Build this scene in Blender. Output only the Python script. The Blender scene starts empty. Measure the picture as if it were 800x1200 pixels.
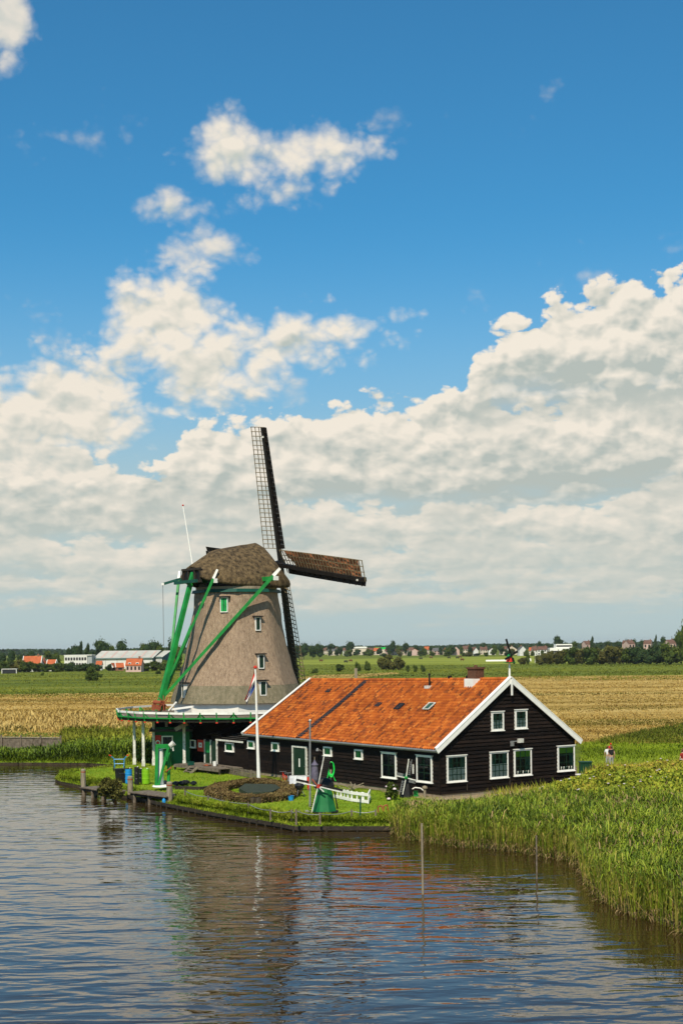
import bpy, bmesh, math, random
import numpy as np
from mathutils import Vector, Matrix
HAZE = .00005
random.seed(7); RNG = np.random.default_rng(7)
R = math.radians
scene = bpy.context.scene
COL = scene.collection
F = 1667.0; CZ = 10.1; HV = 757.0     # lens in photo pixels, eye height, horizon row

ROLLC = math.radians(.7); CR, SR_ = math.cos(ROLLC), math.sin(ROLLC)      # the camera was held 0.7 degrees off level
def lev(u, v):                         # photo position -> position in a level picture
    x, y = u-400, v-HV; return 400+x*CR-y*SR_, HV+x*SR_+y*CR
def G(u, v, z=0.5):                    # ground point seen at a photo position
    u, v = lev(u, v); Y = F*(CZ-z)/(v-HV); return Vector(((u-400)*Y/F, Y, z))
def P(u, v, Y):
    u, v = lev(u, v); return Vector(((u-400)*Y/F, Y, CZ-(v-HV)*Y/F))
def RW(pts, z=0.0):                    # points first measured with a level camera
    return [tuple(G(400+F*p[0]/p[1], HV+F*(CZ-z)/p[1], z)[:2]) for p in pts]

# ------------------------------------------------------------------ helpers
def tag(o, label=None, cat=None, group=None, kind=None):
    if label: o['label'] = label
    if cat: o['category'] = cat
    if group: o['group'] = group
    if kind: o['kind'] = kind
    return o
def empty(name, loc, label, cat, group=None):
    o = bpy.data.objects.new(name, None); COL.objects.link(o)
    o.location = loc; o.empty_display_size = 0.3
    return tag(o, label, cat, group)
def wloc(o):
    v = Vector((0, 0, 0))
    while o is not None:
        v += o.location; o = o.parent
    return v
class MB:
    def __init__(s): s.v = []; s.f = []; s.t = []; s.cur = 0.5
    def tint(s, t): s.cur = t; return s
    def add(s, vs, fs, tint=None):
        b = len(s.v); s.v.extend([tuple(p) for p in vs])
        for f in fs: s.f.append(tuple(b+i for i in f)); s.t.append(s.cur if tint is None else tint)
        return s
    def obox(s, O, ax, ay, az, x, y, z):
        O = Vector(O); vs = []
        for k in z:
            for j in y:
                for i in x: vs.append(O+ax*i+ay*j+az*k)
        return s.add(vs, [(0,2,3,1),(4,5,7,6),(0,1,5,4),(2,6,7,3),(0,4,6,2),(1,3,7,5)])
    def box(s, c, size, rz=0):
        ca, sa = math.cos(rz), math.sin(rz)
        return s.obox(c, Vector((ca,sa,0)), Vector((-sa,ca,0)), Vector((0,0,1)),
                      (-size[0]/2,size[0]/2), (-size[1]/2,size[1]/2), (-size[2]/2,size[2]/2))
    def beam(s, p, q, w, h=None, up=(0,0,1), w2=None):
        h = h or w; p = Vector(p); q = Vector(q); d = (q-p).normalized(); up = Vector(up)
        if abs(d.dot(up)) > .98: up = Vector((1,0,0))
        a = d.cross(up).normalized(); b = a.cross(d).normalized(); k = (w2/w if w2 else 1)
        vs = []
        for c, m in ((p,1),(q,k)):
            for x, y in ((-1,-1),(1,-1),(1,1),(-1,1)): vs.append(c+a*(x*w*m/2)+b*(y*h*m/2))
        return s.add(vs, [(3,2,1,0),(4,5,6,7),(0,1,5,4),(1,2,6,5),(2,3,7,6),(3,0,4,7)])
    def tube(s, p, q, r1, r2=None, n=8):
        r2 = r1 if r2 is None else r2; p = Vector(p); q = Vector(q); d = (q-p).normalized()
        up = Vector((0,0,1)) if abs(d.z) < .95 else Vector((1,0,0))
        a = d.cross(up).normalized(); b = a.cross(d).normalized(); vs = []
        for c, r in ((p,r1),(q,r2)):
            for i in range(n):
                t = 2*math.pi*i/n; vs.append(c+a*(r*math.cos(t))+b*(r*math.sin(t)))
        fs = [(i,(i+1)%n,n+(i+1)%n,n+i) for i in range(n)]
        fs += [tuple(range(n))[::-1], tuple(range(n,2*n))]
        return s.add(vs, fs)
    def path(s, pts, r, n=6):
        for a, b in zip(pts[:-1], pts[1:]): s.tube(a, b, r, r, n)
        return s
    def lathe(s, c, prof, n=16, ang=0.0, sx=1, sy=1):
        c = Vector(c); vs = []
        for r, z in prof:
            for i in range(n):
                t = 2*math.pi*i/n+ang; vs.append(c+Vector((r*math.cos(t)*sx, r*math.sin(t)*sy, z)))
        fs = []
        for k in range(len(prof)-1):
            for i in range(n):
                j = (i+1) % n; fs.append((k*n+i, k*n+j, (k+1)*n+j, (k+1)*n+i))
        fs.append(tuple(range(n))[::-1]); m = (len(prof)-1)*n; fs.append(tuple(range(m, m+n)))
        return s.add(vs, fs)
    def build(s, name, mat, parent=None, loc=None, smooth=False):
        off = wloc(parent) if parent is not None else Vector(loc if loc is not None else (0,0,0))
        me = bpy.data.meshes.new(name)
        me.from_pydata([(p[0]-off.x, p[1]-off.y, p[2]-off.z) for p in s.v], [], s.f)
        at = me.attributes.new('tint', 'FLOAT', 'FACE'); at.data.foreach_set('value', s.t)
        me.materials.append(mat)
        if smooth: me.polygons.foreach_set('use_smooth', [True]*len(me.polygons))
        me.update()
        o = bpy.data.objects.new(name, me); COL.objects.link(o)
        if parent is not None: o.parent = parent
        else: o.location = off
        return o
def np_mesh(name, V, quads, tint, mat, parent=None, tris=None, loc=None):
    """V (n,3); quads (q,4) ; tris (t,3); tint per face (quads then tris)"""
    off = wloc(parent) if parent is not None else Vector(loc if loc is not None else (0,0,0))
    V = (V-np.array(off)).astype(np.float32)
    nq = 0 if quads is None else len(quads); nt = 0 if tris is None else len(tris)
    me = bpy.data.meshes.new(name); me.vertices.add(len(V)); me.vertices.foreach_set('co', V.ravel())
    idx = []; st = []; tot = []; c = 0
    if nq: idx.append(quads.ravel()); st.append(np.arange(nq)*4); tot.append(np.full(nq,4)); c = nq*4
    if nt: idx.append(tris.ravel()); st.append(c+np.arange(nt)*3); tot.append(np.full(nt,3))
    idx = np.concatenate(idx).astype(np.int32); st = np.concatenate(st).astype(np.int32); tot = np.concatenate(tot).astype(np.int32)
    me.loops.add(len(idx)); me.loops.foreach_set('vertex_index', idx)
    me.polygons.add(nq+nt); me.polygons.foreach_set('loop_start', st); me.polygons.foreach_set('loop_total', tot)
    at = me.attributes.new('tint', 'FLOAT', 'FACE'); at.data.foreach_set('value', np.asarray(tint, np.float32))
    me.materials.append(mat); me.update(calc_edges=True); me.validate()
    o = bpy.data.objects.new(name, me); COL.objects.link(o)
    if parent is not None: o.parent = parent
    else: o.location = off
    return o
def children(o): return [c for c in bpy.data.objects if c.parent == o]
def copy_tree(o, kids, parent=None):
    c = o.copy(); COL.objects.link(c); c.parent = parent
    for ch in kids.get(o.name, []): copy_tree(ch, kids, c)
    return c
def kid_map(o):
    k = {}
    def rec(x):
        k[x.name] = children(x)
        for c in k[x.name]: rec(c)
    rec(o); return k

# ------------------------------------------------------------------ materials
def srgb(r, g, b):
    f = lambda c: (c/255/12.92) if c/255 <= .04045 else ((c/255+.055)/1.055)**2.4
    return (f(r), f(g), f(b), 1)
def mat(name, c1, c2=None, scale=3.0, rough=.8, bump=0.0, bscale=20.0, stretch=(1,1,1), tint=None, spec=.3, detail=5, metal=0, sharp=0.0):
    """procedural paint: c1..c2 mixed by noise in object space; tint = list of (pos,colour) read from the per-face attribute"""
    m = bpy.data.materials.new(name); m.use_nodes = True; nt = m.node_tree; N = nt.nodes; L = nt.links
    b = N['Principled BSDF']; b.inputs['Roughness'].default_value = rough; b.inputs['Metallic'].default_value = metal
    b.inputs['Specular IOR Level'].default_value = spec
    tc = N.new('ShaderNodeNewGeometry'); mp = N.new('ShaderNodeMapping'); mp.inputs['Scale'].default_value = stretch
    L.new(tc.outputs['Position'], mp.inputs['Vector'])
    c1 = (*c1[:3],1); c2 = (*(c2 or c1)[:3],1)
    nz = N.new('ShaderNodeTexNoise'); nz.inputs['Scale'].default_value = scale; nz.inputs['Detail'].default_value = detail; nz.inputs['Roughness'].default_value = .6
    L.new(mp.outputs[0], nz.inputs['Vector'])
    rp = N.new('ShaderNodeValToRGB'); rp.color_ramp.elements[0].position = .32+sharp; rp.color_ramp.elements[1].position = .68-sharp
    rp.color_ramp.elements[0].color = c1; rp.color_ramp.elements[1].color = c2
    L.new(nz.outputs['Fac'], rp.inputs['Fac']); out = rp.outputs['Color']
    if tint:
        at = N.new('ShaderNodeAttribute'); at.attribute_name = 'tint'
        tr = N.new('ShaderNodeValToRGB'); el = tr.color_ramp.elements
        el[0].position = tint[0][0]; el[0].color = (*tint[0][1][:3],1); el[1].position = tint[-1][0]; el[1].color = (*tint[-1][1][:3],1)
        for p, c in tint[1:-1]:
            e = el.new(p); e.color = (*c[:3],1)
        L.new(at.outputs['Fac'], tr.inputs['Fac'])
        mx = N.new('ShaderNodeMix'); mx.data_type = 'RGBA'; mx.blend_type = 'MULTIPLY'; mx.inputs['Factor'].default_value = 1
        L.new(tr.outputs['Color'], mx.inputs['A']); L.new(out, mx.inputs['B']); out = mx.outputs['Result']
    L.new(out, b.inputs['Base Color'])
    if bump:
        n2 = N.new('ShaderNodeTexNoise'); n2.inputs['Scale'].default_value = bscale; n2.inputs['Detail'].default_value = 4
        L.new(mp.outputs[0], n2.inputs['Vector'])
        bp = N.new('ShaderNodeBump'); bp.inputs['Strength'].default_value = 1; bp.inputs['Distance'].default_value = bump
        L.new(n2.outputs['Fac'], bp.inputs['Height']); L.new(bp.outputs['Normal'], b.inputs['Normal'])
    return m
W1 = (1,1,1)
M = {}
M['white'] = mat('white_paint', (.78,.75,.69), (.88,.86,.80), 2.5, .5)
M['white_worn'] = mat('worn_white_paint', (.42,.40,.34), (.8,.78,.72), 5, .6)
M['green'] = mat('green_paint', (.008,.16,.03), (.016,.28,.045), 1.6, .5, spec=.3, detail=8)
M['dkgreen'] = mat('dark_green_paint', (.004,.020,.010), (.007,.032,.016), 3, .45)
M['midgreen'] = mat('bottle_green_paint', (.006,.12,.035), (.012,.16,.045), 3, .6)
M['teal'] = mat('teal_green_paint', (.004,.05,.036), (.007,.08,.052), 3, .5)
M['black'] = mat('tarred_black', (.006,.006,.006), (.014,.012,.011), 3, .55)
M['boards'] = mat('tarred_weatherboard', (.006,.0042,.0034), (.016,.010,.0075), 1.3, .75, .004, 60, (1,1,6), spec=.12, tint=[(0,(.55,.55,.55)),(1,(1.7,1.6,1.5))])
M['sailwood'] = mat('dark_sail_wood', (.010,.008,.007), (.022,.016,.012), 2, .6)
M['lattice'] = mat('weathered_sail_lattice', (.16,.12,.065), (.30,.23,.13), 4, .7)
M['cloth_rust'] = mat('rust_sail_cloth', (.34,.11,.045), (.58,.21,.09), 2.2, .85, .02, 6)
M['thatch'] = mat('reed_thatch', (.225,.155,.102), (.41,.295,.20), 6, .95, .08, 20, (1,1,.4), sharp=0, detail=8)
M['thatch_moss'] = mat('mossy_thatch_hem', (.135,.12,.07), (.25,.205,.135), 4, .95, .06, 16, (1,1,.5))
M['thatch_cap'] = mat('weathered_cap_thatch', (.030,.020,.010), (.175,.118,.056), 3.4, .95, .10, 12, (1,1,.5), sharp=.02, detail=10)
M['glass'] = None
M['dark'] = mat('dark_interior', (.006,.008,.008), (.01,.012,.012), 2, .7)
M['curtain'] = mat('pale_net_curtain', (.45,.45,.36), (.8,.8,.7), 9, .9)
M['blind'] = mat('lime_green_blind', (.12,.30,.02), (.2,.42,.04), 4, .8, stretch=(6,6,.3))
M['greenboard'] = mat('green_shutter_board', (.01,.24,.05), (.02,.36,.09), 3, .5)
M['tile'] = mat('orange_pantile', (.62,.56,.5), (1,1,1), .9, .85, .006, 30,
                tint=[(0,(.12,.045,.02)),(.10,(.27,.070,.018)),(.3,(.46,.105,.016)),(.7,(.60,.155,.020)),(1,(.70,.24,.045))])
M['greytile'] = mat('grey_lichen_tile', (.07,.065,.055), (.17,.15,.13), 3, .9)
M['lead'] = mat('dark_lead', (.012,.012,.014), (.03,.03,.032), 3, .5)
M['brick'] = mat('brown_chimney_brick', (.07,.03,.017), (.16,.07,.04), 9, .9)
M['plinth'] = mat('sandy_plinth', (.20,.15,.10), (.34,.27,.19), 4, .9)
M['wood'] = mat('weathered_grey_wood', (.085,.065,.045), (.22,.175,.13), 4, .85, .01, 20)
M['dkwood'] = mat('dark_wet_wood', (.018,.014,.010), (.05,.038,.026), 4, .8)
M['pile'] = mat('pale_mooring_wood', (.16,.125,.085), (.36,.30,.21), 5, .85, .01, 20, (3,3,.5))
M['gravel'] = mat('sandy_gravel', (.20,.14,.08), (.42,.32,.2), 7, .95, .03, 14)
M['red'] = mat('red_paint', (.5,.02,.012), (.62,.04,.02), 4, .5)
M['blue'] = mat('blue_plastic', (.01,.21,.52), (.02,.27,.62), 4, .35)
M['lime'] = mat('lime_green_plastic', (.18,.42,.01), (.24,.50,.02), 4, .35)
M['hose'] = mat('bright_green_hose', (.01,.55,.06), (.02,.65,.1), 4, .35)
M['bin_green'] = mat('bin_green_plastic', (.004,.035,.016), (.006,.05,.024), 4, .5)
M['blackpl'] = mat('black_plastic', (.008,.008,.01), (.018,.018,.02), 4, .35)
M['purple'] = mat('mauve_parasol_canvas', (.075,.065,.10), (.15,.13,.18), 3, .9)
M['laundry'] = mat('white_laundry_cloth', (.6,.6,.62), (.85,.85,.85), 3, .85, .02, 6)
M['rust'] = mat('rusty_red_iron', (.22,.05,.02), (.38,.10,.04), 6, .7)
M['steel'] = mat('dull_grey_metal', (.18,.18,.18), (.32,.32,.32), 6, .45, metal=.3)
M['pondcover'] = mat('dark_green_pond_net', (.022,.030,.018), (.045,.055,.032), 5, .8)
M['skin'] = mat('skin', (.50,.28,.19), (.55,.32,.22), 8, .6)
M['hair'] = mat('brown_hair', (.10,.05,.02), (.16,.09,.04), 20, .8)
M['tshirt'] = mat('black_tshirt', (.008,.008,.01), (.016,.016,.018), 8, .85)
M['redcloth'] = mat('red_cloth', (.6,.015,.01), (.7,.03,.02), 8, .8)
M['trousers'] = mat('light_grey_trousers', (.25,.25,.24), (.36,.36,.34), 8, .85)
M['curt_mint'] = mat('mint_curtain', (.01,.05,.035), (.04,.14,.09), 6, .9)
leafr = lambda a,b,c: [(0,a),(.5,b),(1,c)]
M['leaf_dark'] = mat('dark_broadleaf', (.6,.6,.6), W1, .6, .9, tint=leafr((.018,.040,.016),(.042,.075,.022),(.09,.12,.03)), spec=.12)
M['leaf_mid'] = mat('olive_broadleaf', (.6,.6,.6), W1, .5, .9, tint=leafr((.03,.05,.010),(.08,.115,.018),(.15,.18,.032)), spec=.12)
M['leaf_olive'] = mat('brownish_willow_leaf', (.7,.7,.7), W1, .3, .9, tint=leafr((.045,.045,.012),(.115,.11,.024),(.19,.165,.045)), spec=.12)
M['reed'] = mat('reed_leaf', (.62,.66,.6), W1, .35, .6, tint=[(0,(.022,.036,.004)),(.35,(.13,.20,.010)),(.7,(.31,.38,.022)),(.86,(.38,.36,.05)),(1,(.42,.29,.10))], spec=.25)
M['weed'] = mat('bank_weed_leaf', (.65,.65,.65), W1, .5, .8, tint=[(0,(.04,.055,.010)),(.3,(.16,.22,.018)),(.55,(.38,.40,.035)),(.78,(.46,.31,.05)),(1,(.34,.19,.10))], spec=.15)
M['straw'] = mat('dry_field_grass', (.72,.68,.62), W1, .08, .95, tint=[(0,(.12,.11,.02)),(.3,(.27,.185,.042)),(.65,(.46,.31,.09)),(1,(.60,.45,.17))], stretch=(.25,1,1), spec=.1)
M['grass'] = mat('meadow_grass', (.7,.7,.7), W1, .15, .9, tint=[(0,(.045,.06,.008)),(.4,(.125,.145,.014)),(.75,(.235,.24,.025)),(1,(.32,.28,.06))], stretch=(.4,1,1), spec=.1)
M['old_plume'] = mat('old_reed_straw', (.7,.7,.7), W1, .5, .9, tint=[(0,(.10,.06,.03)),(.6,(.24,.16,.07)),(1,(.36,.25,.12))], spec=.1)
M['lawnblade'] = mat('lawn_grass', (.75,.75,.75), W1, .5, .9, tint=[(0,(.08,.12,.008)),(.5,(.195,.26,.014)),(1,(.34,.35,.04))], spec=.1)
M['bark'] = mat('bark', (.05,.035,.022), (.10,.075,.05), 6, .9)
M['flower'] = mat('pale_pink_petals', (.62,.45,.50), (.8,.7,.72), 8, .8)

def glass_mat():
    m = bpy.data.materials.new('window_glass'); m.use_nodes = True; nt = m.node_tree; N = nt.nodes; L = nt.links
    N.remove(N['Principled BSDF']); o = N['Material Output']
    g = N.new('ShaderNodeBsdfGlossy'); g.inputs['Roughness'].default_value = .04
    t = N.new('ShaderNodeBsdfTransparent'); t.inputs['Color'].default_value = (.94,.97,.95,1)
    f = N.new('ShaderNodeFresnel'); f.inputs['IOR'].default_value = 1.33
    x = N.new('ShaderNodeMixShader'); L.new(f.outputs[0], x.inputs[0]); L.new(t.outputs[0], x.inputs[1]); L.new(g.outputs[0], x.inputs[2])
    L.new(x.outputs[0], o.inputs[0]); return m
M['glass'] = glass_mat()

def field_mat(name, stops, sx, sy, scale, bump=0.0, fine=6.0, rot=0.0, fineamt=.35):
    """open land seen at a low angle: broad streaks with a finer mottling, all in world coordinates"""
    m = bpy.data.materials.new(name); m.use_nodes = True; nt = m.node_tree; N = nt.nodes; L = nt.links
    b = N['Principled BSDF']; b.inputs['Roughness'].default_value = .95; b.inputs['Specular IOR Level'].default_value = .1
    g = N.new('ShaderNodeNewGeometry'); mp = N.new('ShaderNodeMapping'); mp.inputs['Scale'].default_value = (sx,sy,1); mp.inputs['Rotation'].default_value = (0,0,rot)
    L.new(g.outputs['Position'], mp.inputs['Vector'])
    a = N.new('ShaderNodeTexNoise'); a.inputs['Scale'].default_value = scale; a.inputs['Detail'].default_value = 7; a.inputs['Roughness'].default_value = .62
    L.new(mp.outputs[0], a.inputs['Vector'])
    c = N.new('ShaderNodeTexNoise'); c.inputs['Scale'].default_value = fine; c.inputs['Detail'].default_value = 4; c.inputs['Roughness'].default_value = .7
    L.new(g.outputs['Position'], c.inputs['Vector'])
    mm = N.new('ShaderNodeMix'); mm.inputs['Factor'].default_value = fineamt; L.new(a.outputs['Fac'], mm.inputs['A']); L.new(c.outputs['Fac'], mm.inputs['B'])
    rp = N.new('ShaderNodeValToRGB'); el = rp.color_ramp.elements
    el[0].position = stops[0][0]; el[0].color = (*stops[0][1],1); el[1].position = stops[-1][0]; el[1].color = (*stops[-1][1],1)
    for p, cc in stops[1:-1]: e = el.new(p); e.color = (*cc,1)
    L.new(mm.outputs['Result'], rp.inputs['Fac']); L.new(rp.outputs['Color'], b.inputs['Base Color'])
    if bump:
        bp = N.new('ShaderNodeBump'); bp.inputs['Distance'].default_value = bump; bp.inputs['Strength'].default_value = 1
        L.new(mm.outputs['Result'], bp.inputs['Height']); L.new(bp.outputs['Normal'], b.inputs['Normal'])
    return m
M['ground'] = field_mat('rough_meadow', [(.34,(.06,.08,.010)),(.47,(.115,.145,.014)),(.56,(.165,.19,.02)),(.68,(.25,.22,.05))], .25, 2.0, .022, 1.0, 1.2)
M['lawn'] = field_mat('lawn', [(.36,(.11,.19,.010)),(.5,(.17,.27,.012)),(.64,(.26,.33,.03))], 1, 1.6, .35, .02, 9)
M['hay'] = field_mat('mown_reed_field', [(.36,(.17,.115,.022)),(.45,(.33,.215,.05)),(.54,(.45,.30,.085)),(.66,(.56,.41,.15))], .16, 1.3, .06, .3, 2.0, .03)
M['pasture'] = field_mat('bright_pasture', [(.36,(.14,.165,.018)),(.5,(.22,.25,.026)),(.66,(.30,.31,.045))], .3, 2, .01, 0, .5)
M['bright'] = field_mat('bright_bank_grass', [(.34,(.10,.15,.010)),(.5,(.20,.26,.018)),(.66,(.30,.33,.035))], .5, 1.4, .25, .2, 3)
M['earth'] = mat('wet_bank_earth', (.02,.015,.008), (.07,.05,.025), 2, .8, .05, 4)

def water_mat():
    m = bpy.data.materials.new('river_water'); m.use_nodes = True; nt = m.node_tree; N = nt.nodes; L = nt.links
    b = N['Principled BSDF']; b.inputs['Base Color'].default_value = (.036,.022,.007,1); b.inputs['Roughness'].default_value = .012
    b.inputs['IOR'].default_value = 1.36; b.inputs['Specular IOR Level'].default_value = .75
    g = N.new('ShaderNodeNewGeometry')
    def noise(sc, stx, sty, rot, det, dist=0):
        mp = N.new('ShaderNodeMapping'); mp.inputs['Scale'].default_value = (stx,sty,1); mp.inputs['Rotation'].default_value = (0,0,rot)
        L.new(g.outputs['Position'], mp.inputs['Vector'])
        n = N.new('ShaderNodeTexNoise'); n.inputs['Scale'].default_value = sc; n.inputs['Detail'].default_value = det
        n.inputs['Roughness'].default_value = .5; n.inputs['Distortion'].default_value = dist
        L.new(mp.outputs[0], n.inputs['Vector']); return n.outputs['Fac']
    def mul(a, k):
        x = N.new('ShaderNodeMath'); x.operation = 'MULTIPLY'; L.new(a, x.inputs[0])
        if isinstance(k, float): x.inputs[1].default_value = k
        else: L.new(k, x.inputs[1])
        return x.outputs[0]
    def add(a, c):
        x = N.new('ShaderNodeMath'); x.operation = 'ADD'; L.new(a, x.inputs[0]); L.new(c, x.inputs[1]); return x.outputs[0]
    big = noise(.85, .45, 1.0, .18, 2, .3)
    mid = noise(2.1, .5, 1.0, -.22, 2, .4)
    sml = noise(7.0, .55, 1.0, .1, 2)
    gust = noise(.05, 1, 1.6, 0, 2)                     # calmer and rougher patches
    gm = N.new('ShaderNodeMapRange'); gm.inputs['From Min'].default_value = .38; gm.inputs['From Max'].default_value = .62
    gm.inputs['To Min'].default_value = .55; gm.inputs['To Max'].default_value = 1.15; L.new(gust, gm.inputs['Value'])
    h = add(add(mul(big, WB), mul(mid, WM)), mul(mul(sml, WS), gm.outputs[0]))
    bp = N.new('ShaderNodeBump'); bp.inputs['Strength'].default_value = 1; bp.inputs['Distance'].default_value = 1
    L.new(h, bp.inputs['Height']); L.new(bp.outputs['Normal'], b.inputs['Normal'])
    return m
WB, WM, WS = .080, .014, .0010
M['water'] = water_mat()

# ------------------------------------------------------------------ camera, sun, sky
cam = bpy.data.cameras.new('camera'); co = bpy.data.objects.new('camera', cam); COL.objects.link(co)
cam.sensor_fit = 'VERTICAL'; cam.sensor_height = 36; cam.sensor_width = 24; cam.lens = 50.0
co.location = (0,0,CZ); co.rotation_euler = (R(90),ROLLC,0); cam.shift_y = 157/1200.0
cam.clip_start = .5; cam.clip_end = 30000
scene.camera = co
SUN_EL, SUN_AZ = R(49), R(13)          # the sun stands behind the camera, a little to its left
sd = Vector((-math.sin(SUN_AZ)*math.cos(SUN_EL), -math.cos(SUN_AZ)*math.cos(SUN_EL), math.sin(SUN_EL)))
sl = bpy.data.lights.new('sun', 'SUN'); sl.energy = 5.0; sl.angle = R(.5); sl.color = (1,.90,.72)
so = bpy.data.objects.new('sun', sl); COL.objects.link(so); so.location = sd*200
so.rotation_euler = (-sd).to_track_quat('-Z','Y').to_euler()

w = bpy.data.worlds.new('World'); scene.world = w; w.use_nodes = True
nt = w.node_tree; N = nt.nodes; L = nt.links
bg = N['Background']; BGS = .1; bg.inputs['Strength'].default_value = BGS
sky = N.new('ShaderNodeTexSky'); sky.sky_type = 'NISHITA'; sky.sun_disc = False; sky.sun_elevation = SUN_EL
sky.sun_rotation = math.atan2(sd.x, sd.y); sky.air_density = 1.0; sky.dust_density = .6; sky.ozone_density = 2.0
def val(x): return x
def m_(op, a, b=None, c=None, clamp=False):
    n = N.new('ShaderNodeMath'); n.operation = op; n.use_clamp = clamp
    for i, x in enumerate((a,b,c)):
        if x is None: continue
        if isinstance(x, (int,float)): n.inputs[i].default_value = x
        else: L.new(x, n.inputs[i])
    return n.outputs[0]
def vec(a, b, c=0.0):
    n = N.new('ShaderNodeCombineXYZ')
    for i, x in enumerate((a,b,c)):
        if isinstance(x, (int,float)): n.inputs[i].default_value = x
        else: L.new(x, n.inputs[i])
    return n.outputs[0]
def mapr(x, a, b, c=0.0, d=1.0, smooth=True):
    n = N.new('ShaderNodeMapRange'); n.interpolation_type = 'SMOOTHSTEP' if smooth else 'LINEAR'
    L.new(x, n.inputs['Value'])
    for k, y in zip(('From Min','From Max','To Min','To Max'), (a,b,c,d)):
        if isinstance(y, (int,float)): n.inputs[k].default_value = y
        else: L.new(y, n.inputs[k])
    return n.outputs[0]
def mixc(f, a, b, blend='MIX'):
    n = N.new('ShaderNodeMix'); n.data_type = 'RGBA'; n.blend_type = blend
    if isinstance(f, (int,float)): n.inputs['Factor'].default_value = f
    else: L.new(f, n.inputs['Factor'])
    for k, x in (('A',a),('B',b)):
        if isinstance(x, tuple): n.inputs[k].default_value = (*x[:3],1)
        else: L.new(x, n.inputs[k])
    return n.outputs['Result']
def nz(v, scale, detail, rough=.55, dist=0.0, lac=2.0):
    n = N.new('ShaderNodeTexNoise'); n.inputs['Scale'].default_value = scale; n.inputs['Detail'].default_value = detail
    n.inputs['Roughness'].default_value = rough; n.inputs['Distortion'].default_value = dist; n.inputs['Lacunarity'].default_value = lac
    L.new(v, n.inputs['Vector']); return n.outputs['Fac']
tc = N.new('ShaderNodeTexCoord'); sp = N.new('ShaderNodeSeparateXYZ'); L.new(tc.outputs['Generated'], sp.inputs[0])
X, Y, Z = sp.outputs
az = m_('ARCTAN2', X, Y)                                  # bearing from the view's middle, radians
rr = m_('SQRT', m_('ADD', m_('MULTIPLY', X, X), m_('MULTIPLY', Y, Y)))
elv = m_('ARCTAN2', m_('MAXIMUM', Z, 0.0), rr)                # height above the horizon, radians
K_ = 16.67
A_ = m_('MULTIPLY', az, K_); E_ = m_('MULTIPLY', elv, K_)   # 1 unit = 0.06 rad
def pa(u, v=560): u, v = lev(u, v); return math.atan((u-400)/F)*K_
def pe(u, v): u, v = lev(u, v); return math.atan((HV-v)/math.hypot(F, u-400))*K_
EN_ = m_('ADD', E_, m_('MULTIPLY', m_('LOGARITHM', m_('ADD', E_, .5), 2.71828), 1.5))   # cloud pattern flattens towards the horizon
Pv = vec(A_, EN_, 0.0)
# billow relief: the same cloud noise read here and a step towards the sun
def vor(v, scale, det=2.0):
    n = N.new('ShaderNodeTexVoronoi'); n.feature = 'F1'; n.inputs['Scale'].default_value = scale; n.inputs['Detail'].default_value = det; n.inputs['Roughness'].default_value = .55
    n.inputs['Lacunarity'].default_value = 2.2; n.voronoi_dimensions = '2D'; L.new(v, n.inputs['Vector']); return n.outputs['Distance']
WN = N.new('ShaderNodeTexNoise'); WN.inputs['Scale'].default_value = 1.6; WN.inputs['Detail'].default_value = 3; L.new(Pv, WN.inputs['Vector'])
def warped(dx, dy):                                       # the billows, bent a little by slow turbulence
    a = N.new('ShaderNodeVectorMath'); a.operation = 'MULTIPLY_ADD'; L.new(WN.outputs['Color'], a.inputs[0]); a.inputs[1].default_value = (.32,.32,0)
    b = N.new('ShaderNodeVectorMath'); b.operation = 'ADD'; b.inputs[1].default_value = (dx,dy,0); L.new(Pv, b.inputs[0]); L.new(b.outputs[0], a.inputs[2]); return a.outputs[0]
V0 = vor(warped(0,0), 1.9); V1 = vor(warped(-.05,.13), 1.9)
def billow(v):
    a = nz(v, 1.15, 6, .60, .25)
    b = nz(v, 3.2, 4, .62)
    return m_('ADD', m_('MULTIPLY', a, .72), m_('MULTIPLY', b, .28))
B0 = billow(Pv)
def puff(v):
    return m_('ADD', m_('MULTIPLY', nz(v, 1.15, 3.2, .5, .25), .70), m_('MULTIPLY', nz(v, 2.7, 3, .5), .30))
rel = m_('ADD', m_('MULTIPLY', m_('SUBTRACT', V1, V0), .25), m_('SUBTRACT', puff(Pv), puff(vec(m_('ADD', A_, -.06), m_('ADD', EN_, .18)))))
fine = nz(Pv, 7.5, 3, .65)
rel = m_('MULTIPLY', rel, mapr(E_, .4, 3.2, .45, 1.0))
disp = m_('ADD', m_('MULTIPLY', m_('SUBTRACT', B0, .5), 1.9), m_('ADD', m_('MULTIPLY', m_('SUBTRACT', .66, V0), .95), m_('MULTIPLY', m_('SUBTRACT', fine, .5), .45)))
PvL = vec(m_('MULTIPLY', A_, .45), m_('MULTIPLY', EN_, 1.1), 3.3)
lay = nz(PvL, 1.7, 4, .55)
CREAM = (.87,.80,.69); GREY = (.47,.52,.485)
def curve(pts):                                           # pts: (u, v) in photo terms -> elevation as a function of bearing
    n = N.new('ShaderNodeFloatCurve'); L.new(mapr(A_, -4.6, 4.6, 0, 1, False), n.inputs['Value'])
    c = n.mapping.curves[0]; q = [((pa(u)+4.6)/9.2, pe(u,v)/8.0) for u, v in pts]
    q = [(min(max(x,0),1), y) for x, y in q]
    c.points[0].location = (0, q[0][1]); c.points[1].location = (1, q[-1][1])
    for x, y in q[1:-1]: c.points.new(x, y)
    for p_ in c.points: p_.handle_type = 'AUTO'
    n.mapping.update(); return m_('MULTIPLY', n.outputs[0], 8.0)
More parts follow.
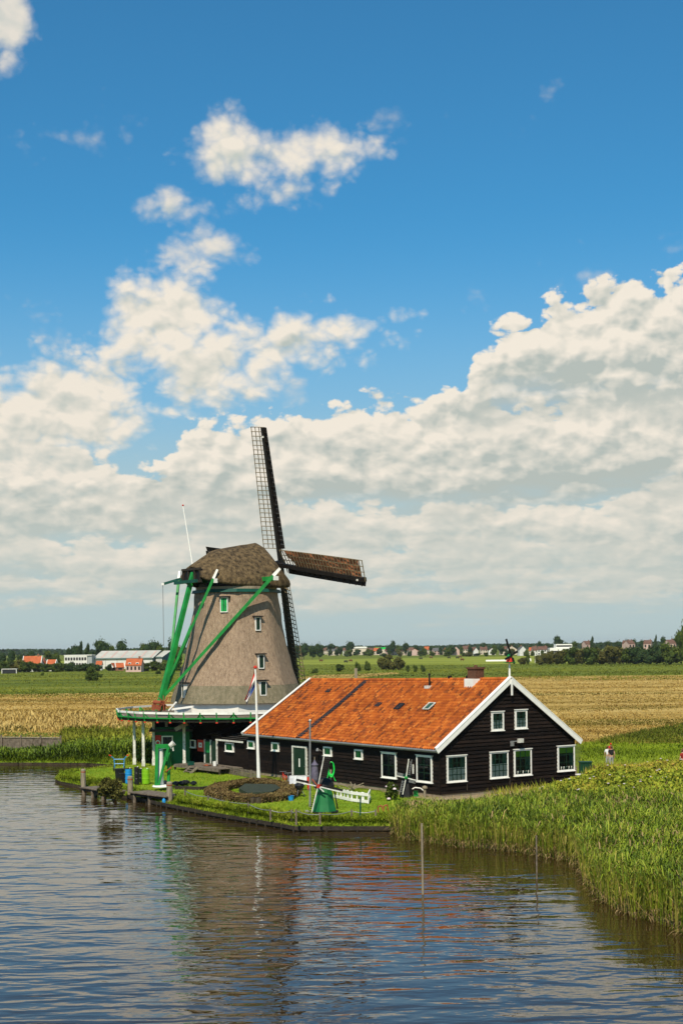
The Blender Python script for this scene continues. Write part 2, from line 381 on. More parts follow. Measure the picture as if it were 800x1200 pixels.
# clear sky, graded as the photograph shows it
hs = N.new('ShaderNodeHueSaturation'); hs.inputs['Saturation'].default_value = 1.0; L.new(sky.outputs[0], hs.inputs['Color'])
clear = mixc(1.0, hs.outputs[0], (.34,1.0,1.23), 'MULTIPLY')
hz = mapr(E_, 0.0, 5.2, 1.0, 0.0)
clear = mixc(m_('MULTIPLY', m_('POWER', hz, 1.6), .97), clear, (5.3,6.5,6.0))
clear = mixc(m_('MULTIPLY', hz, .64), clear, (2.7,4.35,6.1))
clear = mixc(m_('MULTIPLY', mapr(E_, 1.0, 3.0, 1.0, 0.0), .62), clear, (5.3,6.2,5.75))
col = clear
def layer(col, top, base, topamp, soft, thick, bsoft, bright, grey, cov=1.0, seed=0.0, relg=4.2, tint=1.0):
    """a bank of cumulus: ragged bright top at elevation top(a), grey flat base at base(a)"""
    T = curve(top); Bc = curve(base)
    d = m_('SUBTRACT', m_('ADD', T, m_('MULTIPLY', disp, topamp)), E_)
    at = mapr(d, -soft*.35, soft)
    db = m_('SUBTRACT', m_('ADD', E_, m_('MULTIPLY', m_('SUBTRACT', lay, .5), .9)), Bc)
    ab = mapr(db, -bsoft*.5, bsoft)
    al = m_('MULTIPLY', m_('MULTIPLY', at, ab), cov, clamp=True)
    deep = mapr(d, 0.05, thick)                        # 0 at the lit top, 1 deep in the bank
    nearb = mapr(db, bsoft*2.2, 0.0)                   # 1 at the flat base
    f = m_('ADD', m_('ADD', m_('MULTIPLY', deep, -.46), m_('MULTIPLY', nearb, -.58)), m_('ADD', m_('MULTIPLY', rel, relg), .94))
    f = m_('ADD', f, m_('MULTIPLY', m_('SUBTRACT', lay, .5), .55), clamp=True)
    cc = mixc(f, tuple(x*10*grey for x in GREY), tuple(x*10*bright for x in CREAM))
    return mixc(al, col, cc)
flat = lambda v: [(0,v),(800,v)]
# far to near, low to high
col = layer(col, [(0,690),(120,700),(240,692),(360,690),(480,682),(600,678),(700,684),(800,690)], flat(716), .26, .12, .4, .16, .92, 1.13, .75)
col = layer(col, [(0,655),(100,668),(200,650),(300,662),(420,668),(520,652),(620,660),(720,650),(800,655)], [(0,700),(300,706),(500,700),(800,703)], .26, .09, .45, .16, .96, 1.10, .9)
col = layer(col, [(0,600),(120,628),(240,610),(360,622),(470,632),(560,610),(680,618),(800,600)], [(0,680),(300,684),(500,682),(800,680)], .28, .09, .5, .2, .97, 1.10, .96)
col = layer(col, [(0,515),(100,522),(170,545),(240,560),(360,580),(470,590),(580,585),(700,575),(800,520)], [(0,650),(250,642),(500,652),(800,650)], .34, .09, .6, .25, .99, 1.06, .98)
col = layer(col, [(0,548),(120,565),(190,540),(215,500),(260,485),(330,478),(400,466),(470,462),(540,452),(620,470),(700,450),(800,430)], [(0,612),(250,606),(400,600),(500,606),(620,600),(800,575)], .42, .09, .8, .32, 1.02, 1.0, 1.0)
col = layer(col, [(0,760),(480,700),(520,520),(548,440),(566,395),(620,368),(670,345),(720,328),(760,318),(800,312)], [(0,720),(450,640),(540,515),(620,500),(700,492),(800,482)], .50, .09, 1.0, .5, 1.03, 1.0, 1.0)
# single clouds: (u, v, half width, half height, density)
def clouds(col, blobs, amp, soft, thick, bright, grey, relg=3.4, cov=1.0):
    best = None
    for (u, v, rx, ry, k) in blobs:
        dx = m_('DIVIDE', m_('SUBTRACT', A_, pa(u, v)), rx/100.0); dy = m_('DIVIDE', m_('SUBTRACT', E_, pe(u,v)), ry/100.0)
        s = m_('MULTIPLY', m_('SUBTRACT', k*1.24, m_('SQRT', m_('ADD', m_('MULTIPLY', dx, dx), m_('MULTIPLY', dy, dy)))), ry/100.0)
        best = s if best is None else m_('SMOOTH_MAX', best, s, .12)
    d = m_('ADD', best, m_('MULTIPLY', disp, amp))
    al = m_('MULTIPLY', mapr(d, -.04, soft), cov)
    up = None
    for (u, v, rx, ry, k) in (blobs if cov > .99 else []):                     # 0 at the top of each puff, 1 at its base
        dx = m_('DIVIDE', m_('SUBTRACT', A_, pa(u, v)), rx/100.0); dy = m_('DIVIDE', m_('SUBTRACT', E_, pe(u,v)+ry/100.0*.55), ry/100.0)
        s2 = m_('MULTIPLY', m_('SUBTRACT', k*1.24, m_('SQRT', m_('ADD', m_('MULTIPLY', dx, dx), m_('MULTIPLY', dy, dy)))), ry/100.0)
        up = s2 if up is None else m_('SMOOTH_MAX', up, s2, .12)
    low = mapr(m_('SUBTRACT', best, up), -.12, .30) if up is not None else .3
    f = m_('ADD', m_('ADD', m_('MULTIPLY', mapr(d, .02, thick), -.10), m_('MULTIPLY', low, -.42)), m_('ADD', m_('MULTIPLY', rel, relg), 1.06), clamp=True)
    cc = mixc(f, tuple(x*10*grey for x in GREY), tuple(x*10*bright for x in CREAM))
    return mixc(al, col, cc)
col = clouds(col, [(75,478,100,55,1.0),(20,490,60,48,1.0),(140,510,40,20,1)], .34, .34, .8, 1.0, 1.05, 3.2)
col = clouds(col, [(195,372,72,48,1.0),(240,432,78,46,1.0),(330,402,90,34,1.0),(405,385,60,22,1.0),(160,405,55,40,1)], .34, .34, .8, 1.01, 1.05, 3.2)
col = clouds(col, [(268,176,52,34,1.0),(335,176,60,30,1.0),(395,176,46,25,1.0),(250,160,30,22,1)], .28, .34, .6, 1.0, 1.1, 3.0)
col = clouds(col, [(196,246,28,22,1.0),(268,246,20,10,1.0),(322,224,26,13,1.0),(362,234,22,8,1.0),(225,290,46,20,1.1),(294,297,10,6,1.0),(8,28,24,38,1.1),(345,222,34,12,1.1)], .26, .30, .4, .97, 1.12, 3.0, .92)
col = clouds(col, [(72,162,40,22,1.0),(112,142,26,12,1.0),(442,148,34,12,1.0),(596,162,14,10,1.0),(644,110,10,8,1.0),(565,350,16,9,1.0),(350,462,26,30,1.0),(22,361,22,8,1.0),(66,398,14,14,1),(690,322,34,14,1.0),(792,292,14,8,1),(548,408,12,8,1)], .42, .6, .5, .9, 1.2, 2.0, .72)
L.new(col, bg.inputs['Color'])
scene.view_settings.view_transform = 'Standard'; scene.view_settings.look = 'None'; scene.view_settings.exposure = 0; scene.view_settings.gamma = 1
w.cycles.sampling_method = 'MANUAL'; w.cycles.sample_map_resolution = 512

# ------------------------------------------------------------------ setting
def poly_sheet(name, pts, z, m, kind='structure'):
    from mathutils.geometry import delaunay_2d_cdt
    v2 = [Vector((p[0],p[1])) for p in pts]; ov, oe, of, *_ = delaunay_2d_cdt(v2, [], [list(range(len(v2)))], 1, 1e-5)
    me = bpy.data.meshes.new(name); me.from_pydata([(p.x,p.y,z) for p in ov], [], [tuple(f) for f in of]); me.materials.append(m); me.update()
    for p in me.polygons:
        if p.normal.z < 0: p.flip()
    o = bpy.data.objects.new(name, me); COL.objects.link(o); return tag(o, kind=kind)
def ragged(pts, step=2.0, amp=.25, closed=True):
    out = []; n = len(pts)
    for i in range(n if closed else n-1):
        a = Vector(pts[i][:2]); b = Vector(pts[(i+1)%n][:2]); k = max(1, int((b-a).length/step))
        for j in range(k):
            p = a.lerp(b, j/k); s = amp*(math.sin(p.x*1.3+p.y*.7)+math.sin(p.x*.37-p.y*.51+2)+RNG.uniform(-.6,.6))/2
            nrm = Vector(((b-a).y, -(b-a).x)).normalized(); out.append(p+nrm*s)
    return out
W = lambda u, v: tuple(G(u, v, 0.0)[:2])
shore_left = [(-900,300)]+RW([(-60,122),(-40,121.2),(-26,121),(-21.5,120.6),(-18.5,118.5),(-17.6,116.5),(-18.6,114.2),(-20.6,111.5),(-21.5,108.6),(-21.3,106.0),
              (-20.3,103.8),(-18.7,101.6),(-16.6,98)])+[W(150,936),W(190,945.5),W(250,957.5),W(330,971),W(345,974),W(457,974)]
shore_reed = [W(457,976),W(470,983),W(507,988),W(540,993),W(575,996),W(605,998),W(633,1004),W(660,1008),W(676,1015),W(683,1033),W(701,1055),W(737,1073),W(770,1083),W(795,1094),W(850,1118),W(960,1180),W(1150,1300)]
outline = shore_left + shore_reed + [(16,8),(20,-40),(6000,-40),(6000,9000),(-6000,9000),(-6000,300)]
def inset(line, d):
    out = []
    for i, p in enumerate(line):
        a = Vector(line[max(i-1,0)]); b = Vector(line[min(i+1,len(line)-1)]); t = (b-a).normalized(); out.append((p[0]-t.y*d, p[1]+t.x*d))
    return out
sh_in = inset(shore_left, .9)+inset(shore_reed, 1.3)
ground = poly_sheet('ground', sh_in+outline[len(shore_left)+len(shore_reed):], .5, M['ground'])
# earth bank below the edge of the land
mb = MB(); line = [Vector((p[0],p[1],0)) for p in (shore_left+shore_reed)]
for a, b in zip(line[:-1], line[1:]):
    pass
lf, li = shore_left, inset(shore_left, .9); rf_, ri_ = shore_reed, inset(shore_reed, 1.3)
for i in range(len(lf)-1):
    a, b, c, d = lf[i], lf[i+1], li[i+1], li[i]
    mb.add([(a[0],a[1],.20),(b[0],b[1],.20),(b[0],b[1]-.1,-1.2),(a[0],a[1]-.1,-1.2)], [(0,1,2,3)])
tag(mb.build('bank', M['earth']), kind='structure'); mb = MB()
for i in range(len(lf)-1):
    a, b, c, d = lf[i], lf[i+1], li[i+1], li[i]; mb.add([(a[0],a[1],.20),(b[0],b[1],.20),(c[0],c[1],.502),(d[0],d[1],.502)], [(0,1,2,3)])
tag(mb.build('grassy_bank', M['lawn']), kind='structure'); mb = MB()
for i in range(len(rf_)-1):
    a, b, c, d = rf_[i], rf_[i+1], ri_[i+1], ri_[i]; mb.add([(a[0],a[1],-.25),(b[0],b[1],-.25),(c[0],c[1],.5),(d[0],d[1],.5)], [(0,1,2,3)])
a, b = lf[-1], rf_[0]; mb.add([(a[0],a[1],.2),(b[0],b[1],-.25),(ri_[0][0],ri_[0][1],.5),(li[-1][0],li[-1][1],.5)], [(0,1,2,3)])
tag(mb.build('reed_bank', M['earth']), kind='structure')
water = MB().add([(-1500,-60,0),(1500,-60,0),(1500,500,0),(-1500,500,0)], [(0,1,2,3)]).build('water', M['water']); tag(water, kind='structure')
gp = lambda L_, z=.5: [tuple(G(u,v,z)[:2]) for u, v in L_]
yard = RW([(-16.6,115.8),(-17.6,113.6),(-19.6,110.9),(-20.4,108.2),(-20.3,106.4),(-19.3,104.3),(-17.9,102.3),(-15.8,98.8),(-13.4,95.6),(-10.5,90.6),(-6.9,85.3),(-2.9,80.3),(-2.2,79.1),(2.6,79.1),(4.4,84),(6.2,89.5),(-8,106.2),(-10,110),(-8,117)], .5)
poly_sheet('lawn', yard, .508, M['lawn'])
poly_sheet('hay_field', ragged(gp([(-400,816),(-60,814),(60,813),(130,812),(215,811),(440,808),(440,872),(262,872),(150,868),(100,864),(0,853),(-400,850)]), 3, 1.2), .512, M['hay'])
poly_sheet('stubble_field', ragged(gp([(560,794),(700,792),(1100,789),(1500,789),(1500,846),(900,847),(800,850),(740,855),(700,868),(640,876),(560,878)]), 3, 1.4), .516, M['hay'])
poly_sheet('hay_strip', ragged(gp([(342,795),(370,791),(420,790),(468,787.6),(468,789.5),(430,793.5),(400,795.5),(342,797)]), 6, 1.5), .53, M['hay'])
poly_sheet('pasture', gp([(-600,775.5),(340,773.5),(640,768.5),(1500,767),(1500,776),(640,777),(560,779),(340,779),(-600,782)]), .54, M['pasture'])
poly_sheet('bank_grass', ragged(gp([(684,874),(740,864),(820,862),(1100,868),(1100,930),(760,915),(684,902)]), 2, .5), .52, M['bright'])
# gravel strip round the house corner
gd = Vector((math.cos(R(34.7)), math.sin(R(34.7)), 0)); ld = Vector((-gd.y, gd.x, 0)); gn = Vector((gd.y,-gd.x,0)); ln = -gd
UP = Vector((0,0,1)); HA = Vector((6.07,89.1,.5))
def onwall(u, v, d):                     # pixel -> (distance along the wall from the near corner, height)
    u, v = lev(u, v)
    n = gn if d is gd else ln
    ray = Vector(((u-400)/F, 1, -(v-HV)/F)); o = Vector((0,0,CZ)); t = (HA-o).dot(n)/ray.dot(n); p = o+ray*t
    return (p-HA).dot(d), p.z
def wl(s, n, z=.5): return HA+ld*s+ln*n+UP*(z-.5)
def wg(s, n, z=.5): return HA+gd*s+gn*n+UP*(z-.5)
pp = [wl(5.5,.1), wl(5.5,.7), wl(2,1.0), wl(-.6,1.4)+gn*.4, wg(2,2.1), wg(5,2.4), wg(8,2.4), wg(10.5,2.3), wg(12,1.6), wg(12,.1), wg(.1,.1)]
poly_sheet('gravel_path', ragged([p[:2] for p in pp], .5, .12), .524, M['gravel'])

# ------------------------------------------------------------------ the timber house
GW, LL = 11.5, 23.2; EZ = 3.74; RZn, RZf = 7.72, 7.38
house = empty('timber_house', HA, 'long black weatherboarded house under an orange pantile roof beside the river', 'house')
# walls: clapboards
mb = MB(); bh = .24
def slope_z(s): return EZ+.1+(RZn-EZ-.12)*(1-abs(s-GW/2)/(GW/2))
z = .72; top = slope_z(GW/2)
mb2 = MB()
while z < top-.02:
    z1 = min(z+bh, top)
    def rng(zz):
        if zz <= EZ+.1: return 0.0, GW
        k = 1-(zz-EZ-.1)/(RZn-EZ-.12); h = GW/2*max(k,0); return GW/2-h, GW/2+h
    a0, a1 = rng(z); b0, b1 = rng(z1); mb.cur = random.random()
    mb.add([wg(a0,.075,z), wg(a1,.075,z), wg(b1,.004,z1), wg(b0,.004,z1)], [(0,1,2,3)])
    mb.add([wg(a0,0,z), wg(a1,0,z), wg(a1,.075,z), wg(a0,.075,z)], [(0,1,2,3)])
    z = z1
z = .72
while z < EZ-.02:
    z1 = min(z+bh, EZ); mb.cur = random.random()
    for s0, s1 in ((0,LL),):
        mb.add([wl(s0,.06,z), wl(s0,.004,z1), wl(s1,.004,z1), wl(s1,.06,z)], [(0,1,2,3)])
        mb.add([wl(s0,0,z), wl(s0,.06,z), wl(s1,.06,z), wl(s1,0,z)], [(0,1,2,3)])
    z = z1
# hidden sides
p0, p1, p2, p3 = wl(0,0), wl(LL,0), wl(LL,0)+gd*GW, wg(GW,0)
mb.add([p1+UP*.2, p1+UP*(EZ-.5), wl(LL,-GW/2,RZf-.15), p2+UP*(EZ-.5), p2+UP*.2], [(0,1,2,3,4)])
mb.add([p3+UP*.2, p2+UP*.2, p2+UP*(EZ-.5), p3+UP*(EZ-.5)], [(0,1,2,3)])
mb.obox(HA, ld, ln, UP, (-.045,.06), (-.06,.045), (.2,EZ-.45)); mb.obox(HA, gd, gn, UP, (GW-.06,GW+.045), (-.06,.045), (.2,EZ-.45))
mb.build('wall', M['boards'], house)
mb = MB(); mb.obox(HA, gd, gn, UP, (0,GW), (-.3,.015), (-.3,.24)); mb.obox(HA, ld, ln, UP, (.02,LL), (-.3,.015), (-.3,.24)); mb.build('plinth', M['plinth'], house)
# roof of pantiles
def roof_slope(side):
    oh = .38; nx = int((LL+.5)/.245); sub = 6; nrow = 25
    s = np.linspace(-.22, LL+.22, nx*sub+1); tl = np.arange(nx*sub)//sub
    V = []; tint = []; quads = []
    cols = len(s)
    k = (RZn-EZ)/(GW/2)
    def pt(si, f, disp):
        t = np.clip(si/LL, 0, 1); rz = RZn+(RZf-RZn)*t - .035*np.sin(np.pi*t)*(1 if side == 0 else 1)
        sag = -.07*np.sin(np.pi*t)*np.sin(np.pi*f) + .02*np.sin(si*1.7+f*5)*f*(1-f)*2
        inn = -oh+(GW/2+oh)*f; zz = (EZ-oh*k)+(rz-(EZ-oh*k))*f + sag
        if side: inn = GW-inn
        nz_ = 1/np.hypot(1,k); nh = -k*nz_*(1 if side == 0 else -1)
        B = np.array(HA)[None,:]+np.outer(si, np.array(ld))+np.outer(inn+nh*disp, np.array(gd)); B[:,2] = zz+nz_*disp+.06
        return B
    ph = (s+.22)/.245*2*np.pi; prof = .055*np.cos(ph)+.02*np.cos(2*ph+.8)
    rs = []
    for r in range(nrow):
        jit = RNG.normal(0, .004, nx)[np.minimum(np.arange(cols)//sub, nx-1)]
        rs.append((pt(s, np.full(cols, r/nrow), prof+.048+jit), pt(s, np.full(cols, (r+1)/nrow), prof+jit)))
    VV = np.concatenate([x for p in rs for x in p])
    for r in range(nrow):
        for a in (2*r, 2*r+1):
            if a == 2*nrow-1: continue
            i = np.arange(cols-1); q = np.stack([a*cols+i, a*cols+i+1, (a+1)*cols+i+1, (a+1)*cols+i], 1)
            if side: q = q[:, ::-1]
            quads.append(q[:, ::-1])
    base = RNG.beta(2.6, 2.0, (nrow, nx)); old = RNG.random((nrow,nx)) < .10; base[old] *= .3
    # damp streaks of darker tiles low on the roof
    for _ in range(60):
        c = RNG.integers(0, nx); r0 = RNG.integers(0, nrow); base[r0:r0+RNG.integers(2,5), c] *= .35
    if True:
        newer = (np.arange(nx)*.245 > LL*.6); base[:, newer] = np.clip(base[:, newer]*1.0-.03, 0, 1)
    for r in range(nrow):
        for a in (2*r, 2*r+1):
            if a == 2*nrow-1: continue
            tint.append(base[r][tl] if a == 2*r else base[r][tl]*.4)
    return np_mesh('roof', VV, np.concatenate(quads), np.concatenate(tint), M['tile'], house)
roof = roof_slope(0); roof_slope(1)
roof['label'] = 'weathered orange pantile slope facing the yard'
SLK = (RZn-EZ)/(GW/2)
def onroof(s, f, d=0):            # point on the river-side slope: s along the house, f 0 eave .. 1 ridge, d height above the tiles
    rz = RZn+(RZf-RZn)*min(max(s/LL,0),1)-.035*math.sin(math.pi*min(max(s/LL,0),1)); sag = -.07*math.sin(math.pi*min(max(s/LL,0),1))*math.sin(math.pi*f)
    inn = -.38+(GW/2+.38)*f; zz = (EZ-.38*SLK)+(rz-(EZ-.38*SLK))*f+sag+.06
    nzz = 1/math.hypot(1,SLK); p = HA+ld*s+gd*(inn-SLK*nzz*d); return Vector((p.x,p.y,zz+nzz*d))
def pix(p): return 400+F*p.x/p.y, HV-F*(p.z-CZ)/p.y
def roof_at(u, v):
    u, v = lev(u, v)
    best = None
    for i in range(0, 221):
        for j in range(0, 51):
            p = onroof(i*LL/220, j/50); a, b = pix(p); e = (a-u)**2+(b-v)**2
            if best is None or e < best[0]: best = (e, i*LL/220, j/50)
    return best[1], best[2]
# ridge tiles
mb = MB(); n = 62
for i in range(n):
    s0, s1 = -.2+(LL+.4)*i/n, -.2+(LL+.4)*(i+1)/n+.03; a, b = onroof(s0,1), onroof(s1,1); mb.cur = random.uniform(.15,.8)
    mb.tube(a+UP*.03, b+UP*.045, .125, .14, 10)
mb.build('ridge_tiles', M['tile'], house)
# seam strip between the two halves, gutter, barge boards
mb = MB(); ss = (roof_at(353,862)[0]+roof_at(428,799)[0])/2
sa, sb = ss-.24, ss+.26
for j in range(12):
    a, b = onroof(sa, j/12, .095), onroof(sb, j/12, .095); c, d = onroof(sb, (j+1)/12, .095), onroof(sa, (j+1)/12, .095)
    mb.add([a,b,c,d], [(0,3,2,1)]); mb.add([a,d,onroof(sa,(j+1)/12,0),onroof(sa,j/12,0)], [(0,1,2,3)]); mb.add([b,c,onroof(sb,(j+1)/12,0),onroof(sb,j/12,0)], [(0,3,2,1)])
mb.build('seam_strip', M['lead'], house)
mb = MB(); g0 = onroof(-.2,0,-.03); g1 = onroof(LL+.2,0,-.03); mb.tube(g0+ln*.04-UP*.05, g1+ln*.04-UP*.05, .075, .075, 10); mb.beam(g0-ln*.1-UP*.10, g1-ln*.1-UP*.10, .05, .16)
mb.build('gutter', M['steel'], house)
k = (RZn-EZ)/(GW/2)
for side in (0,1):
    mb = MB()
    e = HA+gd*(-.45 if side == 0 else GW+.45)+UP*(EZ-.5-.45*k+.02)+gn*.27; r = HA+gd*(GW/2)+UP*(RZn-.5+.06)+gn*.27
    mb.beam(e, r, .06, .34); mb.beam(e+UP*.19+gn*-.10, r+UP*.19+gn*-.10, .30, .05)
    mb.build('barge_board', M['white'], house)
    mb = MB()
    for s_ in (LL+.24,):
        e2 = HA+ld*s_+gd*(-.45 if side == 0 else GW+.45)+UP*(EZ-.5-.45*k+.05); r2 = HA+ld*s_+gd*(GW/2)+UP*(RZf-.5+.08)
        mb.beam(e2, r2, .06, .30); mb.beam(e2+UP*.16-ld*.1, r2+UP*.16-ld*.1, .26, .05)
    mb.build('barge_board', M['white'], house)
mb = MB(); ap = HA+gd*(GW/2)+gn*.32; mb.obox(ap, gd, gn, UP, (-.07,.07), (-.02,.03), (RZn-.5-.95,RZn-.5+.1)); mb.build('finial_board', M['white'], house)
# roof fittings
def roof_patch(u, v, ds, df, name, m, raise_=.10, frame=None):
    s, f = roof_at(u, v); mb = MB()
    a, b, c, d = (onroof(s-ds/2,f-df/2,raise_), onroof(s+ds/2,f-df/2,raise_), onroof(s+ds/2,f+df/2,raise_), onroof(s-ds/2,f+df/2,raise_))
    lo = [onroof(s-ds/2,f-df/2,0), onroof(s+ds/2,f-df/2,0), onroof(s+ds/2,f+df/2,0), onroof(s-ds/2,f+df/2,0)]
    mb.add([a,b,c,d]+lo, [(0,3,2,1),(0,1,5,4),(1,2,6,5),(2,3,7,6),(3,0,4,7)])
    o = mb.build(name, m, house)
    if frame:
        fb = MB()
        for p, q in ((a,b),(b,c),(c,d),(d,a)): fb.beam(p, q, .07, .06)
        fb.build('skylight_frame', frame, o)
    return o
roof_patch(468, 829, .55, .085, 'skylight', M['lead'], .09, M['lead'])
sk = roof_patch(504, 829.5, .62, .095, 'skylight', M['glass'], .17, M['white_worn']); roof_patch(504, 829.5, .58, .09, 'skylight_lining', M['curt_mint'], .12)
roof_patch(443, 826, .5, .06, 'skylight', M['lead'], .09); roof_patch(385, 811, .5, .05, 'skylight', M['lead'], .09); roof_patch(364, 846, .35, .03, 'skylight', M['lead'], .09)
s, f = roof_at(503, 805); b = onroof(s, f, 0); mb = MB().tube(b, b+UP*.85, .06, .06, 10); mb.lathe(b+UP*.82, [(.09,0),(.10,.06),(.02,.12)], 10); mb.build('vent_pipe', M['black'], house)
mb = MB(); mb.obox(b+UP*.02, ld, gd, UP, (-.2,.2), (-.3,.16), (-.14,.06)); mb.build('flashing', M['white_worn'], house)
for uu in (524, 545):
    s, f = roof_at(uu, 800); b = onroof(s, 1, 0); MB().obox(b, ld, gd, UP, (-.1,.1), (-.1,.1), (.0,.30)).build('ridge_vent', M['black'], house)
s, f = roof_at(555, 800); b = onroof(s, .985, 0)
mb = MB(); mb.obox(b, ld, gd, UP, (-.42,.42), (-.36,.36), (-.4,.92)); mb.obox(b, ld, gd, UP, (-.48,.48), (-.42,.42), (.80,.92+.006)); ch = mb.build('chimney', M['brick'], house)
mb = MB(); mb.obox(b, ld, gd, UP, (-.46,.46), (-.62,.40), (-.42,.16)); mb.build('flashing', M['white'], ch)
mb = MB(); mb.tube(b+UP*.92, b+UP*1.06, .13, .11, 10); mb.build('pot', M['brick'], ch)

def window(root, O, ax, n, s0, s1, z0, z1, fr=.09, bars=(1,2), inside='net', frame_mat=None, lintel=True, name='window'):
    """a casement standing proud of the boards: frame > interior, curtain, glazing_bars, pane"""
    O = Vector(O); B = O.copy(); B.z = 0; fm = frame_mat or M['white']; mb = MB()
    for (a, b_, c, d) in ((s0,s0+fr,z0,z1),(s1-fr,s1,z0,z1),(s0+fr,s1-fr,z1-fr,z1),(s0+fr,s1-fr,z0,z0+fr)):
        mb.obox(B, ax, n, UP, (a,b_), (.0,.14), (c,d))
    if lintel: mb.obox(B, ax, n, UP, (s0-.05,s1+.05), (.0,.19), (z1,z1+.045))
    mb.obox(B, ax, n, UP, (s0-.04,s1+.04), (.0,.19), (z0-.05,z0))
    fo = mb.build(name, fm, root)
    a0, a1, c0, c1 = s0+fr, s1-fr, z0+fr, z1-fr
    MB().obox(B, ax, n, UP, (a0,a1), (.0,.079), (c0,c1)).build('interior', M['dark'] if inside != 'green' else M['greenboard'], fo)
    wd = a1-a0; hh = c1-c0
    if inside == 'net':
        cu = MB(); k = 14
        for i in range(k):
            x0, x1 = a0+wd*i/k, a0+wd*(i+1)/k
            
            cu.add([B+ax*x0+n*(.086+.008*(i%2))+UP*c0, B+ax*x1+n*(.086+.008*((i+1)%2))+UP*c0, B+ax*x1+n*(.086+.008*((i+1)%2))+UP*(c0+hh*.55), B+ax*x0+n*(.086+.008*(i%2))+UP*(c0+hh*.55)], [(0,1,2,3)])
        cu.build('net_curtain', M['curtain'], fo)
        for x0, x1 in ((a0,a0+wd*.3),(a1-wd*.3,a1)): MB().add([B+ax*x0+n*.083+UP*(c0+hh*.5), B+ax*x1+n*.083+UP*(c0+hh*.5), B+ax*x1+n*.083+UP*c1, B+ax*x0+n*.083+UP*c1], [(0,1,2,3)]).build('curtain', M['curt_mint'], fo)
    if inside == 'blind':
        MB().obox(B, ax, n, UP, (a0,a1), (.08,.088), (c1-hh*.26,c1)).build('blind', M['blind'], fo)
        MB().obox(B, ax, n, UP, (a0+wd*.72,a1), (.08,.086), (c0,c1-hh*.26)).build('curtain', M['curt_mint'], fo)
        for i in range(5): MB().lathe(B+ax*(a0+wd*(.15+.17*i))+n*.093+UP*(c0+.02), [(.03,0),(.05,.12),(.065,.2)], 8, 0, 1, .15).build('windowsill_pot', M['curtain'], fo)
    gb = MB(); q = .022
    for i in range(1, bars[0]+1): x = a0+wd*i/(bars[0]+1); gb.obox(B, ax, n, UP, (x-q,x+q), (.105,.125), (c0,c1))
    for i in range(1, bars[1]+1): x = c0+hh*i/(bars[1]+1); gb.obox(B, ax, n, UP, (a0,a1), (.1051,.1251), (x-q,x+q))
    if bars != (0,0): gb.build('glazing_bars', M['dkgreen'] if inside != 'green' else M['green'], fo)
    MB().add([B+ax*a0+n*.101+UP*c0, B+ax*a1+n*.101+UP*c0, B+ax*a1+n*.101+UP*c1, B+ax*a0+n*.101+UP*c1], [(0,1,2,3) if ax.cross(UP).dot(n) > 0 else (3,2,1,0)]).build('pane', M['glass'], fo)
    return fo
def wpx(d, n, u0, u1, v0, v1, **k):   # photo box of the frame -> window
    um = (u0+u1)/2; s0, _ = onwall(u0, v1, d); s1, _ = onwall(u1, v1, d)
    _, zt = onwall(um, v0+1.0, d); _, zb = onwall(um, v1-1.0, d)
    if s0 > s1: s0, s1 = s1, s0
    return window(house, HA, d, n, s0, s1, zb, zt, **k)
wpx(gd, gn, 522.5, 545, 884.5, 917, inside='net', bars=(3,3)); wpx(gd, gn, 573, 594, 880, 912.5, inside='net', bars=(3,3))
wpx(gd, gn, 601, 621.3, 877, 909.5, inside='blind', bars=(2,2)); wpx(gd, gn, 652, 671.7, 873, 904.3, inside='blind', bars=(1,2))
wpx(gd, gn, 574.5, 588.8, 833, 857, inside='net', bars=(2,3), fr=.11); wpx(gd, gn, 602, 616, 830.8, 854.8, inside='net', bars=(2,3), fr=.11)
wpx(ld, ln, 489.7, 507.5, 884.5, 917.5, inside='none', bars=(1,2)); wpx(ld, ln, 448.7, 465.5, 881, 912.5, inside='none', bars=(1,1))
for a in ((416.8,426,877.2,890.4),(380.5,389.8,874,886.5),(319.7,328,869,880.8),(291.6,299.3,867,878)):
    wpx(ld, ln, *a, inside='green', bars=(1,0), fr=.10, lintel=False)
# door on the long side
s1, _ = onwall(344, 906, ld); s0, _ = onwall(361, 906, ld); B = Vector((HA.x,HA.y,0)); zt = 2.95; mb = MB()
for a, b_, c, d in ((s0,s0+.14,.55,zt),(s1-.14,s1,.55,zt),(s0+.14,s1-.14,zt-.12,zt)): mb.obox(B, ld, ln, UP, (a,b_), (0,.15), (c,d))
dr = mb.build('door', M['white_worn'], house)
mb = MB(); kx = 6
for i in range(kx): x0 = s0+.14+(s1-s0-.28)*i/kx; mb.obox(B, ld, ln, UP, (x0+.006,x0+(s1-s0-.28)/kx-.006), (.02,.10), (.6,zt-.12))
mb.build('door_leaf', M['dkgreen'], dr)
MB().obox(B, ld, ln, UP, ((s0+s1)/2-.06,(s0+s1)/2+.08), (.10,.12), (1.45,2.05)).build('paper_notice', M['white'], dr)
MB().obox(B, ld, ln, UP, (s0+.2,s0+.26), (.10,.17), (1.5,1.54)).build('handle', M['steel'], dr)
MB().obox(B, ld, ln, UP, (s0-.1,s1+.1), (.04,.5), (.42,.6)).build('step', M['plinth'], dr)
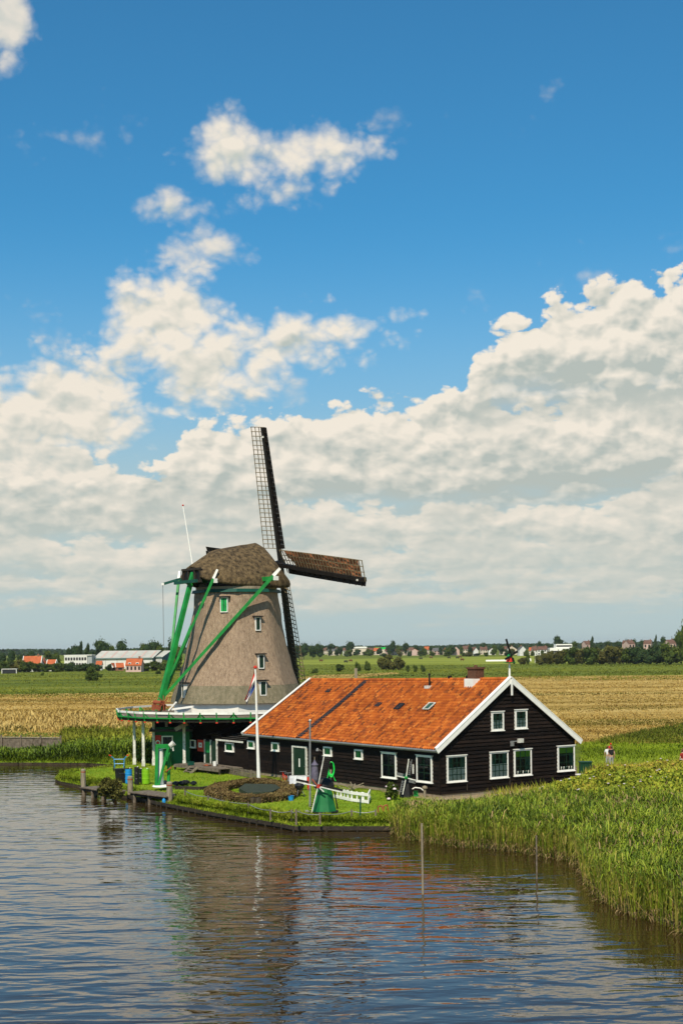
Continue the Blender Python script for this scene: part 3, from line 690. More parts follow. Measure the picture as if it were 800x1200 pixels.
# lamps and pipes
s, zz = onwall(602, 869, gd); b = wg(s, .04, zz)
mb = MB(); mb.obox(b, gd, gn, UP, (-.38,-.14), (0,.12), (-.28,.06)); mb.beam(b-gd*.25+gn*.08+UP*.02, b+gd*.2+gn*.3+UP*.06, .05); lamp = mb.build('wall_lamp', M['steel'], house)
mb = MB(); mb.obox(b+gn*.25, gd, gn, UP, (.02,.4), (0,.2), (-.06,.20)); mb.build('floodlight', M['white_worn'], lamp)
for (u, v0, v1) in ((596, 909, 928), (546, 915, 926)):
    s, za = onwall(u, v0, gd); _, zb = onwall(u, v1, gd); MB().beam(wg(s,.07,za), wg(s,.07,max(zb,.6)), .05).build('wall_pipe', M['dkwood'], house)
s, za = onwall(485, 903, ld); MB().obox(wl(s,.04,za), ld, ln, UP, (-.05,.05), (0,.07), (-.2,.4)).build('thermometer', M['white_worn'], house)
s, za = onwall(377, 880, ld); b = wl(s,.04,za); MB().beam(b, b+ln*.3+UP*.15, .05).lathe(b+ln*.32+UP*.02, [(.12,0),(.10,.12),(.03,.2)], 8).build('wall_lamp', M['steel'], house)

# gable-top pole with a model mill
ap = HA+gd*(GW/2)+gn*.12+UP*(RZn-.5+.1)
mill_vane = empty('model_mill_vane', ap, 'tiny red and green model windmill on a white pole above the gable', 'weather vane')
hp = P(593, 772, ap.y); hgt = hp.z-ap.z
mb = MB().tube(ap, ap+UP*(hgt-.25), .075, .055, 8); mb.build('pole', M['white'], mill_vane)
t0 = ap+UP*(hgt-.28)
MB().lathe(t0, [(.24,0),(.22,.06),(.15,.4)], 8).build('body', M['red'], mill_vane)
MB().lathe(t0+UP*.4, [(.17,0),(.14,.12),(.02,.22)], 8).obox(t0, gd, gn, UP, (-.28,.28), (-.28,.28), (.03,.07)).build('cap', M['green'], mill_vane)
hb = t0+UP*.5+gn*.2; mb = MB()
for a in (20,110,200,290):
    d = gd*-math.sin(R(a))+UP*math.cos(R(a)); L_ = 1.15 if a == 20 else .6
    mb.beam(hb, hb+d*L_, .05); pd = gd*-math.cos(R(a))-UP*math.sin(R(a)); mb.obox(hb, pd, gn, d, (0,.12), (-.01,.01), (.2,L_))
mb.build('sail', M['black'], mill_vane)

# ------------------------------------------------------------------ annex between house and mill
an = empty('lean_to_annex', wl(LL+.3, 0), 'low black annex with grey tiled roof at the left end of the house', 'annex')
mb = MB(); e0, e1 = LL+.02, LL+4.2; z = .55
while z < 2.95:
    z1 = min(z+bh, 2.95)
    mb.add([wl(e0,.005,z), wl(e0,-.02,z1), wl(e1,-.02,z1), wl(e1,.005,z)], [(0,1,2,3)]); mb.add([wl(e0,-.03,z), wl(e0,.005,z), wl(e1,.005,z), wl(e1,-.03,z)], [(0,1,2,3)]); z = z1
mb.add([wl(e1,0,.5), wl(e1,0,2.95), wl(e1,-4,3.6), wl(e1,-4,.5)], [(0,1,2,3)]); mb.build('wall', M['boards'], an)
mb = MB(); nn = 17; q0, q1 = LL+.35, LL+4.5
for i in range(nn):
    a, b_ = q0+(q1-q0)*i/nn, q0+(q1-q0)*(i+1)/nn
    for j in range(9):
        y0, y1 = .3-4.3*j/9, .3-4.3*(j+1)/9; zz0, zz1 = 2.92+.75*j/9, 2.92+.75*(j+1)/9
        mb.add([wl(a,y0,zz0+.05), wl(b_-.03,y0,zz0+.02), wl(b_-.03,y1,zz1-.01), wl(a,y1,zz1+.02), wl(a,y0,zz0-.03), wl(b_,y0,zz0-.03)], [(0,3,2,1),(0,1,5,4)])
mb.build('roof', M['greytile'], an); MB().beam(wl(q0,.3,2.86), wl(q1,.3,2.86), .06, .12).build('eave_board', M['white_worn'], an)
def wpa(u0, u1, v0, v1, **k):
    s0, _ = onwall(u0, v1, ld); s1, _ = onwall(u1, v1, ld); um = (u0+u1)/2; _, zt = onwall(um, v0+1, ld); _, zb = onwall(um, v1-1, ld)
    return window(an, HA, ld, ln, min(s0,s1), max(s0,s1), zb, zt, **k)
wpa(265.5, 274.6, 869.4, 881.5, inside='green', bars=(1,0), lintel=False)
sA, _ = onwall(241, 896, ld); sB, _ = onwall(255, 896, ld); s0, s1 = sB, sA; mb = MB()
for x in (s0, (s0+s1)/2, s1): mb.obox(B, ld, ln, UP, (x-.06,x+.06), (0,.10), (.6,2.78))
dr = mb.build('door', M['white_worn'], an); MB().obox(B, ld, ln, UP, (s0+.06,s1-.06), (.012,.05), (.6,2.7)).build('door_leaf', M['dkgreen'], dr)
MB().obox(B, ld, ln, UP, ((s0+s1)/2+.1,s1-.1), (.05,.07), (1.75,2.6)).build('door_light', M['greenboard'], dr)

# ------------------------------------------------------------------ the windmill
C = Vector((-8.86,121.0,0)); PHI = R(37); TILT = R(14.6); ROLL = R(9.2)
ax = Vector((math.cos(PHI), math.sin(PHI), 0)); e1 = Vector((math.sin(PHI), -math.cos(PHI), 0))
mill = empty('thatched_windmill', (C.x,C.y,.5), 'large thatched windmill with green tail poles and white railed stage beside the house', 'windmill')
def oct_ring(r, z, n=8, off=4.5, sub=1):
    return [C+Vector((r*math.sin(R(off+45*k)), -r*math.cos(R(off+45*k)), z)) for k in range(8)]
def rad(z):
    t = (z-5.55)/(14.75-5.55); return 5.72*(1-t)+3.62*t-.34*math.sin(math.pi*min(t,1))**1.0
def body(z0, z1, nz_, name, m, extra=0.0, cut=None):
    V = []; Q = []; sub = 6
    for i in range(nz_+1):
        z = z0+(z1-z0)*i/nz_; r = rad(z)+extra; ring = oct_ring(r, z)
        for k in range(8):
            a, b_ = ring[k], ring[(k+1)%8]
            for j in range(sub):
                t = j/sub; p = a.lerp(b_, t)
                # slightly rounded arrises and an uneven reed surface
                cx = Vector((p.x-C.x, p.y-C.y, 0)); mid = abs(t-.5)*2; p -= cx.normalized()*(.10*max(0,mid-.6)/.4)
                p += cx.normalized()*(.025*math.sin(p.x*3.1+z*2.3)+.02*math.sin(p.y*4.7-z*3.1)); V.append(tuple(p))
    n = 8*sub; V = np.array(V)
    for i in range(nz_):
        for k in range(n): Q.append((i*n+k, i*n+(k+1)%n, (i+1)*n+(k+1)%n, (i+1)*n+k))
    o = np_mesh(name, V, np.array(Q), np.full(len(Q), .5), m, mill)
    o.data.polygons.foreach_set('use_smooth', [True]*len(o.data.polygons)); return o
body(6.95, 14.75, 26, 'thatch_body', M['thatch']); body(5.5, 6.95, 6, 'thatch_hem', M['thatch_moss'], .06)
mb = MB(); r0, r1 = oct_ring(5.35, 4.6), oct_ring(5.45, 5.52); mb.add(r0+r1, [(k,(k+1)%8,8+(k+1)%8,8+k) for k in range(8)]); mb.build('skirt', M['white'], mill)
mb = MB()
for i in range(18):
    r0, r1, r2 = oct_ring(5.30, .5+i*.23), oct_ring(5.26, .5+(i+1)*.23), oct_ring(5.24, .5+i*.23)
    mb.add(r0+r1, [(k,(k+1)%8,8+(k+1)%8,8+k) for k in range(8)])
mb.build('base_wall', M['boards'], mill)
# green weather ring and curb under the cap
mb = MB(); r0, r1, r2 = oct_ring(3.80, 14.68), oct_ring(3.70, 14.95), oct_ring(3.2,14.96); mb.add(r0+r1+r2, [(k,(k+1)%8,8+(k+1)%8,8+k) for k in range(8)]+[(8+k,8+(k+1)%8,16+(k+1)%8,16+k) for k in range(8)]); mb.build('weather_ring', M['teal'], mill)
MB().lathe(C+UP*14.95, [(3.45,0),(3.45,.22)], 40).build('curb', M['pile'], mill)
MB().lathe(C+UP*15.2, [(3.15,0),(3.15,.3)], 40).build('rollers', M['black'], mill)
# cap
def capp(a, b, z): return C+ax*a+e1*b+UP*z
secs = [(-4.35,1.45,15.85,16.75),(-4.0,1.75,15.6,17.0),(-3.2,2.3,15.4,17.5),(-2.4,2.75,15.3,17.98),(-1.6,3.05,15.22,18.2),(-.4,3.3,15.15,18.42),(.8,3.4,15.12,18.62),(1.95,3.38,15.1,18.82),(2.3,3.3,15.1,18.68),(2.75,3.1,15.1,18.1),(3.25,2.8,15.12,17.4),(3.7,2.35,15.2,16.75)]
prof = [(1.0,-.06),(1.02,.0),(.99,.11),(.90,.27),(.76,.45),(.585,.63),(.39,.79),(.19,.92),(0,1.0)]
full = [(-x,z) for x, z in prof]+[(x,z) for x, z in prof[:-1][::-1]]
V = []; Q = []; npf = len(full)
import itertools
sec_f = []
for i in range(len(secs)-1):
    for j in range(3): sec_f.append(tuple(secs[i][k]*(1-j/3)+secs[i+1][k]*j/3 for k in range(4)))
sec_f.append(secs[-1])
sec_f = [(a, w_*.94, z0+.22, z1-.05) for (a, w_, z0, z1) in sec_f]
for (a, w_, z0, z1) in sec_f:
    for (x, zz) in full:
        jit = .015*math.sin(a*3.7+x*9)*math.sin(zz*7+a); V.append(tuple(capp(a, x*w_+jit, z0+(z1-z0)*zz+jit)))
for i in range(len(sec_f)-1):
    for k in range(npf-1): Q.append((i*npf+k, i*npf+k+1, (i+1)*npf+k+1, (i+1)*npf+k))
o = np_mesh('cap', np.array(V), np.array(Q)[:, ::-1], np.full(len(Q),.5), M['thatch_cap'], mill); o.data.polygons.foreach_set('use_smooth', [True]*len(Q)); cap = o
so_ = o.modifiers.new('thick', 'SOLIDIFY'); so_.thickness = .28; so_.offset = -1
mb = MB(); mb.add([V[-npf+k] for k in range(npf)], [tuple(range(npf))]); mb.build('cap_front', M['dkgreen'], cap)
# thick ridge roll
mb = MB(); pts_ = [capp(a, 0, z1+.03) for (a, w_, z0, z1) in sec_f if -2.2 < a < 2.1]; mb.path(pts_, .16, 8); mb.build('ridge_roll', M['thatch_moss'], cap)
# rear of the cap: dark opening framed in green
mb = MB(); mb.obox(C+UP*0, ax, e1, UP, (-4.35,-4.2), (-1.4,1.4), (15.65,16.62)); rr_ = mb.build('rear_opening', M['black'], cap)
mb = MB()
for b_ in (-1.4,-.5,.5,1.4): mb.obox(C, ax, e1, UP, (-4.47,-4.35), (b_-.07,b_+.07), (15.65,16.6))
mb.obox(C, ax, e1, UP, (-4.5,-4.35), (-1.5,1.5), (16.55,16.72)); mb.obox(C, ax, e1, UP, (-4.51,-4.35), (-1.5,1.5), (15.5,15.68)); mb.build('rear_frame', M['dkwood'], rr_)
# cross beams
mb = MB(); mb.beam(capp(.55,-5.3,15.75), capp(.55,5.05,15.75), .34, .36); lb = mb.build('long_cross_beam', M['green'], mill)
for b_ in (5.06,-5.31): MB().obox(C, ax, e1, UP, (.35,.75), (b_+.0 if b_>0 else b_-.18,b_+.18 if b_>0 else b_), (15.58,15.92)).build('beam_end', M['white'], lb)
mb = MB(); mb.beam(capp(-3.55,-3.4,15.78), capp(-3.55,2.2,15.6), .30, .34); sb_ = mb.build('short_cross_beam', M['teal'], mill)
MB().obox(C, ax, e1, UP, (-3.72,-3.38), (2.2,2.4), (15.42,15.78)).build('beam_end', M['white'], sb_)
mb = MB(); mb.beam(capp(-4.9,-1.9,15.55), capp(-4.9,1.6,15.6), .22, .26); mb.build('tail_cross_beam', M['teal'], mill)
foot = capp(-7.7, .1, 5.25); tt = capp(-4.4, 0, 15.9)
MB().beam(foot-(tt-foot).normalized()*.3, tt+(tt-foot).normalized()*.5, .40, .46, up=e1, w2=.30).build('tail_pole', M['green'], mill)
def strut(p, q, w_=.26, tip=True):
    mb = MB(); mb.beam(p, q, w_*.95, w_, w2=w_*1.25); o = mb.build('strut', M['green'], mill)
    if tip:
        d = (q-p).normalized(); MB().beam(q+d*.02, q+d*.85, w_*1.25, w_*1.3, w2=w_*1.0).build('strut_tip', M['white'], o)
    return o
kp = capp(-7.4, .1, 6.0)
strut(kp, capp(.50, 4.8, 15.95), .22); strut(kp, capp(.50, -5.0, 15.95), .22)
kk = capp(-6.6, .05, 8.0)
strut(kk+e1*.15, capp(-3.7, 2.25, 15.75), .17); strut(kk-e1*.15, capp(-3.7, -3.3, 15.9), .17)
# boom with chain, mast
b0 = P(191, 684.5, capp(-5.6,-2.9,0).y); b1 = capp(-3.9,-1.0,16.15)
mb = MB().beam(b0, b1, .16, .20); o = mb.build('boom', M['teal'], mill); MB().box(b0, (.22,.22,.2)).build('boom_end', M['white'], o)
MB().tube(b0, b0-UP*5.2, .025, .025, 5).build('brake_rope', M['steel'], o)
m0 = capp(-4.1, -.1, 16.2); m1 = P(214.5, 593, m0.y+.3); o = MB().tube(m0, m1, .085, .045, 8).build('mast', M['white'], mill); MB().lathe(m1, [(.06,0),(.09,.07),(.02,.14)], 8).build('mast_top', M['red'], o)
# winch at the foot of the tail
wq = capp(-7.9, 0, 4.9)
mb = MB().box(wq+UP*.35, (1.3,.12,.5), PHI+R(90)); mb.box(wq+ax*.45+UP*.35, (1.3,.12,.5), PHI+R(90)); mb.tube(wq-e1*.7+ax*.22+UP*.75, wq+e1*.7+ax*.22+UP*.75, .18, .18, 10)
for a in range(0,180,45):
    d = ax*math.cos(R(a))+UP*math.sin(R(a)); c_ = wq+e1*.8+ax*.22+UP*.75; mb.beam(c_-d*.6, c_+d*.6, .06)
mb.build('winch', M['rust'], mill)
MB().beam(capp(-7.0,1.0,5.1), capp(-6.2,3.0,5.35), .16, .16).beam(capp(-7.2,.8,5.0), capp(-6.9,1.5,5.7), .12).build('white_lever', M['white'], mill)
# windshaft and sails
Aax = ax*math.cos(TILT)+UP*math.sin(TILT); e2 = -ax*math.sin(TILT)+UP*math.cos(TILT)
hub = C+ax*4.45+UP*17.3
MB().beam(hub-Aax*4.4, hub+Aax*.45, .62, .62, up=e1).build('windshaft', M['black'], mill)
upv = e2*math.cos(ROLL)+e1*math.sin(ROLL); riv = e1*math.cos(ROLL)-e2*math.sin(ROLL); SLEN = 12.0
MB().beam(hub-upv*SLEN*.99+Aax*.15, hub+upv*SLEN*.99+Aax*.15, .30, .34, up=e1).build('stock', M['sailwood'], mill)
MB().beam(hub-riv*SLEN*.91-Aax*.22, hub+riv*SLEN*.99-Aax*.22, .30, .34, up=e2).build('stock', M['sailwood'], mill)
def sail(r, t, off, cloth, short=0):
    """r: out along the stock, t: leading (board) side; the lattice hangs on the other side"""
    root = MB(); O_ = hub+Aax*off
    def q(x, y, n=0.0):
        tw = R(4+17*(1-x/SLEN)**1.2); tv = t*math.cos(tw)+Aax*math.sin(tw); nv = Aax*math.cos(tw)-t*math.sin(tw)
        return O_+r*x+tv*y+nv*n
    n = 27; x0, x1 = 1.35, SLEN-.1-short; wd = 1.62
    fr = MB()
    for i in range(n+1):
        x = x0+(x1-x0)*i/n; fr.beam(q(x,-wd,-.02), q(x,.12,-.02), .065, .05, up=r)
    for y in (-wd, -wd*.68, -wd*.38):
        for i in range(n): fr.beam(q(x0+(x1-x0)*i/n,y,.03), q(x0+(x1-x0)*(i+1)/n,y,.03), .05, .05, up=Aax)
    la = fr.build('sail', M['lattice'], mill)
    bd = MB(); tbw = .62
    for i in range(n):
        a, b_ = x0+(x1-x0)*i/n, x0+(x1-x0)*(i+1)/n
        for nn_ in (1,):
            vs = [q(a+.01,.10,.05),q(b_-.01,.10,.05),q(b_-.01,tbw*(.85+.3*(1-b_/SLEN)),-.10),q(a+.01,tbw*(.85+.3*(1-a/SLEN)),-.10)]
            vs += [p_+Aax*.04 for p_ in vs]; bd.add(vs, [(0,1,2,3),(7,6,5,4),(0,4,5,1),(1,5,6,2),(2,6,7,3),(3,7,4,0)])
        if i % 2 == 0: bd.beam(q(a,.05,-.06), q(a,tbw*.9,-.16), .06, .05, up=r)
    bd.build('wind_board', M['sailwood'], la)
    MB().box(q(x1-.8,.05,-.2), (.15,.15,.15)).build('sail_pin', M['white_worn'], la)
    if cloth:
        cb = MB(); c0 = 2.6; m_x = 44; m_y = 8
        for i in range(m_x):
            for j in range(m_y):
                def cp(ii, jj):
                    x = c0+(x1-.55-c0)*ii/m_x; y = -.10+(-wd+.14)*jj/m_y; sh = (jj/m_y)
                    lo = x+(-.9*sh if ii == 0 else 0); return q(lo, y, .09+.05*math.sin(x*2.8+jj*.7)+.03*math.sin(x*7+jj))
                cb.add([cp(i,j),cp(i+1,j),cp(i+1,j+1),cp(i,j+1)], [(0,1,2,3)])
        cb.build('sail_cloth', M['cloth_rust'], la, smooth=True)
    else:
        rb = MB()
        for i in range(n*2):
            a, b_ = x0+.3+(x1-x0-.6)*i/(n*2), x0+.3+(x1-x0-.6)*(i+1)/(n*2); rb.tube(q(a,-.02,.22+.02*math.sin(a*4)), q(b_,-.02,.22+.02*math.sin(b_*4)), .08, .08, 6)
        rb.build('rolled_cloth', M['sailwood'], la)
    return la
sail(upv, riv, .15, False); sail(riv, -upv, -.22, True); sail(-upv, -riv, .15, False); sail(-riv, upv, -.22, False, .9)

# windows in the thatch
def mill_window(u, v0, v1, theta, wd, slant, inside, nm='window'):
    """upright little window box standing out of the sloping thatch on the facet facing theta"""
    d = Vector((math.sin(R(theta)), -math.cos(R(theta)), 0)); tg = Vector((-d.y, d.x, 0)); tg = Vector((math.cos(R(theta)), math.sin(R(theta)), 0))
    # ray to the facet
    vm = (v0+v1)/2; z = CZ-(vm-HV)*117.2/F
    for _ in range(6):
        rr_ = rad(z)*math.cos(R(22.5)); pl = C+d*rr_; lu, lv = lev(u, vm); ray = Vector(((lu-400)/F,1,-(lv-HV)/F)); o = Vector((0,0,CZ)); t = (Vector((pl.x,pl.y,0))-Vector((0,0,0))).dot(d)/Vector((ray.x,ray.y,0)).dot(d); pt = o+ray*t; z = pt.z
    fr_ = 0; h = (v1-v0)*pt.y/F; c = pt; zb, zt = z-h/2, z+h/2
    out = (rad(zb)-rad(zt))*.92+.05   # stands off at the top because the wall leans back
    c = pt+d*(.05)
    B_ = Vector((c.x,c.y,0)); mb = MB(); fr = .06
    base = (rad(zb)-rad(z))*math.cos(R(22.5))+.05
    B_ = Vector((pt.x,pt.y,0))+d*base
    for (a, b_, cc, dd) in ((-wd/2,-wd/2+fr,zb,zt),(wd/2-fr,wd/2,zb,zt),(-wd/2+fr,wd/2-fr,zt-fr,zt),(-wd/2+fr,wd/2-fr,zb,zb+fr)): mb.obox(B_, tg, d, UP, (a,b_), (-out,.06), (cc,dd))
    fo = mb.build(nm, M['white'], mill)
    MB().obox(B_, tg, d, UP, (-wd/2-.16,wd/2+.16), (-out-.3,.22), (zt+.01,zt+.10)).build('hood', M['black'], fo)
    MB().obox(B_, tg, d, UP, (-wd/2+fr,wd/2-fr), (-.05,.02), (zb+fr,zt-fr)).build('pane', M['greenboard'] if inside == 'green' else M['dkgreen'], fo)
    if inside == 'green': MB().obox(B_, tg, d, UP, (-.02,.02), (.02,.05), (zb+fr,zt-fr)).build('glazing_bar', M['dkgreen'], fo)
    if inside != 'green':
        st = MB(); z2 = zb-1.0
        st.add([B_+tg*x-d*(.02)+UP*zb for x in (-wd*.4,wd*.4)]+[B_+tg*x+d*((rad(z2)-rad(zb))*.924+.03)+UP*z2 for x in (wd*.3,-wd*.2)], [(0,1,2,3)])
    return fo
mill_window(263.3, 700, 717.5, -18, .66, 0, 'green'); mill_window(301.5, 723, 739, 27, .46, 0, 'dark'); mill_window(305, 767, 783.5, 27, .50, 0, 'dark'); mill_window(307, 798, 815, 27, .55, 0, 'dark')
mill_window(218, 801, 817.5, -63, .5, 0, 'dark')
# stage
NS = 16; SR = 10.2
def ring16(r, z, n=NS, a0=0.0): return [C+Vector((r*math.cos(2*math.pi*(k+a0)/n), r*math.sin(2*math.pi*(k+a0)/n), z)) for k in range(n)]
RO, RI = ring16(SR, 4.55), ring16(5.3, 4.55)
mb = MB()
for k in range(NS):
    a, b_, c_, d_ = RI[k], RI[(k+1)%NS], RO[(k+1)%NS], RO[k]; m_n = 14
    for j in range(m_n):       # deck boards
        t0, t1 = j/m_n, (j+.94)/m_n; mb.cur = random.random()
        p, q, r_, s_ = a.lerp(d_,t0), b_.lerp(c_,t0), b_.lerp(c_,t1), a.lerp(d_,t1); vs = [p,q,r_,s_]; mb.add(vs+[x-UP*.06 for x in vs], [(0,3,2,1),(4,5,6,7),(2,3,7,6)])
mb.build('stage_deck', M['wood'], mill)
mb = MB()
RM = ring16(8.2, 4.38)
for k in range(NS):
    mb.beam(C+(RI[k]-C)*1+UP*-.16, RO[k]-UP*.16, .16, .2); mb.beam(RM[k], RM[(k+1)%NS], .2, .22); mb.beam(RO[k].lerp(C+UP*4.55,.01)-UP*.18, RO[(k+1)%NS].lerp(C+UP*4.55,.01)-UP*.18, .16, .22)
mb.build('stage_beams', M['dkwood'], mill)
mb = MB(); ra, rb_ = ring16(SR+.12, 4.95), ring16(SR+.12,4.95)
for k in range(NS): mb.beam(ra[k], ra[(k+1)%NS], .10, .16); mb.beam(ra[k]-UP*.22+(C-ra[k]).normalized()*.5+UP*(0), ra[(k+1)%NS]-UP*.22+(C-ra[(k+1)%NS]).normalized()*.5, .08, .06)
mb.build('stage_rim', M['white'], mill)
mb = MB(); ra = ring16(SR+.10, 4.55)
for k in range(NS): mb.beam(ra[k], ra[(k+1)%NS], .10, .10)
mb.build('stage_rim_beam', M['green'], mill)
hn = 48
for k in range(hn):
    t = 2*math.pi*(k+.3)/hn; d = Vector((math.cos(t), math.sin(t), 0))
    if d.y > .5: continue
    k16 = 2*math.pi/NS; cosf = math.cos(math.pi/NS)/math.cos((t % k16)-k16/2); r_ = (SR+.16)*cosf
    p = C+d*r_; tg_ = Vector((-d.y,d.x,0)); mb = MB(); mb.beam(p+UP*5.02, p+UP*4.25-d*.15, .10, .10)
    if k % 2 == 0: mb.beam(p+UP*4.95+tg_*.0, p+UP*4.25+tg_*.5-d*.5, .09); mb.beam(p+UP*4.95, p+UP*4.25-tg_*.5-d*.5, .09); mb.beam(p+UP*4.27+tg_*.5-d*.5, p+UP*4.27-tg_*.5-d*.5, .08)
    o = mb.build('stage_bracket', M['green'], mill); MB().box(p+UP*4.22-d*.15, (.16,.16,.10)).build('bracket_foot', M['red'], o)
for (u, v) in ((158,896),(168.5,898),(180.5,897),(195.8,896),(216.3,899)):
    b = G(u, v, .55); MB().beam(b+UP*.0, Vector((b.x,b.y,4.4)), .21).beam(b, b+UP*.55, .27).build('stage_post', M['white_worn'], mill)
for a in range(NS):     # remaining posts round the far side
    t = 2*math.pi*a/NS+.2
    if -2.9 < ((t+math.pi) % (2*math.pi))-math.pi < -1.75: continue
    if math.sin(t) < -.2 and math.cos(t) > -.2: continue
    p = C+Vector((9.2*math.cos(t), 9.2*math.sin(t), .5))
    if p.x < -17.3: continue
    MB().beam(p, p+UP*3.9, .21).build('stage_post', M['white_worn'], mill)

# ------------------------------------------------------------------ vegetation helpers
_ph = RNG.uniform(0, 6.28, (8,)); _an = RNG.uniform(0, 6.28, (8,))
def wob(x, y, sc, k=0):
    s = 0
    for i in range(6):
        a = _an[i]+k; f = sc*(1.0+.55*i); s = s+np.sin((x*np.cos(a)+y*np.sin(a))*f+_ph[i]+k*1.7)/(1+.4*i)
    return s/2.6
def inpoly(x, y, poly):
    c = np.zeros(x.shape, bool); n = len(poly)
    for i in range(n):
        x1, y1 = poly[i][:2]; x2, y2 = poly[(i+1)%n][:2]
        if y1 == y2: continue
        t = ((y1 > y) != (y2 > y)) & (x < (x2-x1)*(y-y1)/(y2-y1)+x1); c ^= t
    return c
def segdist(x, y, line):
    d = np.full(x.shape, 1e9)
    for a, b in zip(line[:-1], line[1:]):
        ax_, ay_ = a[:2]; bx, by = b[:2]; vx, vy = bx-ax_, by-ay_; t = np.clip(((x-ax_)*vx+(y-ay_)*vy)/(vx*vx+vy*vy+1e-9), 0, 1)
        d = np.minimum(d, np.hypot(x-ax_-t*vx, y-ay_-t*vy))
    return d
def blades(base, length, width, elev, tint, name, m, kind='stuff', parent=None, droop=.5, azim=None):
    """arching leaves: base (n,3); elev = start angle above the ground (rad)"""
    n = len(base); az = RNG.uniform(0, 2*np.pi, n) if azim is None else azim
    d = np.stack([np.cos(az)*np.cos(elev), np.sin(az)*np.cos(elev), np.sin(elev)], 1)
    sidea = az+np.pi/2+RNG.normal(0,.5,n); s = np.stack([np.cos(sidea), np.sin(sidea), np.zeros(n)], 1)*width[:,None]*.5
    L1 = length[:,None]; mid = base+d*L1*.55; e2_ = elev-droop*RNG.uniform(.3,1.5,n)
    d2 = np.stack([np.cos(az)*np.cos(e2_), np.sin(az)*np.cos(e2_), np.sin(e2_)], 1); tip = mid+d2*L1*.45
    V = np.stack([base-s*.7, base+s*.7, mid+s, mid-s, tip], 1).reshape(-1,3); i = np.arange(n)*5
    q = np.stack([i,i+1,i+2,i+3], 1); t = np.stack([i+3,i+2,i+4], 1)
    o = np_mesh(name, V, q, np.concatenate([tint, tint]), m, parent, tris=t)
    return tag(o, kind=kind) if kind and parent is None else o
def leafquads(c, size, tint):
    n = len(c); a = RNG.normal(size=(n,3)); a /= np.linalg.norm(a, axis=1)[:,None]; b = RNG.normal(size=(n,3)); b -= (a*b).sum(1)[:,None]*a; b /= np.linalg.norm(b, axis=1)[:,None]
    s = size[:,None]*.5; V = np.stack([c-a*s-b*s*.6, c+a*s-b*s*.6, c+a*s+b*s*.6, c-a*s+b*s*.6], 1).reshape(-1,3)
    return V, np.arange(n*4).reshape(n,4), tint

# ---- reed bed and weeds on the right bank
reed_poly = list(shore_reed)+[(40,8),(60,60),(60,112),(24,112),(16.8,100),(15.9,96),(6.9,87.2),(4.2,85.5),(3.2,79)]
ul = [380,457,515,560,600,640,672,686,700,760,800,1200]; vl = [936,938,940,937,929,919,909,905,899,893,891,890]
def reed_h(x, y):
    u = 400+F*x/y; lim = CZ-(np.interp(u, ul, vl)-HV+(u-400)*SR_)*y/F
    h = 1.95+.32*wob(x,y,.9)+.26*wob(x,y,2.4,1); return np.minimum(h, lim+.10*wob(x,y,1.7,2))
n0 = 560000
x = RNG.uniform(1.5, 36, n0); y = RNG.uniform(38, 106, n0)
ok = inpoly(x, y, reed_poly) & (np.abs(x/y) < .31); x, y = x[ok], y[ok]
d = segdist(x, y, shore_reed); h = reed_h(x, y)-.5; ok = h > .25; x, y, d, h = x[ok], y[ok], d[ok], h[ok]
dgb = (x-HA.x)*gn.x+(y-HA.y)*gn.y; sgb = (x-HA.x)*gd.x+(y-HA.y)*gd.y; ok = ~((dgb < 2.9+.4*wob(x,y,1.3)) & (sgb < 12.3)); x, y, d, h = x[ok], y[ok], d[ok], h[ok]
gap = RNG.random(len(x)) < .62+.5*wob(x,y,1.15,11)+.25*wob(x,y,3.1,12); x, y, d, h = x[gap], y[gap], d[gap], h[gap]
isw = (y > 79+3*wob(x,y,.35)+np.clip(11-x,0,20)*2.2)
r = ~isw; xr, yr, dr_, hr = x[r], y[r], d[r], h[r]; nr = len(xr)
k = int(min(nr, 215000)); sel = RNG.permutation(nr)[:k]; xr, yr, dr_, hr = xr[sel], yr[sel], dr_[sel], hr[sel]
front = dr_ < 1.3+.5*wob(xr,yr,2.0)
zf = RNG.uniform(0, 1, k)**.6; zt_ = np.where(front, zf*hr, hr*(1-.42*RNG.uniform(0,1,k)**1.5))
clump = wob(xr, yr, 1.5, 3)
lean_out = np.where(front, -.28, 0.0)*RNG.uniform(.2,1.4,k)*zt_
base = np.stack([xr+RNG.normal(0,.05,k), yr+lean_out, .45+np.maximum(zt_-.25,0)], 1)
tint = np.clip(.44+.26*clump+.10*wob(xr,yr,.45,8)+.16*(zt_/np.maximum(hr,.3)-.6)+RNG.normal(0,.20,k), .02, .84); lowf = front & (zt_ < .75); tint = np.where(lowf & (RNG.random(k) < .75), RNG.uniform(.80,1.0,k), tint)  # wide tint spread paints bright highlights and dark gaps between clumps into leaf colour
tint = np.where(RNG.random(k) < .05, RNG.uniform(.86,1,k), tint)
blades(base, RNG.uniform(.3,.8,k), RNG.uniform(.022,.045,k), RNG.uniform(.35,1.45,k), tint, 'reed_bed', M['reed'], droop=1.3)
tag(bpy.data.objects['reed_bed'], label='dense green reed bed along the right bank of the river')
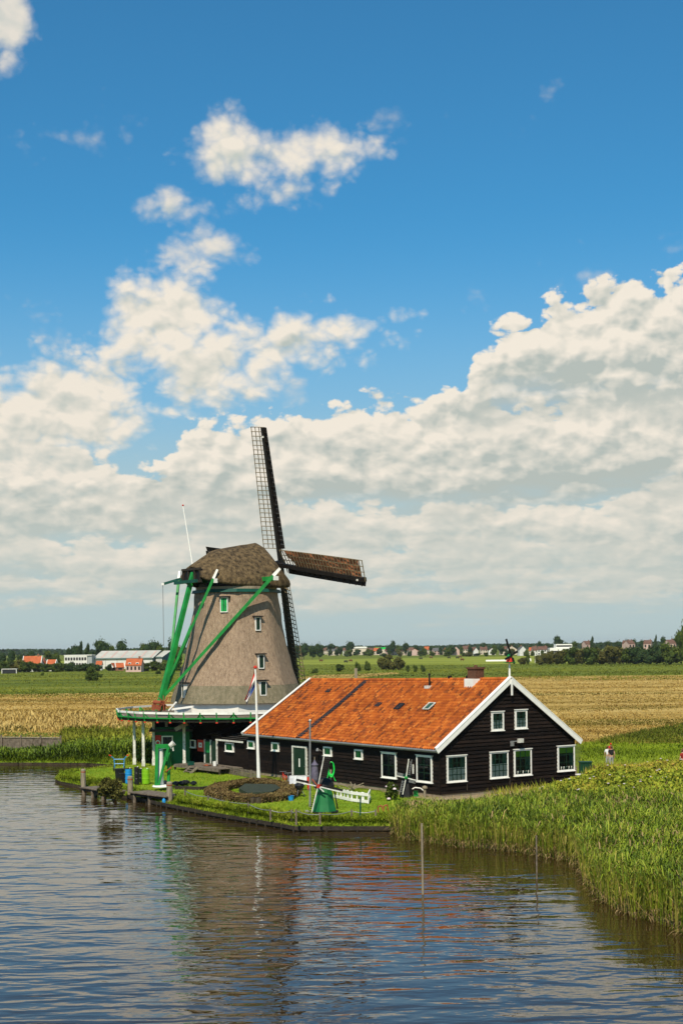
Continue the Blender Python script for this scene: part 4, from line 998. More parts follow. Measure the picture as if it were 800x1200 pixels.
# stems that carry the leaves at the water's edge
sx = RNG.permutation(np.where(front)[0])[:26000]
st_base = np.stack([xr[sx], yr[sx]-.05, np.full(len(sx), -.05)], 1)
blades(st_base, hr[sx]*RNG.uniform(.7,1.0,len(sx))+.5, RNG.uniform(.018,.030,len(sx)), RNG.uniform(1.25,1.57,len(sx)), np.where(RNG.random(len(sx))<.5, RNG.uniform(.78,1,len(sx)), RNG.uniform(.2,.7,len(sx))), 'reed_stems', M['reed'], droop=.15, azim=RNG.normal(-np.pi/2,.9,len(sx)))
xw, yw, hw = x[isw], y[isw], h[isw]; k = min(len(xw), 150000); sel = RNG.permutation(len(xw))[:k]; xw, yw, hw = xw[sel], yw[sel], hw[sel]
cl = .5+.5*wob(xw,yw,1.1,4); hh_ = hw*(.72+.3*cl)
zt_ = hh_*(1-.5*RNG.uniform(0,1,k)**1.6); c = np.stack([xw, yw, .5+zt_], 1)
topn = zt_/hh_; warm = wob(xw,yw,.5,6)+.5*wob(xw,yw,1.6,7)+np.clip((yw-93)/12,-.8,.8)
tint = np.clip(.36+.16*(topn-.7)+.10*cl+np.where(topn > .86, .13*(warm+.5), 0)+RNG.normal(0,.11,k), .02, 1); V, q, t = leafquads(c, RNG.uniform(.09,.20,k), tint)
np_mesh('bank_weeds', V, q, t, M['weed']); tag(bpy.data.objects['bank_weeds'], 'tall yellow green weeds with brownish seed heads beside the house', kind='stuff')
k2 = 16000; sel = RNG.integers(0, len(xw), k2); b_ = np.stack([xw[sel], yw[sel], .5+hh_[sel]*.6], 1)
wm = wob(xw[sel],yw[sel],.5,6); blades(b_, RNG.uniform(.3,.75,k2)*(.8+.4*(wm>0)), RNG.uniform(.02,.05,k2), RNG.uniform(1.1,1.5,k2), np.clip(.5+.3*wm+RNG.normal(0,.15,k2),.2,1), 'weed_seed_heads', M['weed'], droop=.3)
# old brown plumes and bent dead stalks standing out of the green
sel = np.where((wob(xr,yr,.7,14) > .25) & (RNG.random(k if len(xr) == k else len(xr)) < .05))[0]; kb = len(sel)
blades(np.stack([xr[sel], yr[sel], .5+hr[sel]*RNG.uniform(.75,1.02,kb)], 1), RNG.uniform(.25,.5,kb), RNG.uniform(.03,.07,kb), RNG.uniform(.7,1.5,kb), RNG.uniform(.88,1.0,kb), 'old_reed_plumes', M['old_plume'], droop=1.4)
sel = np.where(front)[0]; sel = sel[RNG.permutation(len(sel))[:5000]]; kb = len(sel)
blades(np.stack([xr[sel], yr[sel]-.2, RNG.uniform(-.02,.35,kb)], 1), RNG.uniform(.3,.9,kb), RNG.uniform(.02,.04,kb), RNG.uniform(-.1,.9,kb), RNG.uniform(.4,1.0,kb), 'reed_litter', M['old_plume'], droop=.8, azim=RNG.normal(-np.pi/2,1.1,kb))
# white bindweed-like blossoms in the weeds
for nm_, nfl in (('white_blossoms', 70),):
    sel = RNG.integers(0, len(xw), nfl); mb = MB()
    for i in sel: mb.lathe((xw[i], yw[i], .5+hh_[i]+.05), [(.02,0),(.08,.05),(.05,.07)], 6)
    tag(mb.build(nm_, M['flower']), 'small white blossoms scattered over the bank weeds', kind='stuff')

# ---- left bank reeds, tufts, scrub
def patch(poly, n, hfun, name, m, tf, lw=(.35,.7), ww=(.03,.06), top=.5, label=None):
    P_ = np.array([p[:2] for p in poly]); xs_, ys_, got = [], [], 0
    while got < n:
        x = RNG.uniform(P_[:,0].min(), P_[:,0].max(), n*3); y = RNG.uniform(P_[:,1].min(), P_[:,1].max(), n*3); ok = inpoly(x, y, poly); xs_.append(x[ok]); ys_.append(y[ok]); got += ok.sum()
    x, y = np.concatenate(xs_)[:n], np.concatenate(ys_)[:n]; k = len(x); h = np.maximum(hfun(x,y), .05)
    z = h*(1-top*RNG.uniform(0,1,k)**.8)
    base = np.stack([x, y, .48+np.maximum(z-.3*h,0)], 1); o = blades(base, RNG.uniform(*lw,k)*np.clip(h,.3,1.4), RNG.uniform(*ww,k), RNG.uniform(.6,1.5,k), np.clip(tf(x,y,z/h)+RNG.normal(0,.12 if name != 'lawn_tufts' else .06,k),0,1), name, m, droop=.9)
    if label: o['label'] = label
    return o
patch(RW([(-48,121.2),(-26,121),(-21.5,120.6),(-19,120.6),(-17.8,122),(-15,124),(-14,128.5),(-22,131),(-48,133)]), 42000, lambda x,y: 1.7+.35*wob(x,y,.8)-.6*np.clip((-22.5-x)/3,0,1)-.12*np.clip(y-126,0,9), 'far_bank_reeds', M['reed'],
      lambda x,y,t: .30+.14*wob(x,y,1.0,3)+.22*(t-.6), (.4,.8), (.05,.09), .85, 'dark green reeds along the far bank left of the mill')
patch(RW([(-18,118.6),(-17.2,116.8),(-12,119),(-9.5,127),(-9,136),(-30,136),(-22,131),(-15.4,128.5),(-15.6,122)]), 26000, lambda x,y: 1.0+.5*wob(x,y,.7)+.3*wob(x,y,2,2), 'scrub', M['weed'],
      lambda x,y,t: .30+.2*wob(x,y,.9,5)+.2*(t-.6), (.25,.5), (.08,.16), .9, 'mixed green and yellow scrub behind the stage posts')
patch([W(205,948)[:2],W(250,957),W(330,970),W(345,973),W(457,973.5)]+RW([(2.9,79.6),(-2.2,79.7),(-7.3,86),(-10.6,91.2)]), 15000, lambda x,y: .30+.16*wob(x,y,1.2), 'bank_edge_grass', M['lawnblade'],
      lambda x,y,t: .55+.3*wob(x,y,.9,2), (.5,1.0), (.02,.04), .5, 'longer yellow green grass along the edge of the yard')
patch(yard, 30000, lambda x,y: .05+.02*wob(x,y,.8), 'lawn_tufts', M['lawnblade'], lambda x,y,t: .55+.25*wob(x,y,.6,2), (.3,.6), (.015,.03), .3, 'short lawn grass around the yard')
patch(RW([(-21.4,108),(-20.6,104),(-18.7,101.7),(-17,99),(-16,98.5),(-17,101),(-19.5,105)]), 3500, lambda x,y: .28+.1*wob(x,y,1.2), 'shore_tufts', M['lawnblade'], lambda x,y,t: .4+.25*wob(x,y,.6,2), (.5,1.0), (.02,.04), .4, 'grass hanging over the left tip of the yard')
def shore_strip(line, n, name, hmin, hmax, tm, label, wd=1.1, z0=.2):
    P_ = np.array([p[:2] for p in line], float); sl_ = np.hypot(*(P_[1:]-P_[:-1]).T); c = RNG.choice(len(sl_), n, p=sl_/sl_.sum()); t = RNG.random(n)[:,None]; q_ = P_[c]*(1-t)+P_[c+1]*t
    d_ = (P_[c+1]-P_[c])/sl_[c][:,None]; off = RNG.uniform(-.05,1,n)**1.0*wd; x = q_[:,0]-d_[:,1]*off; y = q_[:,1]+d_[:,0]*off
    z = z0+np.clip(off/.9,0,1)*.3-.03; h = RNG.uniform(hmin,hmax,n)*(1+.5*wob(x,y,1.3))
    o = blades(np.stack([x,y,z],1), h, RNG.uniform(.02,.05,n), RNG.uniform(.5,1.4,n), np.clip(tm+.3*wob(x,y,.9,2)+RNG.normal(0,.15,n),0,1), name, M['lawnblade'], droop=1.0); o['label'] = label
shore_strip(shore_left[6:], 15000, 'bank_fringe', .15, .42, .5, 'grass fringe hanging over the edge of the yard')
shore_strip(shore_left[1:7], 9000, 'far_bank_fringe', .3, .9, .35, 'grass fringe at the foot of the far bank reeds')
# open-field tufts, density falling with distance
def field_tufts(name, m, u0, u1, v0, v1, n, hmin, hmax, tf, poly=None, per=3, label=None, wk=1.0):
    u = RNG.uniform(u0, u1, n); v = RNG.uniform(v0, v1, n); lu, lv = lev(u, v); Y_ = F*(CZ-.5)/(lv-HV); X_ = (lu-400)*Y_/F
    if name == 'edge_grass': kk_ = (v < 874-.0*u) & (v > 872-(u-690)*.20+1.5*wob(X_,Y_,.15)); X_, Y_ = X_[kk_], Y_[kk_]
    dens = wob(X_*.5, Y_, .09, 9); kp_ = RNG.random(len(X_)) < .55+.45*dens; X_, Y_ = X_[kp_], Y_[kp_]
    X_ = np.repeat(X_, per); Y_ = np.repeat(Y_, per); k = len(X_); sc = Y_/150.0
    X_ = X_+RNG.normal(0,.25,k)*sc; Y_ = Y_+RNG.normal(0,.4,k)*sc
    base = np.stack([X_, Y_, np.full(k,.5)], 1); h = RNG.uniform(hmin,hmax,k)*(1+.35*wob(X_,Y_,.12,3))
    o = blades(base, h, RNG.uniform(.06,.16,k)*sc*wk, RNG.uniform(.7,1.5,k), np.clip(tf(X_,Y_)+RNG.normal(0,.07,k),0,1), name, m, droop=.7)
    if label: o['label'] = label
streak = lambda x,y: .50+.55*wob(x*.06,y,.13,1)+.22*wob(x*.25,y,.5,4)
field_tufts('hay_tufts', M['straw'], -60, 262, 815, 868, 22000, .10, .26, lambda x,y: streak(x,y)+.08, label='dry golden grass of the field left of the mill')
field_tufts('stubble_tufts', M['straw'], 560, 880, 792, 872, 26000, .10, .26, lambda x,y: streak(x,y)-.02+.12*np.sin(y*.18)-.10*np.clip((175-y)/20,0,1), label='golden stubble field behind the house')
field_tufts('pale_plumes', M['straw'], -60, 150, 838, 858, 4500, .7, 1.2, lambda x,y: .82+.12*wob(x,y,.4,2), label='pale feathery reed plumes across the golden field')
field_tufts('meadow_tufts', M['grass'], -60, 260, 784, 818, 12000, .12, .34, lambda x,y: .52+.32*wob(x*.12,y,.06,4), wk=.7, label='rough green meadow beyond the golden field')
field_tufts('distant_grass', M['grass'], 330, 880, 779, 797, 11000, .2, .45, lambda x,y: .48+.32*wob(x*.10,y,.04,4), wk=.7, label='rough green grassland beyond the stubble field')
field_tufts('edge_grass', M['grass'], 690, 880, 845, 872, 8000, .3, .8, lambda x,y: .36+.25*wob(x,y,.3,4), wk=.55, label='dark green ditch growth at the far edge of the bright grass')
field_tufts('bright_grass', M['lawnblade'], 682, 880, 872, 908, 9000, .2, .45, lambda x,y: .45+.3*wob(x,y,.25,4), wk=.6, label='bright green grass between the weeds and the stubble field')
field_tufts('left_edge_grass', M['grass'], 74, 170, 855, 880, 6000, .5, 1.0, lambda x,y: .55+.25*wob(x,y,.3,4), wk=.8, label='yellow green grass behind the far bank reeds')

# ------------------------------------------------------------------ trees
def crown_proto(kind, m, seed):
    rg = np.random.default_rng(seed); lobes = []
    if kind == 'round':
        for i in range(11): a = rg.uniform(0,6.28); r_ = rg.uniform(.05,.30); lobes.append((r_*math.cos(a), r_*math.sin(a), rg.uniform(.25,.82), rg.uniform(.18,.27), rg.uniform(.14,.2)))
        lobes.append((0,0,.58,.30,.42))
    elif kind == 'tall':
        for i in range(10): a = rg.uniform(0,6.28); r_ = rg.uniform(0,.18); z = rg.uniform(.2,.85); lobes.append((r_*math.cos(a), r_*math.sin(a), z, .24*(1.15-z*.7), .16))
    elif kind == 'cone':
        for i in range(9): z = .12+.09*i; lobes.append((rg.normal(0,.03), rg.normal(0,.03), z, .36*(1.05-z), .09))
    else:     # bush: to the ground
        for i in range(13): a = rg.uniform(0,6.28); r_ = rg.uniform(.05,.34); lobes.append((r_*math.cos(a), r_*math.sin(a), rg.uniform(.18,.72), rg.uniform(.15,.24), rg.uniform(.16,.26)))
        lobes.append((0,0,.4,.34,.42))
    pts = []; tn = []
    per = 150 if kind != 'cone' else 90
    for (lx,ly,lz,lr,lh) in lobes:
        v = rg.normal(size=(per,3)); v /= np.linalg.norm(v,axis=1)[:,None]; rad_ = rg.uniform(.55,1.12,per)[:,None]
        p = v*rad_*np.array([lr,lr,lh])+np.array([lx,ly,lz]); p[:,2] = np.clip(p[:,2], .01, 1.05); pts.append(p)
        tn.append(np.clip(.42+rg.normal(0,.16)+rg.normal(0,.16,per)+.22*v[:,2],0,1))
    pts = np.concatenate(pts); tn = np.concatenate(tn)
    V, q, t = leafquads(pts, rg.uniform(.035,.085,len(pts)), tn)
    # solid inner limbs of foliage so the middle is dense
    for (lx,ly,lz,lr,lh) in lobes:
        bm = bmesh.new(); bmesh.ops.create_icosphere(bm, subdivisions=2, radius=1.0); vs = np.array([v_.co[:] for v_ in bm.verts]); fs = np.array([[v_.index for v_ in f_.verts] for f_ in bm.faces]); bm.free()
        vs = vs*(1+rg.normal(0,.09,(len(vs),1)))*np.array([lr,lr,lh])*.72+np.array([lx,ly,lz]); vs[:,2] = np.maximum(vs[:,2],.0)
        b0_ = len(V); V = np.concatenate([V,vs]); fq = np.concatenate([fs, fs[:,2:3]],1)[:, :4]
        # triangles stored as quads with a tiny fourth corner
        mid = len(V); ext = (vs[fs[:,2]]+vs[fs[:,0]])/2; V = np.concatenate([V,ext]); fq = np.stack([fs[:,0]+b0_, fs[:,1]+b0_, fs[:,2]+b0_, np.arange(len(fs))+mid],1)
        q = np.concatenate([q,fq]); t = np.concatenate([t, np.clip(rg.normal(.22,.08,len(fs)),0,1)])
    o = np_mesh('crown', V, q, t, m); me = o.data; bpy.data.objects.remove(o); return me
CROWN = {}
for kd in ('round','tall','cone','bush'):
    for mn in ('leaf_dark','leaf_mid','leaf_olive'): CROWN[kd,mn] = [crown_proto(kd, M[mn], hash((len(kd)*7+len(mn))) % 1000+i) for i in range(2)]
tb = MB(); tb.tube((0,0,0),(.01,0,.5),.035,.02,7).tube((.01,0,.38),(.13,.05,.62),.018,.008,5).tube((.01,0,.42),(-.12,-.04,.66),.018,.008,5)
o = tb.build('trunk', M['bark']); TRUNK = o.data; bpy.data.objects.remove(o)
def tree(u, vb, vt, wpx, kind, mn, label, cat='tree', group=None, name=None, trunk=True):
    b = G(u, vb, .5); h = (P(u, vt, b.y).z-.5)*{'round':1.17,'tall':1.12,'cone':1.1,'bush':1.06}[kind]; wd = wpx*b.y/F
    nm = name or {'round':'broadleaf_tree','tall':'poplar_tree','cone':'conifer_tree','bush':'bush'}[kind]
    r_ = empty(nm, b, label, cat, group); wsc = wd/(.95 if kind in ('round','bush') else .62)
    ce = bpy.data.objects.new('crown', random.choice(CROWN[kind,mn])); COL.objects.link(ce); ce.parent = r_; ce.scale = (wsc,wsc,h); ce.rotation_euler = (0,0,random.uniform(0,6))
    if trunk:
        te = bpy.data.objects.new('trunk', TRUNK); COL.objects.link(te); te.parent = r_; te.scale = (wsc*.8,wsc*.8,h)
    return r_
ORD = ['first','second','third','fourth','fifth','sixth','seventh','eighth','ninth','tenth','eleventh','twelfth','thirteenth','fourteenth','fifteenth','sixteenth','seventeenth','eighteenth','nineteenth','twentieth']
def ordn(i): return ORD[i] if i < 20 else ('twenty '+ORD[i-20] if i < 29 else 'thirty '+ORD[i-30] if i >= 30 and i < 39 else 'thirtieth')
# left, behind the halls
L1 = [(2,784,767,10,'round','leaf_dark'),(13,784,764.5,9,'round','leaf_dark'),(25,783,767.5,9,'round','leaf_dark'),(37,782,765.5,12,'round','leaf_dark'),(56,783,765,12,'round','leaf_mid'),(67,783,766.5,10,'round','leaf_mid'),
      (80.5,782,757,6,'tall','leaf_dark'),(88,782,759,15,'round','leaf_dark'),(94.5,782,755,7,'tall','leaf_dark'),(103,782,757,7,'tall','leaf_dark'),(110,782,765,10,'round','leaf_dark'),(119.5,782,751.5,15,'round','leaf_dark'),(130,782,759,10,'round','leaf_mid'),
      (145,782,754,15,'round','leaf_dark'),(156,782,763,9,'round','leaf_mid'),(167,782,757,11,'round','leaf_mid'),(179,782,753,17,'round','leaf_dark'),(190,782,759,13,'round','leaf_mid'),(201,782,752,13,'round','leaf_dark'),(209,783,759,12,'round','leaf_mid')]
for i, a in enumerate(L1): tree(a[0],a[1],a[2],a[3]*1.25,a[4],a[5], f'{ordn(i)} from the left of the trees rising behind the far halls', 'tree', 'trees rising behind the far halls')
L2 = [(6,788.5,774,16,'leaf_mid'),(19,788,772,17,'leaf_olive'),(31,788,775,15,'leaf_mid'),(43,787.5,777,13,'leaf_mid'),(53,787.5,778,12,'leaf_mid'),(63,787.5,777.5,13,'leaf_mid'),(73,787,777,12,'leaf_mid'),(83,787,776,13,'leaf_dark'),(94,787,778,13,'leaf_dark'),(104,787,777,13,'leaf_dark'),(114,787,778,10,'leaf_dark'),(128,786.5,778,7,'leaf_dark'),(171,786.5,777,14,'leaf_mid'),(182,786,775,15,'leaf_mid'),(194,786,774,14,'leaf_mid'),(206,786,775,13,'leaf_mid')]
for i, (u,vb,vt,wd,mn) in enumerate(L2): tree(u, vb, vt-1, wd*1.35, 'bush', mn, f'{ordn(i)} bush from the left in the hedge before the far halls', 'bush', 'bushes in the hedge before the far halls', trunk=False)
tree(107,798,780,20,'bush','leaf_mid','lone rounded bush standing in the left green meadow','bush', trunk=False)
for i,(u,wd) in enumerate(((118,6),(50,5),(185,8))): tree(u,794-i*2,789.5-i*2,wd,'bush','leaf_mid',('small low bush right of the lone meadow bush','tiny bush in the left meadow below the gabled cottage','low scrub bush in the meadow close to the mill')[i],'bush',trunk=False)
# middle
L3 = [(347,773,757,11,'round','leaf_dark'),(356,773,755.5,14,'round','leaf_dark'),(366,773,757,11,'round','leaf_dark'),(374,773,755,10,'round','leaf_dark')]
for i, a in enumerate(L3): tree(*a, f'{ordn(i)} tree from the left in the dark clump right of the mill', 'tree', 'dark clump of trees right of the mill')
L4 = [(388,768,755,12,'round','leaf_dark'),(398,768,759,9,'round','leaf_dark'),(409,768,753.5,13,'round','leaf_dark'),(419,768,761,8,'round','leaf_dark'),(432,768.5,761,7,'round','leaf_mid'),(445,768,760,8,'round','leaf_dark'),(455,768,757,9,'round','leaf_dark'),(460,768,752.5,8,'round','leaf_dark'),(467,768,757,9,'round','leaf_mid'),(475,768,754,9,'round','leaf_dark'),(487,768,757,7,'round','leaf_dark'),
      (497,767,760,8,'round','leaf_mid'),(506,767.5,757.5,8,'round','leaf_dark'),(516,767.5,756.5,5,'tall','leaf_dark'),(522,768,760,6,'round','leaf_mid'),(530,768,756.5,11,'round','leaf_dark'),(540,767,759,7,'round','leaf_mid'),(550,768,758,7,'round','leaf_dark'),(557,767,760,6,'round','leaf_mid'),(566,767,754.5,9,'round','leaf_dark'),(578,767,757,9,'round','leaf_mid'),(587,768,757,9,'round','leaf_dark'),
      (600,767,755,9,'round','leaf_dark'),(610,767,757,7,'round','leaf_mid'),(624,767,756,9,'round','leaf_dark'),(632,767,753,8,'round','leaf_dark'),(641,767,755,9,'round','leaf_dark'),(653,767,747.5,14,'round','leaf_dark'),(662,767,753.5,9,'round','leaf_dark')]
for i, a in enumerate(L4): tree(*a, f'{ordn(i)} tree from the left along the far village skyline', 'tree', 'trees along the far village skyline')
L5 = [(672,767,753,10,'round','leaf_mid'),(683,767,754,8,'round','leaf_dark'),(693.5,767,748,6,'tall','leaf_dark'),(702,767,754,8,'round','leaf_dark'),(713,766,752,11,'round','leaf_dark'),(724,766,752,11,'round','leaf_dark'),(734,766,751,9,'round','leaf_dark'),(743,766,751,9,'round','leaf_dark'),(752,766,751,9,'round','leaf_dark'),(761,766,752,8,'round','leaf_dark'),(768,766,746.5,4.5,'tall','leaf_dark'),(777,766,748,10,'round','leaf_dark'),(788,766,749,11,'round','leaf_dark')]
for i, a in enumerate(L5): tree(*a, f'{ordn(i)} from the left of the bluish trees above the right willow belt', 'tree', 'bluish trees above the right willow belt')
L6 = [(634,779,764,14,'leaf_olive'),(645,779,761,14,'leaf_olive'),(656,779,759.5,15,'leaf_olive'),(668,779,757,16,'leaf_mid'),(679,779,757.5,15,'leaf_olive'),(691,779,756.5,17,'leaf_mid'),(703,778.5,757,16,'leaf_olive'),(715,778.5,754,18,'leaf_olive'),(727,778.5,755,16,'leaf_olive'),(738,778.5,757,16,'leaf_mid'),(750,778.5,755,17,'leaf_dark'),(762,778.5,756,16,'leaf_dark'),(774,778.5,753,18,'leaf_dark'),(786,778.5,752,18,'leaf_mid'),(814,778.5,752,18,'leaf_dark')]
for i, (u,vb,vt,wd,mn) in enumerate(L6): tree(u, vb, vt, wd*1.6, 'bush', mn, f'{ordn(i)} willow from the left in the belt behind the stubble field', 'willow', 'willows in the belt behind the stubble field', name='willow_tree', trunk=False)
tree(801,779,734,18,'round','leaf_mid','tallest tree of the right willow belt, cut by the frame edge','tree')
for a, lb_ in (((452,785,765.5,23,'bush','leaf_olive'),'large dark round bush in the pasture above the orange roof'),((466,785,768,20,'bush','leaf_olive'),'second dark bush touching the large round one above the roof'),((398,787,777.5,14,'bush','leaf_mid'),'low spreading bush left of the big round bushes'),
               ((419,787,775,9,'bush','leaf_mid'),'left one of two upright shrubs beside the big round bush'),((431,786,774,9,'bush','leaf_mid'),'right one of two upright shrubs beside the big round bush'),((369,789,783,10,'bush','leaf_mid'),'low bush in rough grass just right of the mill'),
               ((477.5,787.5,779,6,'bush','leaf_mid'),'leftmost of three small ball shaped bushes above the roof ridge'),((486.5,787.5,779,6,'bush','leaf_mid'),'middle of three small ball shaped bushes above the roof ridge'),((495.5,787.5,778.5,6.5,'bush','leaf_mid'),'rightmost of three small ball shaped bushes above the roof ridge'),
               ((612,779,769,13,'bush','leaf_olive'),'low dark bush just right of the model mill vane'),((618.5,779,766,6,'bush','leaf_mid'),'small pointed bush joined to the low bush right of the vane')):
    tree(*a, lb_, 'bush', trunk=False)

# unbroken wood along the horizon
k = 26000; uu_ = RNG.uniform(-220, 1020, k); Yf = RNG.uniform(2300, 2900, k); Xf = (uu_-400)*Yf/F
hf = 8.0+1.8*wob(Xf, Yf*0, .006)+1.8*wob(Xf, Yf*0, .022, 2)+1.2*wob(Xf, Yf*0, .08, 4); zf_ = hf*RNG.uniform(0,1,k)**.7
V, q, t = leafquads(np.stack([Xf,Yf,.5+zf_],1), RNG.uniform(4,8,k)*.8, np.clip(RNG.normal(.35,.15,k),0,1)); np_mesh('distant_wood', V, q, t, M['leaf_dark']); tag(bpy.data.objects['distant_wood'], 'unbroken line of woodland on the horizon', kind='stuff')
# ------------------------------------------------------------------ far buildings
pal = {'white':mat('far_white_render',(.62,.60,.56),(.74,.72,.68),.5,.8),'cream':mat('far_cream_render',(.55,.46,.36),(.66,.56,.44),.5,.8),'pink':mat('far_pink_render',(.50,.34,.29),(.60,.42,.36),.5,.8),'brick':mat('far_brick',(.20,.09,.06),(.30,.14,.09),.5,.9),'grey':mat('far_grey_cladding',(.28,.30,.31),(.36,.38,.38),.3,.7),'tealc':mat('far_teal_cladding',(.10,.16,.16),(.13,.20,.20),.3,.7),'blueteal':mat('far_blue_cladding',(.01,.07,.11),(.015,.09,.14),.3,.7)}
rf = {'orange':mat('far_orange_tiles',(.36,.085,.03),(.50,.13,.045),.8,.9),'brown':mat('far_brown_tiles',(.10,.05,.035),(.17,.09,.06),.6,.9),'grey':mat('far_grey_tiles',(.08,.08,.08),(.14,.13,.13),.6,.9),'pale':mat('pale_sheet_roof',(.40,.39,.34),(.52,.50,.44),.2,.7)}
def far_house(name, u, vb, wm, dm, hm, rh, rot, wall, roof_, label, cat='house', group=None, wins=3, storeys=2, edge=False, chimney=True, dormers=0, zrow=None):
    b = G(u, vb, .5); r_ = empty(name, b, label, cat, group); a = Vector((math.cos(rot), math.sin(rot), 0)); n = Vector((math.sin(rot), -math.cos(rot), 0))
    O_ = b; mb = MB(); mb.obox(O_, a, n, UP, (-wm/2,wm/2), (-dm,0), (0,hm))
    for s_ in (-1,1): mb.add([O_+a*(s_*wm/2)+UP*hm, O_+a*(s_*wm/2)-n*dm+UP*hm, O_+a*(s_*wm/2)-n*dm/2+UP*(hm+rh)], [(0,1,2)])
    wo = mb.build('wall', wall, r_); mb = MB(); ov = .25
    for s_, y0 in ((1,ov),(-1,-dm-ov)):
        ea, eb = O_+a*(-wm/2-.2)+n*y0+UP*(hm-.1), O_+a*(wm/2+.2)+n*y0+UP*(hm-.1); ra_, rb2 = O_+a*(-wm/2-.2)-n*dm/2+UP*(hm+rh+.1), O_+a*(wm/2+.2)-n*dm/2+UP*(hm+rh+.1)
        vs = [ea,eb,rb2,ra_]; mb.add(vs+[p+UP*.15 for p in vs], [(4,5,6,7),(0,1,5,4),(1,2,6,5),(3,0,4,7),(0,3,2,1)])
    ro = mb.build('roof', roof_, r_)
    if edge:
        mb = MB()
        for s_ in (-1,1):
            for y0 in (ov,-dm-ov): mb.beam(O_+a*(s_*(wm/2+.25))+n*y0+UP*(hm-.1), O_+a*(s_*(wm/2+.25))-n*dm/2+UP*(hm+rh+.15), .22, .5)
        mb.build('barge_board', M['white'], ro)
    if chimney: p = O_+a*(wm*.32)-n*dm/2+UP*(hm+rh-.2); MB().obox(p, a, n, UP, (-.35,.35), (-.35,.35), (0,1.3)).build('chimney', pal['brick'], ro)
    for s_ in range(storeys):
        for i in range(wins):
            x = wm*((i+.5)/wins-.5); z0 = hm*(s_+.32)/storeys
            MB().obox(O_, a, n, UP, (x-wm/wins*.24,x+wm/wins*.24), (.01,.06), (z0,z0+hm/storeys*.5)).build('window', M['dark'], r_)
    for i in range(dormers):
        x = wm*((i+.5)/dormers-.5)*1.0; MB().obox(O_, a, n, UP, (x-.6,x+.6), (-dm*.30,-.2), (hm+.1,hm+1.15)).build('dormer', M['white'], ro)
        MB().obox(O_, a, n, UP, (x-.4,x+.4), (-.2,-.15), (hm+.3,hm+.95)).build('window', M['dark'], ro)
    return r_
far_house('farmhouse', 37.5, 787, 7.6, 7, 3.4, 3.2, .05, pal['white'], rf['orange'], 'far farmhouse with a broad orange roof and white gable edges, at far left', edge=True, wins=3, storeys=1)
far_house('cottage', 60, 786.5, 3.6, 3.6, 3.0, 1.9, R(-8), pal['white'], rf['orange'], 'orange roofed right wing of the white gabled far cottage', edge=True, wins=2, storeys=1, chimney=False)
far_house('cottage', 54.2, 786.5, 5.5, 2.6, 2.4, 2.6, R(82), M['black'], rf['orange'], 'small far cottage with a dark gable framed in white boards', edge=True, wins=1, storeys=1)
far_house('cottage', 116, 785.5, 2.4, 3.5, 2.4, 1.6, 0, pal['white'], rf['orange'], 'tiny orange roof showing above the hedge left of the large hall', wins=1, storeys=1, chimney=False)
far_house('cottage', 134.5, 786, 4.5, 2.2, 1.5, 1.7, R(78), M['black'], rf['orange'], 'left one of two tiny dark gables edged in white before the hall', edge=True, wins=1, storeys=1, chimney=False)
far_house('cottage', 141, 786, 3.4, 2.4, 1.5, 1.7, R(20), pal['brick'], rf['orange'], 'tiny orange roofed cottage edged in white touching the pink house', edge=True, wins=1, storeys=1, chimney=False)
far_house('pink_house', 156.5, 787.5, 6.4, 4.6, 2.7, 2.6, R(-6), pal['pink'], rf['orange'], 'pink walled far house with orange roof and two dormers', edge=False, wins=4, storeys=1, dormers=2)
# office block
b = G(92, 784.5); r_ = empty('office_block', b, 'flat roofed white office block with two rows of windows left of the long hall', 'office'); Xa = Vector((1,0,0)); Nn = Vector((0,-1,0))
MB().obox(b, Xa, Nn, UP, (-6.6,4.2), (-10,0), (0,6.6)).build('wall', pal['white'], r_); MB().obox(b, Xa, Nn, UP, (4.21,6.4), (-10,-.5), (0,6.5)).build('side_wall', pal['grey'], r_); MB().obox(b, Xa, Nn, UP, (-6.7,6.5), (-10.1,.1), (6.6,6.9)).build('roof', M['white'], r_)
for s_ in range(2):
    for i in range(8): MB().obox(b, Xa, Nn, UP, (-6.2+1.3*i,-5.3+1.3*i), (.01,.06), (1.6+2.7*s_,3.0+2.7*s_)).build('window', M['dark'], r_)
